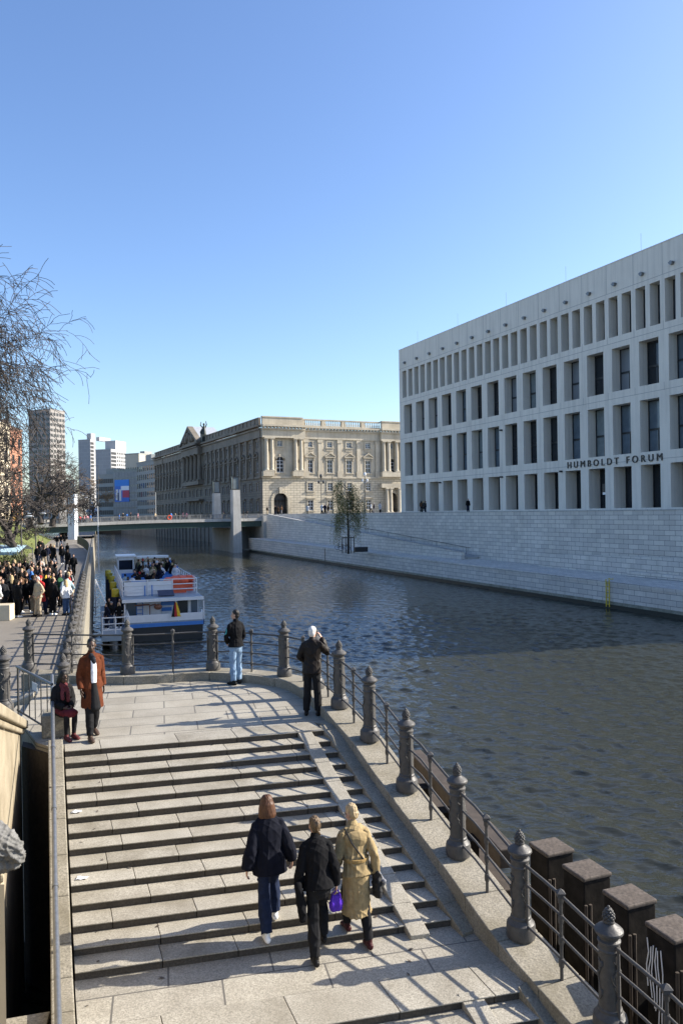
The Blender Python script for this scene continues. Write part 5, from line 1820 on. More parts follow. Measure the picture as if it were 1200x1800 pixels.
# big bare tree on the left bank, its crown reaching into the picture
def leafy(name, label, base, h, rx, rz_, seed, mat, n=900, leaf=.16, trunk=True, droop=False, group=None, bark=None):
    r = random.Random(seed)
    ro = empty(name, base, label, 'tree' if trunk else 'shrub', group)
    base = V(base)
    if trunk:
        t = MB()
        top = base + V((0, 0, h * .92))
        t.tube([base - up * .2, base + V((.05, .05, h * .3)), base + V((-.04, .08, h * .6)), top], [h * .014 + .03, h * .012 + .02, h * .008 + .01, .02], 8)
        ends = []
        for k in range(16):
            z = h * (.38 + .55 * k / 16)
            a = r.uniform(0, 6.28)
            R_ = rx * r.uniform(.5, .95) * (1 - .45 * abs(k / 16 - .35))
            p0 = base + V((0, .05, z))
            p1 = p0 + V((math.cos(a) * R_ * .6, math.sin(a) * R_ * .6, h * .09))
            p2 = p0 + V((math.cos(a) * R_, math.sin(a) * R_, h * (.04 if droop else .12)))
            t.tube([p0, p1, p2], [.05, .03, .012], 5)
            ends += [p1, p2, (p1 + p2) / 2]
        t.build('trunk', bark or M['bark'], ro, smooth=60)
    else:
        ends = [base + V((r.uniform(-1, 1) * rx * .8, r.uniform(-1, 1) * rx * .8, h * r.uniform(.25, .85))) for k in range(24)]
        t = MB()
        for e in ends[:12]:
            t.tube([base + V((0, 0, -.1)), (base + e) / 2 + V((0, 0, .1)), e], [.04, .025, .01], 4)
        t.build('stem', bark or M['bark'], ro)
    g = MB()
    for k in range(n):
        e = r.choice(ends)
        if droop:
            L = r.uniform(.06, .42) * h
            p = e + V((r.gauss(0, .28), r.gauss(0, .28), r.uniform(0, .3)))
            m = max(3, int(L / .22))
            for j in range(m):
                q = p + V((r.gauss(0, .04) + .02 * j * (p.x - base.x) / rx, r.gauss(0, .04), -L * j / m))
                s = leaf * r.uniform(.6, 1.2)
                a = r.uniform(0, 6.28)
                u = V((math.cos(a), math.sin(a), -.6)) * s
                w_ = V((-math.sin(a), math.cos(a), .3)) * s * .32
                g.add([q, q + u * .5 + w_, q + u, q + u * .5 - w_], [(0, 1, 2, 3)])
        else:
            p = e + V((r.gauss(0, rx * .16), r.gauss(0, rx * .16), r.gauss(0, rz_ * .13)))
            s = leaf * r.uniform(.5, 1.3)
            u = V((r.gauss(0, 1), r.gauss(0, 1), r.gauss(0, 1))).normalized() * s
            w_ = u.cross(V((r.gauss(0, 1), r.gauss(0, 1), r.gauss(0, 1)))).normalized() * s * .5
            g.add([p - u * .5, p + w_ * .5, p + u * .5, p - w_ * .5], [(0, 1, 2, 3)])
    g.build('crown', mat, ro)
    return ro

p = atd(-410, 905, 34)
bare_tree('bare_tree', 'big bare tree spreading thin drooping branches in from the left edge', (p.x, p.y, 6.5), 17.2, 21, lean=(.1, 0), levels=7, droop=.45, kinkiness=.13, bias=(.65, 0, -.02), trunk_r=.34, children=(4, 5), tipr=.012)
p = atd(-110, 905, 44)
bare_tree('bare_tree', 'second bare tree behind the big one with tangled low branches', (p.x, p.y, 6.6), 13.5, 5, levels=7, droop=.25, bias=(.5, 0, 0), trunk_r=.26, children=(3, 4), tipr=.012)
for px, dp, hh, sd_, lab, z in ((-90, 47, 9.5, 61, 'low spreading bare tree just inside the left edge behind the big one', 6.3), (-40, 58, 8.5, 62, 'slender bare tree on the slope left of the concrete wall', 5.6), (52, 108, 11.5, 31, 'bare grey brown tree in front of the tall grey tower', 7.2), (92, 135, 11, 32, 'bare tree before the concrete wall at the left end of the bridge', 7.0), (18, 78, 10, 33, 'bare tree in front of the red brick corner house', 6.4), (72, 150, 16, 36, 'taller bare tree between the tower and the bridge end', 7.4), (30, 62, 6, 38, 'small low bare tree on the grass slope', 5.2)):
    p = atd(px, 905, dp)
    bare_tree('bare_tree', lab, (p.x, p.y, z), hh, sd_, levels=6, trunk_r=.2 + .003 * dp, droop=.08, children=(3, 4), twigs=M['bark_light'] if sd_ % 2 else M['bark'], tipr=.016 + .00012 * dp)
for px, dp, hh, sd_, lab, mt in ((147, 235, 13, 41, 'bare brownish tree beyond the bridge beside the white pylon', 'bark_light'), (163, 245, 14, 42, 'orange tinged bare tree beyond the bridge above the pavilion', 'twig_orange'), (104, 230, 13, 43, 'bare tree beyond the bridge left of the white pylon', 'bark_light')):
    p = atd(px, 905, dp)
    bare_tree('bare_tree', lab, (p.x, p.y, 6.0), hh, sd_, levels=6, trunk_r=.3, children=(3, 4), mat=M['bark_light'], twigs=M[mt], tipr=.035)
# willow on the far quay
p = atz(612, 970, 2.85)
wz = 2.75
leafy('willow_tree', 'young willow with thin drooping green branches on the far quay', (p.x, p.y, wz), 10.2, 2.7, 3, 11, M['willow'], n=1050, leaf=.18, droop=True)
sk = empty('tree_stakes', (p.x, p.y, wz), 'wooden tree stakes with crossbars around the foot of the willow', 'tree stakes')
for k in range(4):
    a = .4 + k * math.pi / 2
    q = p + V((math.cos(a) * .9, math.sin(a) * .9, 0))
    g = MB(); g.tube([(q.x, q.y, wz - .1), (q.x, q.y, wz + 2.3)], .06, 6); g.build('stake', M['bark_light'], sk)
    q2 = p + V((math.cos(a + math.pi / 2) * .9, math.sin(a + math.pi / 2) * .9, 0))
    g = MB(); g.tube([(q.x, q.y, wz + 2.1), (q2.x, q2.y, wz + 2.1)], .05, 6); g.build('crossbar', M['bark_light'], sk)
# bicycle leaning by the willow
q = atz(598, 966, 2.85)
def bicycle(q, yaw, label):
    ro = empty('bicycle', q, label, 'bicycle', rz=yaw)
    for x in (-.52, .52):
        g = MB(); g.tube([(x + .33 * math.cos(a), 0, .34 + .33 * math.sin(a)) for a in [2 * math.pi * k / 16 for k in range(17)]], .03, 5, False); g.build('wheel', M['frame_dark'], ro, local=True)
    g = MB()
    for a_, c_ in (((-.52, 0, .34), (-.12, 0, .34)), ((-.12, 0, .34), (.38, 0, .8)), ((-.12, 0, .34), (-.25, 0, .85)), ((-.25, 0, .8), (.38, 0, .84)), ((-.52, 0, .34), (-.24, 0, .78)), ((.52, 0, .34), (.36, 0, .95))):
        g.tube([a_, c_], .024, 5)
    g.build('bike_frame', M['iron_dark'], ro, local=True)
    g = MB(); g.tube([(.3, -.28, 1.0), (.38, 0, .97), (.3, .28, 1.0)], .02, 5); g.build('handlebar', M['iron_dark'], ro, local=True)
    g = MB(); g.ell((-.27, 0, .9), (.14, .08, .04), 8, 5); g.build('saddle', M['black_cloth'], ro, local=True)
bicycle((q.x, q.y, 2.86), .3, 'dark bicycle parked on the quay left of the willow')
q = atz(605, 968, 2.85)
bicycle((q.x, q.y, 2.86), .0, 'dark bicycle parked right against the willow stakes')
q = atz(634, 970, 2.8)
g = MB(); g.box((q.x, q.y, 3.15), (1.9, .8, .7), .3); tag(bevel(g.build('stone_bench', M['frame_dark'], None), .05), 'low dark bench to the right of the willow', 'bench')
# shrubs on the grass slope
for px, py, hh, rx_, sd_, mt, lab, z in ((20, 925, 2.6, 2.0, 1, 'forsythia', 'yellow flowering forsythia bush by the brick corner', 6.9), (5, 985, 1.8, 2.0, 2, 'bush', 'dark green bush at the left edge below the pale blue canopy', 4.9), (28, 1000, 1.4, 1.6, 3, 'bush', 'low green bush at the foot of the slope behind the crowd', 4.4), (3, 1003, 1.6, 1.6, 4, 'bush', 'olive green bush at the left edge behind the crowd', 4.4), (48, 945, 1.5, 2.2, 5, 'bush', 'low bush on the slope near the concrete wall', 6.2)):
    p = atz(px, py, z)
    leafy('bush', lab, (p.x, p.y, z - .2), hh, rx_, hh, 50 + sd_, M[mt], n=1500, leaf=.15, trunk=False, group='shrubs on the grass slope', bark=M['bark_light'])
# pale blue canvas canopy on the slope
p = atz(5, 966, 5.9)
cn = empty('market_canopy', (p.x, p.y, 4.6), 'pale blue canvas canopy on the slope at the left edge', 'canopy')
g = MB()
for k in range(6):
    x0, x1 = p.x - 2.6 + k * .75, p.x - 2.6 + (k + 1) * .75
    za, zb = 6.35 - .02 * k, 6.35 - .02 * (k + 1)
    g.add([(x0, p.y - 1.4, za - .5), (x1, p.y - 1.4, zb - .5), (x1, p.y + .2, zb), (x0, p.y + .2, za), (x0, p.y + 1.6, za - .4), (x1, p.y + 1.6, zb - .4), (x0, p.y - 1.45, za - .75), (x1, p.y - 1.45, zb - .75)], [(0, 1, 2, 3), (3, 2, 5, 4), (6, 7, 1, 0)])
g.build('canvas', M['blue_tarp'], cn)
for sx in (-2.5, 1.8):
    for sy in (-1.4, 1.5):
        g = MB(); g.tube([(p.x + sx, p.y + sy, 4.2), (p.x + sx, p.y + sy, 5.9)], .04, 6); g.build('canopy_pole', M['steel_pipe'], cn)
# ------------------------------------------------------------------ people
def blob(mb, voxel, smooth=3, fold=0.0, seed=0, name='body', fscale=26.0, limit=None):
    "melt overlapping closed shapes into one continuous skin; fold adds soft cloth creases"
    me = mb.mesh(name)
    ob = bpy.data.objects.new('tmp', me)
    COL.objects.link(ob)
    m = ob.modifiers.new('r', 'REMESH'); m.mode = 'VOXEL'; m.voxel_size = voxel; m.adaptivity = 0
    if smooth:
        s = ob.modifiers.new('s', 'SMOOTH'); s.iterations = smooth; s.factor = .5
    dg = bpy.context.evaluated_depsgraph_get()
    out = bpy.data.meshes.new_from_object(ob.evaluated_get(dg))
    bpy.data.objects.remove(ob)
    bpy.data.meshes.remove(me)
    out.name = name
    n = len(out.vertices)
    if fold and n:
        co = np.empty(n * 3, 'f'); out.vertices.foreach_get('co', co); co = co.reshape(-1, 3)
        no = np.empty(n * 3, 'f'); out.vertex_normals.foreach_get('vector', no); no = no.reshape(-1, 3)
        rg = np.random.default_rng(seed)
        d = np.zeros(n, 'f')
        for k in range(4):
            v = rg.normal(size=3); v[2] *= .35 if k < 3 else 1.2; v /= np.linalg.norm(v)
            ph = rg.uniform(0, 6.28)
            w2 = rg.normal(size=3); w2 /= np.linalg.norm(w2)
            s_ = np.sin(co @ v * fscale * rg.uniform(.6, 1.5) + ph + 1.8 * np.sin(co @ w2 * fscale * .35))
            d += (1 - np.abs(s_)) ** 2 * rg.uniform(.5, 1)
        mk = .55 + .45 * np.sin(co @ (rg.normal(size=3) * 5) + 1.0) * np.sin(co @ (rg.normal(size=3) * 7))
        d = (d - d.mean()) / (d.std() + 1e-6) * (mk * 1.5)
        co += no * (d[:, None] * fold)
        out.vertices.foreach_set('co', co.ravel())
    out.polygons.foreach_set('use_smooth', [True] * len(out.polygons))
    out.update()
    return out

BASE = dict(pel=(0, 0, .95), chest=(0, .0, 1.26), neck=(0, -.01, 1.47), head=(0, .025, 1.635),
            hipL=(-.085, 0, .9), hipR=(.085, 0, .9), kneeL=(-.09, .02, .49), kneeR=(.09, .02, .49), ankL=(-.095, -.02, .085), ankR=(.095, -.02, .085),
            toeL=(-.11, .16, .03), toeR=(.11, .16, .03), shL=(-.175, 0, 1.415), shR=(.175, 0, 1.415), elL=(-.235, -.03, 1.13), elR=(.235, -.03, 1.13),
            wrL=(-.25, .05, .88), wrR=(.25, .05, .88), hdL=(0, .25, -1), hdR=(0, .25, -1))
def pose(**kw):
    d = {k: V(v) for k, v in BASE.items()}
    for k, v in kw.items():
        d[k] = V(v)
    return d
def hand(mb, w_, d, side, s=1.0, curl=.5, fine=True):
    "palm, four bent unequal fingers and a thumb from the side of the palm"
    d = V(d).normalized()
    latv = V((0, 1, 0)) if abs(d.y) < .75 else V((0, 0, 1))
    lat = (latv - d * latv.dot(d)).normalized()          # across the palm, thumb side
    nrm = d.cross(lat).normalized() * (1 if side > 0 else -1)   # towards the palm's inside
    if nrm.x * side > 0: nrm = -nrm
    p = w_ + d * .05 * s
    mb.limb([w_ - d * .01, w_ + d * .04 * s, w_ + d * .085 * s], [(.022 * s, .017 * s), (.040 * s, .015 * s), (.037 * s, .013 * s)], 10, ref=lat)
    if not fine:
        mb.limb([w_ + d * .08 * s, w_ + d * .13 * s + nrm * .02, w_ + d * .155 * s + nrm * .05], [(.034 * s, .012 * s), (.03 * s, .011 * s), (.024 * s, .01)], 8, ref=lat)
    else:
        for k, (o_, L) in enumerate(((.029, .072), (.010, .082), (-.010, .076), (-.029, .060))):
            b0 = w_ + d * .082 * s + lat * o_ * s
            d1 = (d + nrm * curl * .5).normalized(); d2 = (d + nrm * curl * 1.6).normalized(); d3 = (d * .6 + nrm * curl * 2.4).normalized()
            b1 = b0 + d1 * L * .45 * s; b2 = b1 + d2 * L * .32 * s; b3 = b2 + d3 * L * .23 * s
            mb.limb([b0, b1, b2, b3], [.0095 * s, .009 * s, .0085 * s, .0075 * s], 7, ref=lat)
    t0 = w_ + d * .03 * s + lat * .03 * s
    t1 = t0 + (d * .6 + lat * .7 + nrm * .25).normalized() * .035 * s
    t2 = t1 + (d + lat * .15 + nrm * .5).normalized() * .032 * s
    mb.limb([t0, t1, t2], [.013 * s, .0115 * s, .009 * s], 7, ref=nrm)
def head_shapes(mb, h, fwd, fine=True):
    "skull, jaw, nose, ears and neck join; fwd is the direction the face looks"
    f = V(fwd).normalized()
    r_ = f.cross(V((0, 0, 1))).normalized()
    u = r_.cross(f).normalized()
    rot = Matrix((r_, f, u)).transposed()
    def L(x, y, z): return h + r_ * x + f * y + u * z
    mb.ell(L(0, -.012, .025), (.074, .094, .092), 16, 12, rot)
    mb.ell(L(0, .022, -.045), (.057, .066, .07), 14, 10, rot)
    mb.ell(L(0, .05, -.085), (.028, .026, .024), 10, 8, rot)
    if fine:
        mb.limb([L(0, .082, .012), L(0, .098, -.012), L(0, .108, -.03)], [.008, .011, .015], 8, ref=r_)
        for s_ in (-1, 1):
            mb.ell(L(.076 * s_, -.012, -.005), (.012, .022, .034), 8, 6, rot)
            mb.ell(L(.03 * s_, .078, .022), (.022, .012, .008), 8, 6, rot)
            mb.ell(L(.036 * s_, .06, -.03), (.022, .022, .022), 8, 6, rot)
        mb.ell(L(0, .085, -.052), (.023, .012, .007), 8, 6, rot)
        mb.ell(L(0, .083, -.064), (.02, .011, .007), 8, 6, rot)
    else:
        mb.ell(L(0, .095, -.012), (.013, .018, .02), 8, 6, rot)
    return L, rot
def torso(mb, J, g=0.0, top=1.0, hem=None, wide=1.0):
    pel, ch, nk = J['pel'], J['chest'], J['neck']
    sh = (J['shL'] + J['shR']) / 2
    lat = (J['shR'] - J['shL']).normalized()
    pts = [pel - (ch - pel).normalized() * .06, pel, pel + (ch - pel) * .45, ch, ch + (sh - ch) * .6, sh + (nk - sh) * .1]
    rad_ = [(.15, .1), (.165, .115), (.14, .1), (.165, .118), (.17, .105), (.12, .075)]
    if hem is not None:
        low = pel + V((0, -.005, hem - pel.z))
        pts = [low] + ([pel + V((0, 0, -.02))] if hem < pel.z - .1 else []) + pts[2:] if hem < pel.z else [low] + pts[2:]
        rad_ = ([(.19, .15)] + ([(.172, .125)] if hem < pel.z - .1 else []) if hem < pel.z else [(.165, .12)]) + rad_[2:]
    rad_ = [((a + g) * wide, b_ + g) for a, b_ in rad_]
    mb.limb(pts, rad_, 16, ref=lat, f0=hem is not None)
    for s in 'LR':
        q = J['sh' + s]
        mb.limb([sh + (q - sh) * .4 + V((0, 0, -.03)), q + V((0, 0, -.03))], [.068 + g * .8, .05 + g * .7], 10)
        mb.limb([nk + (q - nk) * .1, nk + (q - nk) * .55 + V((0, 0, .0)), q + V((0, 0, -.01))], [.05 + g * .5, .043 + g * .6, .036 + g * .6], 10)
def arm(mb, J, s, g=0.0, a=0.0, b_=1.0, loose=0.0):
    S, E, W_ = J['sh' + s], J['el' + s], J['wr' + s]
    S = S + V((0, 0, -.025))
    pts = [S, S + (E - S) * .5, E, E + (W_ - E) * .45, E + (W_ - E) * b_]
    mb.limb(pts, [.05 + g * .8, .047 + g + loose * .4, .040 + g + loose * .6, .039 + g + loose, .028 + g + loose], 12, f1=g > 0)
def leg(mb, J, s, g=0.0, b_=1.0, loose=0.0):
    H, K, A = J['hip' + s], J['knee' + s], J['ank' + s]
    e = K + (A - K) * b_
    mb.limb([H + V((0, 0, .02)), H + (K - H) * .5, K, K + (A - K) * .35, e], [.088 + g, .072 + g, .055 + g + loose * .5, .056 + g + loose * .8, .037 + g + loose], 12, f1=g > 0)
def foot(mb, J, s, g=0.0):
    A, T_ = J['ank' + s], J['toe' + s]
    d = (T_ - A); d.z = 0
    d = d.normalized() if d.length > 1e-4 else V((0, 1, 0))
    heel = A - d * .045 + V((0, 0, -.045))
    mb.limb([heel, A * .5 + T_ * .5 + V((0, 0, -.012)), T_], [(.036 + g, .036 + g), (.043 + g, .034 + g), (.038 + g, .022 + g)], 10, ref=V((-d.y, d.x, 0)))
    mb.limb([A + V((0, 0, .03)), A + V((0, 0, -.03))], [.038 + g, .036 + g], 10)
def body_mesh(J, fwd, voxel, fine=True):
    b = MB()
    torso(b, J)
    b.limb([J['neck'] - V((0, 0, .05)), J['neck'] + (J['head'] - J['neck']) * .55], [.06, .053], 12)
    head_shapes(b, J['head'], fwd, fine)
    for i, s in enumerate('LR'):
        arm(b, J, s)
        hand(b, J['wr' + s], J['hd' + s], (-1, 1)[i], fine=fine, curl=J.get('curl', .5) if isinstance(J.get('curl', .5), float) else .5)
        leg(b, J, s)
        foot(b, J, s)
    return blob(b, voxel, 2)
def hair_mesh(J, fwd, kind, voxel, seed=1):
    b = MB()
    f = V(fwd).normalized(); r_ = f.cross(V((0, 0, 1))).normalized(); u = r_.cross(f).normalized()
    rot = Matrix((r_, f, u)).transposed(); h = J['head']
    def L(x, y, z): return h + r_ * x + f * y + u * z
    b.ell(L(0, -.026, .042), (.082, .092, .088), 16, 12, rot)
    if kind == 'short':
        b.ell(L(0, -.05, -.01), (.078, .064, .074), 12, 10, rot)
        b.ell(L(0, -.02, .06), (.08, .085, .078), 12, 10, rot)
    elif kind == 'bob':
        b.limb([L(0, -.025, .06), L(0, -.03, .01), L(0, -.04, -.06), L(0, -.052, -.12), L(0, -.055, -.165)], [(.09, .09), (.112, .102), (.125, .092), (.128, .082), (.112, .066)], 18, ref=r_, f1=True)
    elif kind == 'long':
        b.limb([L(0, -.06, .02), L(0, -.085, -.1), L(0, -.1, -.26)], [(.08, .06), (.095, .05), (.08, .035)], 12, ref=r_)
        for s_ in (-1, 1):
            b.limb([L(.07 * s_, .0, .05), L(.085 * s_, -.01, -.06), L(.085 * s_, .01, -.2)], [.028, .032, .024], 10)
    elif kind == 'bun':
        b.ell(L(0, -.05, -.01), (.08, .066, .076), 12, 10, rot)
        b.ell(L(0, -.02, .055), (.08, .086, .08), 12, 10, rot)
        b.ell(L(0, -.12, .02), (.056, .05, .056), 12, 8, rot)
        b.limb([L(-.02, -.13, .0), L(.02, -.12, -.08), L(.05, -.105, -.11)], [.02, .016, .01], 8)
    elif kind == 'cap':
        b.ell(L(0, -.02, .055), (.088, .1, .08), 14, 10, rot)
        b.limb([L(0, .06, .05), L(0, .135, .045)], [(.07, .012), (.055, .01)], 10, ref=r_)
        b.ell(L(0, -.05, -.02), (.072, .055, .06), 12, 10, rot)
    return blob(b, voxel, 6, fold=voxel * (.45 if kind in ('short', 'bun') else .14), seed=seed, name='hair', fscale=70)
def top_mesh(J, kind, voxel, g=.022, hem=None, fold=.004, seed=2, wide=1.0, loose=.012, sleeve=.98):
    b = MB()
    if kind in ('coat', 'open_coat', 'trench'):
        hem = hem or .55
        torso(b, J, g, hem=.9, wide=wide)
        pel = J['pel']
        mid = (J['kneeL'] + J['kneeR']) / 2
        low = V((pel.x * .4 + mid.x * .6, pel.y * .4 + mid.y * .6, hem))
        spread = abs(J['kneeL'].y - J['kneeR'].y) * .3
        b.limb([pel + V((0, 0, .12)), pel, low + V((0, 0, .12)), low], [(.145 + g, .105 + g), (.165 + g, .125 + g), (.18 + g, .135 + g + spread * .7), (.19 + g, .14 + g + spread)], 18, ref=(J['shR'] - J['shL']).normalized(), f1=True)
    else:
        torso(b, J, g, hem=hem or .86, wide=wide)
    for s in 'LR':
        arm(b, J, s, g * .75, b_=sleeve, loose=loose)
    b.limb([J['neck'] - V((0, 0, .07)), J['neck'] + (J['head'] - J['neck']) * .22], [.085 + g * .4, .066 + g * .3], 12)
    return blob(b, voxel, 2, fold=fold, seed=seed, name='jacket')
def trouser_mesh(J, voxel, loose=.018, fold=.003, seed=3, b_=.96, g=.014):
    b = MB()
    pel = J['pel']
    b.limb([pel + V((0, 0, .0)), pel - V((0, 0, .08))], [(.171, .122), (.178, .127)], 14, f0=True)
    for s in 'LR':
        leg(b, J, s, g, b_=b_, loose=loose)
    return blob(b, voxel, 2, fold=fold, seed=seed, name='trousers')
def shoe_mesh(J, s, voxel):
    b = MB(); foot(b, J, s, .009)
    return blob(b, voxel, 1, name='shoe')
def eyes(ro, J, fwd):
    f = V(fwd).normalized(); r_ = f.cross(V((0, 0, 1))).normalized(); u = r_.cross(f).normalized()
    for s_ in (-1, 1):
        g = MB(); g.ell(J['head'] + r_ * .031 * s_ + f * .081 + u * .008, (.012, .009, .008), 8, 6)
        g.build('eye', M['black_cloth'], ro, local=True, smooth=180)
def add(ro, name, me, mat):
    me.materials.clear(); me.materials.append(mat)
    o = bpy.data.objects.new(name, me); COL.objects.link(o); o.parent = ro
    return o
def person(p, face, label, h=1.75, group=None):
    ro = bpy.data.objects.new('person', None); COL.objects.link(ro)
    ro.location = p
    ro.rotation_euler.z = math.atan2(-face[0], face[1])
    s = h / 1.75
    ro.scale = (s, s, s) if group else (s * .92, s * .94, s)
    ro.empty_display_size = .2
    return tag(ro, label, 'person', group)

c_navy, c_black, c_jean, c_djean = cloth('navy_wool', (.006, .007, .013)), cloth('black_denim', (.006, .006, .007)), cloth('blue_jeans', (.20, .29, .40)), cloth('dark_jeans', (.013, .02, .045))
c_trench, c_rust, c_brown = cloth('tan_trench', (.29, .215, .11)), cloth('rust_coat', (.095, .027, .011)), cloth('dark_brown_jacket', (.016, .012, .01), .5)
c_white, c_maroon, c_grey, c_char = cloth('white_cloth', (.72, .72, .74)), cloth('maroon_cloth', (.11, .018, .022)), cloth('grey_cloth', (.22, .22, .23)), cloth('charcoal', (.013, .013, .014))
def hair_mat(name, col):
    m, t, b = nodes(name)
    n = tex(t, 'Noise', 1.0, detail=3, stretch=(70, 70, 7))
    t.links.new(ramp(t, n.outputs[0], .3, .7, tuple(x * .45 for x in col), tuple(min(1, x * 1.45) for x in col)), b.inputs['Base Color'])
    b.inputs['Roughness'].default_value = .5
    b.inputs['Specular IOR Level'].default_value = .3
    bump(t, b, n.outputs[0], .5, .006)
    CMAT[name] = m
for nm_, cl_ in (('brown_hair', (.085, .038, .019)), ('dark_hair', (.012, .010, .009)), ('blond_hair', (.40, .30, .17)), ('white_hair', (.60, .57, .53)), ('mixed_blond_hair', (.12, .08, .045))):
    hair_mat(nm_, cl_)
h_brown, h_dark, h_blond, h_white = cloth('brown_hair', (.10, .045, .022), .5), cloth('dark_hair', (.015, .012, .01), .45), cloth('blond_hair', (.46, .36, .22), .5), cloth('white_hair', (.66, .63, .58), .6)
c_shoe, c_wshoe, c_teal, c_purple = cloth('black_shoe', (.014, .013, .012), .4), cloth('white_shoe', (.75, .74, .72), .6), cloth('teal_patch', (.08, .42, .42)), cloth('purple_bag', (.10, .035, .42), .35)
FV, FC = .0085, .0095
UPF = V((-SG.x, -SG.y, 0))                  # up the steps
def climb(fwd='R', lean=.05, **kw):
    "back foot on the level of the root, front foot one step up and one tread ahead"
    b_ = 'L' if fwd == 'R' else 'R'
    sx = {'L': -1, 'R': 1}
    d = dict(pel=(0, .15, .965), chest=(0, .19 + lean, 1.275), neck=(0, .2 + lean * 1.7, 1.48), head=(0, .235 + lean * 1.9, 1.64))
    for s in 'LR':
        d['hip' + s] = (sx[s] * .085, .15, .915)
        d['sh' + s] = (sx[s] * .175, .19 + lean * 1.3, 1.425)
    d['knee' + b_] = (sx[b_] * .09, .115, .5); d['ank' + b_] = (sx[b_] * .095, -.04, .1); d['toe' + b_] = (sx[b_] * .1, .12, .025)
    d['knee' + fwd] = (sx[fwd] * .095, .36, .62); d['ank' + fwd] = (sx[fwd] * .1, .31, .205); d['toe' + fwd] = (sx[fwd] * .11, .48, .135)
    d['el' + fwd] = (sx[fwd] * .255, .1, 1.14); d['wr' + fwd] = (sx[fwd] * .275, .12, .89)
    d['el' + b_] = (sx[b_] * .255, .18, 1.14); d['wr' + b_] = (sx[b_] * .275, .28, .9)
    d.update(kw)
    return pose(**d)
# woman in navy sweater
J = climb('R', .03, elL=(-.27, .12, 1.15), wrL=(-.33, .13, .9), elR=(.27, .16, 1.15), wrR=(.34, .2, .92))
ro = person(atz(480, 1652, ZL - 13 * RISE), (UPF.x + .06, UPF.y), 'woman in wide navy sweater and dark jeans with brown bobbed hair, climbing the steps', 1.74)
fw = (.1, 1, -.1)
add(ro, 'body', body_mesh(J, fw, FV), M['skin'])
add(ro, 'hair', hair_mesh(J, fw, 'bob', .008), h_brown)
add(ro, 'sweater', top_mesh(J, 'jacket', FC, g=.032, hem=.82, fold=.0035, wide=1.16, loose=.032), c_navy)
add(ro, 'jeans', trouser_mesh(J, FC, .03, .004), c_djean)
for s in 'LR': add(ro, 'shoe', shoe_mesh(J, s, .008), c_wshoe)
eyes(ro, J, fw)
# woman in black denim
J = climb('R', .07, elR=(.25, .14, 1.14), wrR=(.27, .2, .9), elL=(-.26, .18, 1.14), wrL=(-.28, .24, .9))
pb = atz(566, 1694, ZP)
fb = (UPF.x + .12, UPF.y)
ro = person(pb, fb, 'woman all in black denim with her hair clipped up carrying a purple handbag', 1.68)
fw = (-.1, 1, -.25)
add(ro, 'body', body_mesh(J, fw, FV), M['skin'])
add(ro, 'hair', hair_mesh(J, fw, 'bun', .008), cloth('mixed_blond_hair', (.24, .17, .10), .5))
add(ro, 'jacket', top_mesh(J, 'jacket', FC, g=.024, hem=.9, fold=.0035, wide=1.08, loose=.012), c_black)
add(ro, 'trousers', trouser_mesh(J, FC, .02, .005), c_char)
g = MB()
for x in (-.1, -.07, .08): g.ell((x, .02, .93), (.005, .004, .005), 6, 4)
g.build('jacket_button', M['steel_pipe'], ro, local=True)
b_ = MB(); b_.limb([(-.3, .1, 1.0), (-.27, .05, .75), (-.25, .04, .6)], [.05, .07, .06], 10)
add(ro, 'scarf_end', blob(b_, .01, 2, .006, 5, name='scarf_end'), c_black)
for s in 'LR': add(ro, 'shoe', shoe_mesh(J, s, .008), c_shoe)
eyes(ro, J, fw)
bp_ = ro.matrix_basis @ (J['wrR'] + V((0, .03, -.1)))
# handbag held in her right hand
hb = empty('handbag', (bp_.x, bp_.y, bp_.z - .28), 'small purple handbag hanging from the hand of the woman in black denim', 'handbag', rz=ro.rotation_euler.z)
g = MB(); g.limb([(0, 0, .05), (0, 0, .13), (0, 0, .21)], [(.085, .035), (.1, .045), (.06, .03)], 14)
add(hb, 'bag_body', blob(g, .01, 2, .004, 8, name='bag_body'), c_purple)
for y in (-.03, .03):
    g = MB(); g.tube([(.05 * math.cos(a), y, .2 + .1 * math.sin(a)) for a in [math.pi * k / 8 for k in range(9)]], .008, 6); g.build('bag_handle', c_purple, hb, local=True)
# woman in trench coat
J = climb('L', .06, elL=(-.26, .22, 1.14), wrL=(-.22, .36, .97), elR=(.25, .08, 1.14), wrR=(.27, .1, .9))
ro = person(atz(636, 1668, ZP), (UPF.x + .02, UPF.y), 'woman with short blond hair in a long belted tan trench coat and dark trousers', 1.72)
fw = (-.55, 1, -.35)
add(ro, 'body', body_mesh(J, fw, FV), M['skin'])
add(ro, 'hair', hair_mesh(J, fw, 'short', .008), h_blond)
add(ro, 'trench_coat', top_mesh(J, 'trench', FC, g=.022, hem=.4, fold=.005, wide=1.06, loose=.014), c_trench)
g = MB(); g.ell(J['chest'] + V((0, -.088, .075)), (.165, .062, .12), 16, 10); g.ell(J['chest'] + V((0, -.075, .12)), (.18, .06, .07), 16, 10)
add(ro, 'storm_flap', blob(g, .0095, 3, .002, 12, name='storm_flap'), c_trench)
g = MB(); g.limb([J['pel'] + V((0, .0, .13)), J['pel'] + V((0, 0, .175))], [(.183, .134), (.183, .134)], 18, f0=True, f1=True)
add(ro, 'belt', blob(g, .01, 1, name='belt'), cloth('tan_belt', (.34, .22, .085)))
g = MB(); g.tube([(-.15, .22, 1.5), (-.1, .09, 1.36), (.05, .04, 1.15), (.2, .06, .95)], .012, 5); g.build('bag_strap', M['black_cloth'], ro, local=True)
add(ro, 'trousers', trouser_mesh(J, FC, .012, .003), c_char)
for s in 'LR': add(ro, 'boot', shoe_mesh(J, s, .008), cloth('oxblood_boot', (.05, .015, .016), .35))
eyes(ro, J, fw)
g = MB()
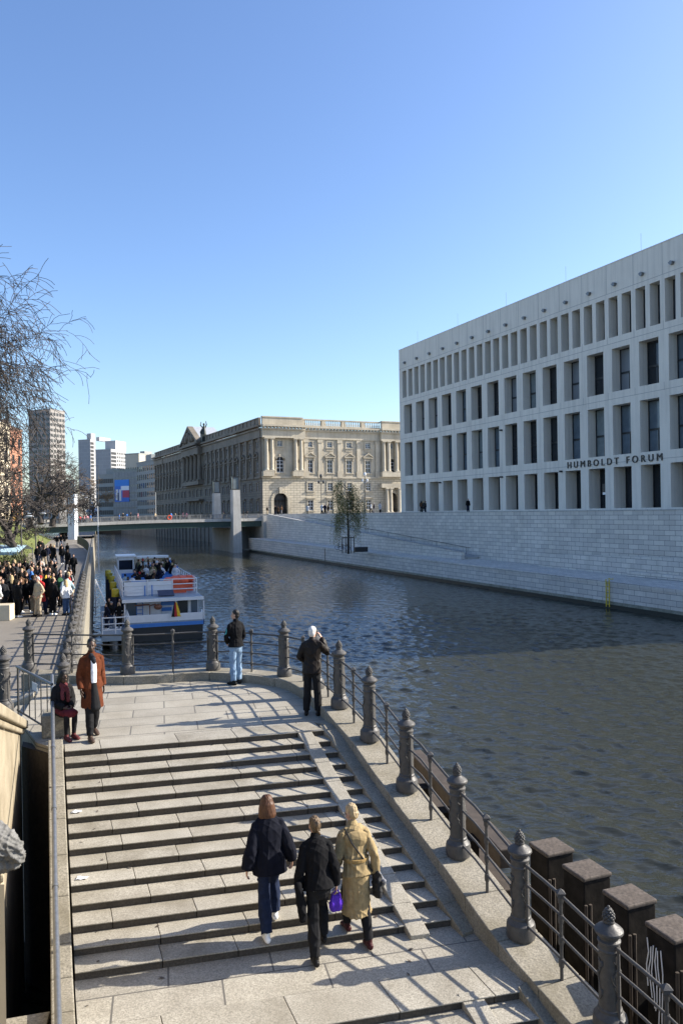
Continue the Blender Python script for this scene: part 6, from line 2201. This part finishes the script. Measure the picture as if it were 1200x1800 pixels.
f = V(fw).normalized(); r_ = f.cross(up).normalized()
for s_ in (-1, 1):
    g.tube([J['head'] + f * .095 + r_ * (.033 * s_ + .024 * math.cos(a)) + up * (.01 + .02 * math.sin(a)) for a in [2 * math.pi * k / 10 for k in range(11)]], .003, 4)
    g.tube([J['head'] + f * .09 + r_ * .058 * s_ + up * .012, J['head'] - f * .01 + r_ * .08 * s_ + up * .012], .003, 4)
g.build('glasses', M['frame_dark'], ro, local=True)
bp_ = ro.matrix_basis @ V((.27, .06, .62))
hb = empty('shoulder_bag', bp_, 'black and grey shoulder bag at the side of the tan trench coat', 'shoulder bag', rz=ro.rotation_euler.z)
g = MB(); g.limb([(0, 0, .02), (0, 0, .15), (.0, 0, .3)], [(.05, .09), (.06, .11), (.04, .08)], 12)
add(hb, 'bag_body', blob(g, .011, 2, .008, 4, name='bag_body'), M['black_cloth'])
g = MB(); g.limb([(.06, -.1, .22), (.09, 0, .14), (.06, .1, .24)], [.03, .035, .03], 8)
add(hb, 'bag_flap', blob(g, .01, 2, .004, 3, name='bag_flap'), c_grey)
# man in rust coat, walking towards the camera
J = pose(kneeL=(-.1, -.08, .5), ankL=(-.12, -.25, .12), toeL=(-.13, -.09, .03), kneeR=(.1, .14, .5), ankR=(.11, .2, .085), toeR=(.13, .38, .035), elR=(.225, -.04, 1.13), wrR=(.23, .06, .9), elL=(-.22, -.07, 1.14), wrL=(-.23, .0, .9))
ro = person(atz(163, 1297, ZL), (.75, -1), 'man in long rust coloured coat, dark scarf and black trousers on the landing', 1.83)
fw = (.35, 1, -.05)
add(ro, 'body', body_mesh(J, fw, FV), M['skin_dark'])
add(ro, 'hair', hair_mesh(J, fw, 'short', .008), h_dark)
add(ro, 'coat', top_mesh(J, 'coat', FC, g=.02, hem=.56, fold=.0025, wide=1.04), c_rust)
g = MB(); g.limb([(-.0, .105, 1.42), (.0, .13, 1.2), (.0, .12, 1.0)], [(.05, .03), (.06, .034), (.055, .034)], 10)
add(ro, 'shirt_front', blob(g, .01, 2, name='shirt_front'), c_white)
g = MB(); g.limb([(.0, .118, .99), (.0, .165, .75), (.0, .2, .57)], [(.055, .036), (.085, .055), (.105, .07)], 10)
add(ro, 'coat_opening', blob(g, .01, 2, name='coat_opening'), c_char)
g = MB(); g.tube([(.105 * math.cos(a), .01 + .1 * math.sin(a), 1.475 + .012 * math.sin(3 * a)) for a in [2 * math.pi * k / 16 for k in range(17)]], .045, 8, False)
g.limb([(.03, .09, 1.46), (.0, .12, 1.39), (-.01, .13, 1.35)], [.05, .05, .035], 8)
add(ro, 'scarf', blob(g, .011, 2, .005, 9, name='scarf'), cloth('dark_scarf', (.02, .022, .028)))
add(ro, 'trousers', trouser_mesh(J, FC, .012, .003), c_char)
for s in 'LR': add(ro, 'shoe', shoe_mesh(J, s, .008), cloth('brown_shoe', (.06, .04, .03), .4))
eyes(ro, J, fw)
# sitting woman on the end of the parapet
SIT = dict(pel=(0, 0, .52), chest=(0, .06, .84), neck=(0, .09, 1.05), head=(0, .14, 1.2), hipL=(-.09, .03, .5), hipR=(.09, .03, .5), kneeL=(-.1, .42, .5), kneeR=(.1, .44, .5), ankL=(-.09, .38, .09), ankR=(.1, .42, .09),
           toeL=(-.1, .56, .03), toeR=(.11, .6, .03), shL=(-.17, .07, .99), shR=(.17, .07, .99), elL=(-.22, .1, .72), elR=(.22, .1, .72), wrL=(-.08, .3, .62), wrR=(.08, .3, .62), hdL=(.5, .8, -.2), hdR=(-.5, .8, -.2))
J = pose(**SIT)
sw = atz(106, 1297, ZL)
ro = person((sw.x - .02, sw.y + .12, ZL), (.8, -.75), 'woman in dark jacket and maroon skirt sitting at the head of the steps', 1.62)
fw = (.1, 1, -.3)
add(ro, 'body', body_mesh(J, fw, .01), M['skin_dark'])
add(ro, 'hair', hair_mesh(J, fw, 'bob', .009), h_dark)
add(ro, 'jacket', top_mesh(J, 'jacket', .011, g=.03, hem=.48, fold=.005, sleeve=.95), c_char)
g = MB(); g.limb([(0, -.02, .56), (0, .2, .53), (0, .42, .52)], [(.19, .11), (.19, .1), (.17, .085)], 14, ref=V((1, 0, 0)))
add(ro, 'skirt', blob(g, .011, 2, .005, 6, name='skirt'), c_maroon)
g = MB(); g.limb([(-.03, .13, 1.06), (-.05, .2, .9), (-.06, .2, .74)], [.05, .05, .045], 8); g.limb([(.03, .13, 1.06), (.06, .2, .92), (.07, .22, .8)], [.05, .045, .04], 8); g.ell((0, .09, 1.06), (.1, .09, .05))
add(ro, 'scarf', blob(g, .011, 2, .006, 9, name='scarf'), cloth('plaid_red_scarf', (.13, .035, .04)))
for s in 'LR':
    g = MB(); leg(g, J, s, .006, b_=.95); add(ro, 'legging', blob(g, .012, 1, name='legging'), c_char)
    add(ro, 'shoe', shoe_mesh(J, s, .01), cloth('red_brown_shoe', (.10, .03, .03), .5))
eyes(ro, J, fw)
g = MB(); g.box((sw.x - .15, sw.y + .25, ZL + .21), (.5, .5, .42), .3)
tag(bevel(g.build('stone_block', M['curb'], None, uv=0), .02), 'low stone block under the sitting woman at the head of the steps', 'block')
# young man in jeans at the rail
J = pose(elL=(-.25, .06, 1.14), wrL=(-.13, .2, .98), hdL=(.3, .6, -.6), elR=(.24, .0, 1.14), wrR=(.19, .16, .95), hdR=(-.2, .6, -.8), kneeR=(.1, .05, .5), ankR=(.12, .06, .085), toeR=(.16, .23, .03), toeL=(-.16, .14, .03))
ro = person(atz(416, 1203, ZL), (-.65, .75), 'young man in black jacket and light blue jeans looking left at the railing', 1.78)
fw = (-.75, 1, 0)
add(ro, 'body', body_mesh(J, fw, FV), M['skin'])
add(ro, 'hair', hair_mesh(J, fw, 'short', .008), h_dark)
add(ro, 'jacket', top_mesh(J, 'jacket', FC, g=.022, hem=.9, fold=.003), c_black)
add(ro, 'jeans', trouser_mesh(J, FC, .018, .005), c_jean)
g = MB(); g.limb([J['shL'] + (J['elL'] - J['shL']) * .3 + V((-.045, 0, 0)), J['shL'] + (J['elL'] - J['shL']) * .8 + V((-.045, 0, 0))], [(.02, .04), (.02, .035)], 8)
add(ro, 'sleeve_patch', blob(g, .009, 1, name='sleeve_patch'), c_teal)
for s in 'LR': add(ro, 'shoe', shoe_mesh(J, s, .008), c_shoe)
eyes(ro, J, fw)
# white haired man leaning on the rail with something held to his face
J = pose(elR=(.29, .18, 1.22), wrR=(.15, .28, 1.5), hdR=(-.5, .1, .8), elL=(-.28, .02, 1.16), wrL=(-.2, .2, 1.05), hdL=(.2, .9, -.1), chest=(0, .05, 1.26), neck=(0, .06, 1.46), head=(0, .1, 1.62), shL=(-.18, .05, 1.4), shR=(.18, .05, 1.42),
         ankL=(-.13, -.02, .085), toeL=(-.17, .15, .03), ankR=(.14, .0, .085), toeR=(.18, .17, .03), kneeL=(-.11, .02, .49), kneeR=(.115, .02, .49))
ro = person(atz(549, 1257, ZL), (.25, 1), 'white haired man in a dark brown quilted jacket seen from behind at the railing', 1.78)
fw = (.1, 1, -.12)
add(ro, 'body', body_mesh(J, fw, FV), M['skin'])
add(ro, 'hair', hair_mesh(J, fw, 'short', .008), h_white)
add(ro, 'jacket', top_mesh(J, 'jacket', FC, g=.036, hem=.84, fold=.006, fscale=40) if False else top_mesh(J, 'jacket', FC, g=.03, hem=.84, fold=.004), c_brown)
add(ro, 'trousers', trouser_mesh(J, FC, .022, .004), c_char)
for s in 'LR': add(ro, 'shoe', shoe_mesh(J, s, .008), c_shoe)
eyes(ro, J, fw)
# carved stone animal head on the bridge pier
hc = atd(-4, 1492, 5.0)
ah = empty('carved_head', hc, 'weathered grey carved stone animal head with its muzzle pointing right at the left edge', 'sculpture')
g = MB()
def H(x, y, z): return (x, y, z)
g.ell((-.02, 0, .03), (.13, .12, .13), 14, 10)
g.limb([(-.2, .05, .0), (-.05, .02, .06), (.06, 0, .02), (.115, 0, -.03), (.135, 0, -.055)], [.16, .13, .09, .06, .045], 14, ref=V((0, 1, 0)))
g.limb([(-.05, 0, -.06), (.06, 0, -.1), (.115, 0, -.1)], [.09, .055, .035], 12, ref=V((0, 1, 0)))
g.ell((.155, 0, -.035), (.025, .035, .022), 10, 8)
for s_ in (-1, 1):
    g.ell((.03, .085 * s_, .06), (.035, .03, .022), 10, 8)
    g.ell((.04, .09 * s_, .035), (.018, .018, .018), 8, 6)
    g.limb([(-.08, .1 * s_, .1), (-.14, .14 * s_, .15)], [.045, .02], 8)
    g.ell((.12, .03 * s_, -.045), (.03, .025, .02), 8, 6)
for k in range(14):
    r_ = random.Random(k); a = r_.uniform(0, 6.28)
    g.limb([(-.08, .1 * math.cos(a), .03 + .12 * math.sin(a)), (-.22, .16 * math.cos(a + .3), .0 + .18 * math.sin(a + .3))], [.035, .02], 6)
me = blob(g, .007, 1, .004, 12, name='head', fscale=70)
add(ah, 'head', me, M['grey_stone'])
for s_ in (-1, 1):
    g = MB(); g.ell((.048, .098 * s_, .036), (.012, .012, .012), 8, 6); g.build('eye', M['dark_wall'], ah, local=True)

# ------------------------------------------------------------------ crowds: a few figures built once, then copied and dressed one by one
CV = .026
PO = {
    'stand': pose(),
    'fold': pose(elL=(-.26, .05, 1.15), wrL=(-.02, .19, 1.17), hdL=(1, .1, 0), elR=(.26, .05, 1.15), wrR=(.02, .22, 1.13), hdR=(-1, .1, 0)),
    'phone': pose(elL=(-.25, .02, 1.13), wrL=(-.2, .1, .9), elR=(.25, .1, 1.15), wrR=(.12, .3, 1.33), hdR=(-.2, .5, .8), ankL=(-.13, 0, .085), toeL=(-.17, .17, .03)),
    'walk': pose(kneeL=(-.09, -.08, .5), ankL=(-.1, -.26, .12), toeL=(-.1, -.1, .03), kneeR=(.09, .16, .5), ankR=(.1, .22, .085), toeR=(.11, .4, .04), elL=(-.24, .06, 1.14), wrL=(-.24, .2, .93), elR=(.24, -.1, 1.14), wrR=(.25, -.12, .9)),
    'pocket': pose(elL=(-.29, -.06, 1.14), wrL=(-.17, .1, .94), hdL=(.2, .3, -1), elR=(.29, -.06, 1.14), wrR=(.17, .1, .94), hdR=(-.2, .3, -1), ankR=(.14, .05, .085), toeR=(.2, .2, .03)),
    'sit': pose(**SIT),
}
PC = {}
def piece(po, what):
    key = (po, what)
    if key not in PC:
        J = PO[po]
        f = (0, 1, -.06)
        if what == 'body': me = body_mesh(J, f, .02, False)
        elif what in ('short', 'long', 'cap', 'bun'): me = hair_mesh(J, f, what, .018)
        elif what == 'jacket': me = top_mesh(J, 'jacket', CV, g=.022, hem=.84 if po != 'sit' else .46, fold=.004)
        elif what == 'coat': me = top_mesh(J, 'coat' if po != 'sit' else 'jacket', CV, g=.022, hem=.6 if po != 'sit' else .46, fold=.004)
        elif what == 'trousers': me = trouser_mesh(J, CV, .02, .005)
        elif what == 'shoes':
            b = MB()
            for s in 'LR': foot(b, J, s, .012)
            me = blob(b, .02, 1, name='shoes')
        me.materials.clear(); me.materials.append(M['skin'])
        PC[key] = me
    return PC[key]
def wear(ro, name, me, mat):
    o = bpy.data.objects.new(name, me); COL.objects.link(o); o.parent = ro
    o.material_slots[0].link = 'OBJECT'; o.material_slots[0].material = mat
    return o
TOPC = {'black': (.006, .006, .007), 'dark grey': (.025, .025, .028), 'navy': (.008, .011, .026), 'white': (.55, .55, .56), 'light grey': (.28, .36, .38), 'beige': (.42, .33, .22), 'brown': (.10, .055, .03),
        'red': (.42, .03, .03), 'yellow': (.62, .40, .05), 'dark green': (.025, .075, .035), 'blue': (.06, .16, .42), 'olive': (.10, .10, .05), 'pink': (.55, .25, .27)}
LEGC = {'black trousers': (.007, .007, .008), 'blue jeans': (.04, .07, .14), 'dark jeans': (.012, .018, .04), 'beige trousers': (.36, .29, .2), 'grey trousers': (.16, .16, .17)}
HAIRC = {'dark hair': (.018, .014, .011), 'brown hair': (.08, .045, .025), 'blond hair': (.42, .31, .17), 'grey hair': (.40, .39, .37)}
HATC = {'black cap': (.015, .015, .016), 'white cap': (.7, .7, .7), 'grey woollen hat': (.2, .2, .21), 'red cap': (.4, .03, .03)}
USED = set()
def figure(p, face, h, r, where, group, po=None, tops=None, force=None, seated=False):
    for _ in range(400):
        tc = force[0] if force else r.choice(tops)
        tt = r.choice(['jacket', 'jacket', 'coat']) if not seated else 'jacket'
        lc = r.choices(list(LEGC), [5, 3, 4, 1, 2])[0]
        if r.random() < .1:
            hk, hc_ = 'cap', r.choice(list(HATC))
        else:
            hk, hc_ = r.choice(['short', 'short', 'long', 'bun']), r.choices(list(HAIRC), [7, 4, 1, 1])[0]
        look = {'short': 'short ' + hc_, 'long': 'long ' + hc_, 'bun': hc_ + ' tied up', 'cap': hc_}[hk]
        posw = {'stand': 'standing', 'fold': 'with folded arms', 'phone': 'lifting a phone', 'walk': 'walking', 'pocket': 'relaxed', 'sit': 'sitting'}
        q = po or r.choice(['stand', 'fold', 'phone', 'pocket', 'pocket', 'walk'])
        lab = f"person {posw[q]} in {tc} {tt}{'' if seated else ' and ' + lc}, {look}, {where}"
        if lab not in USED and len(lab.split()) <= 16:
            USED.add(lab)
            break
    ro = person(p, face, lab, h, group)
    skin = M['skin_dark'] if r.random() < .1 else M['skin']
    wear(ro, 'body', piece(q, 'body'), skin)
    wear(ro, 'hair' if hk != 'cap' else 'hat', piece(q, hk), cloth('hc_' + hc_, (HATC if hk == 'cap' else HAIRC)[hc_]))
    wear(ro, tt, piece(q, tt), cloth('top_' + tc, TOPC[tc]))
    wear(ro, 'trousers', piece(q, 'trousers'), cloth('leg_' + lc, LEGC[lc]))
    wear(ro, 'shoes', piece(q, 'shoes'), c_wshoe if r.random() < .3 else c_shoe)
    return ro
DARK = ['black'] * 5 + ['dark grey'] * 2 + ['navy'] * 2 + ['white', 'light grey', 'beige', 'brown', 'olive', 'blue']
MIXED = ['black'] * 12 + ['dark grey'] * 3 + ['navy'] * 3 + ['white', 'light grey', 'beige', 'brown', 'olive']
r = random.Random(77)
# waiting crowd on the promenade
spots = []
tries = 0
while len(spots) < 112 and tries < 6000:
    tries += 1
    t = 18.0 + 18.0 * r.random() ** 1.25
    o_ = -r.uniform(.6, 6.6)
    if o_ > -1.9 and t > 24 + r.random() * 3: continue
    p = pr(t, o_, 3.9)
    if all((p - q).length > .5 for q in spots) and p.x > -.47 * p.y:
        spots.append(p)
spots.sort(key=lambda p: p.y)
specials = [('red', (82, 1035)), ('beige', (78, 1048)), ('yellow', (86, 1022)), ('dark green', (105, 1022)), ('red', (143, 1022)), ('white', (4, 1045)), ('blue', (50, 1015)), ('white', (58, 1008)), ('white', (122, 1045)), ('light grey', (112, 1052))]
force = {}
for col_, (px, py) in specials:
    tgt = atz(px, py, 5.1)
    i = min((k for k in range(len(spots)) if k not in force), key=lambda k: abs(spots[k].x / spots[k].y - tgt.x / tgt.y) * 40 + abs(spots[k].y - tgt.y) * .35)
    force[i] = col_
for i, p in enumerate(spots):
    a = r.gauss(0, .9) + (2.6 if r.random() < .45 else .3)
    figure(p, (math.sin(a), math.cos(a)), r.uniform(1.6, 1.86), r, 'waiting crowd', 'crowd waiting on the promenade', tops=MIXED, force=(force[i],) if i in force else None)
# people further along the promenade
for px, py in ((84, 990), (96, 992), (110, 992), (109, 983), (120, 1005), (119, 982), (72, 985), (75, 975), (101, 962), (108, 960), (114, 958), (70, 972), (66, 990), (130, 1012), (78, 995), (90, 986)):
    p = atz(px, py, 3.9)
    a = r.uniform(-.5, .5) + (3.1 if r.random() < .5 else 0)
    figure(p, (math.sin(a), math.cos(a)), r.uniform(1.62, 1.85), r, 'farther along', 'people strolling along the promenade', po=r.choice(['walk', 'walk', 'stand']), tops=MIXED)
# boat passengers, in the boat's own axes
bw = boat.matrix_basis
n_ = 0
placed = []
while n_ < 54:
    y = r.uniform(8.5, 21) if n_ < 40 else r.uniform(4.5, 12)
    x = r.uniform(-2.2, 2.2) if n_ < 40 else r.uniform(-2.3, .4)
    if n_ < 40: x = r.uniform(-.8, 2.3)
    if any(math.hypot(x - q[0], y - q[1]) < .5 for q in placed): continue
    placed.append((x, y))
    st = n_ < 40
    p = bw @ V((x, y, 2.74))
    a = r.gauss(0, .8) + (math.pi if r.random() < .4 else 0)
    figure(p, (math.sin(a), math.cos(a)), r.uniform(1.6, 1.85), r, 'on the boat deck', 'passengers on the boat', po=None if st else 'sit', tops=DARK if st else MIXED, seated=not st)
    n_ += 1
# people on the landing stage
for t_, o_ in ((33.6, 2.1), (34.2, 1.6), (33.2, 1.3), (35.2, 2.2), (36, 1.5)):
    figure(pr(t_, o_, 1.0), (r.uniform(-1, 1), r.uniform(-1, .5)), r.uniform(1.7, 1.85), r, 'on the landing stage', 'people on the landing stage', po=r.choice(['stand', 'fold', 'pocket']), tops=['black', 'black', 'dark grey', 'navy'])
# people on the bridge
for px in (150, 143, 156, 138, 161, 212, 219, 226, 232, 303, 311, 318, 326, 331, 395, 433, 438, 246, 275):
    q = bA + bd * ((atd(px, 905, 160) - bA).dot(bd))
    k = (px - 600) / 1350
    s_ = (k * bA.y - bA.x) / (bd.x - k * bd.y)
    q = bp(s_, r.uniform(.8, 2.2), 0)
    figure((q.x, q.y, bz(s_)), (bd.x * r.choice([-1, 1]), bd.y), r.uniform(1.65, 1.85), r, 'on the bridge', 'people crossing the bridge', po='walk' if r.random() < .7 else 'stand', tops=['black', 'white', 'red', 'beige', 'blue', 'dark grey', 'pink'])
# people on the terrace before the palace and the museum
for px, dp in ((470, 150), (484, 155), (489, 153), (495, 154), (541, 140), (566, 138), (571, 137), (577, 150), (652, 130), (657, 131), (668, 128), (764, 112), (769, 111.5), (776, 111), (842, 100)):
    q = atd(px, 905, dp)
    if px > 700:
        s_ = (q - Q0).dot(QD); q = qy(s_, 7.3)
    figure((q.x, q.y, 8.2), (r.uniform(-1, 1), r.uniform(-1, 1)), r.uniform(1.65, 1.85), r, 'on the terrace', 'people on the terrace above the quay', po=r.choice(['stand', 'walk', 'pocket']), tops=['black', 'navy', 'dark grey', 'brown', 'white'])
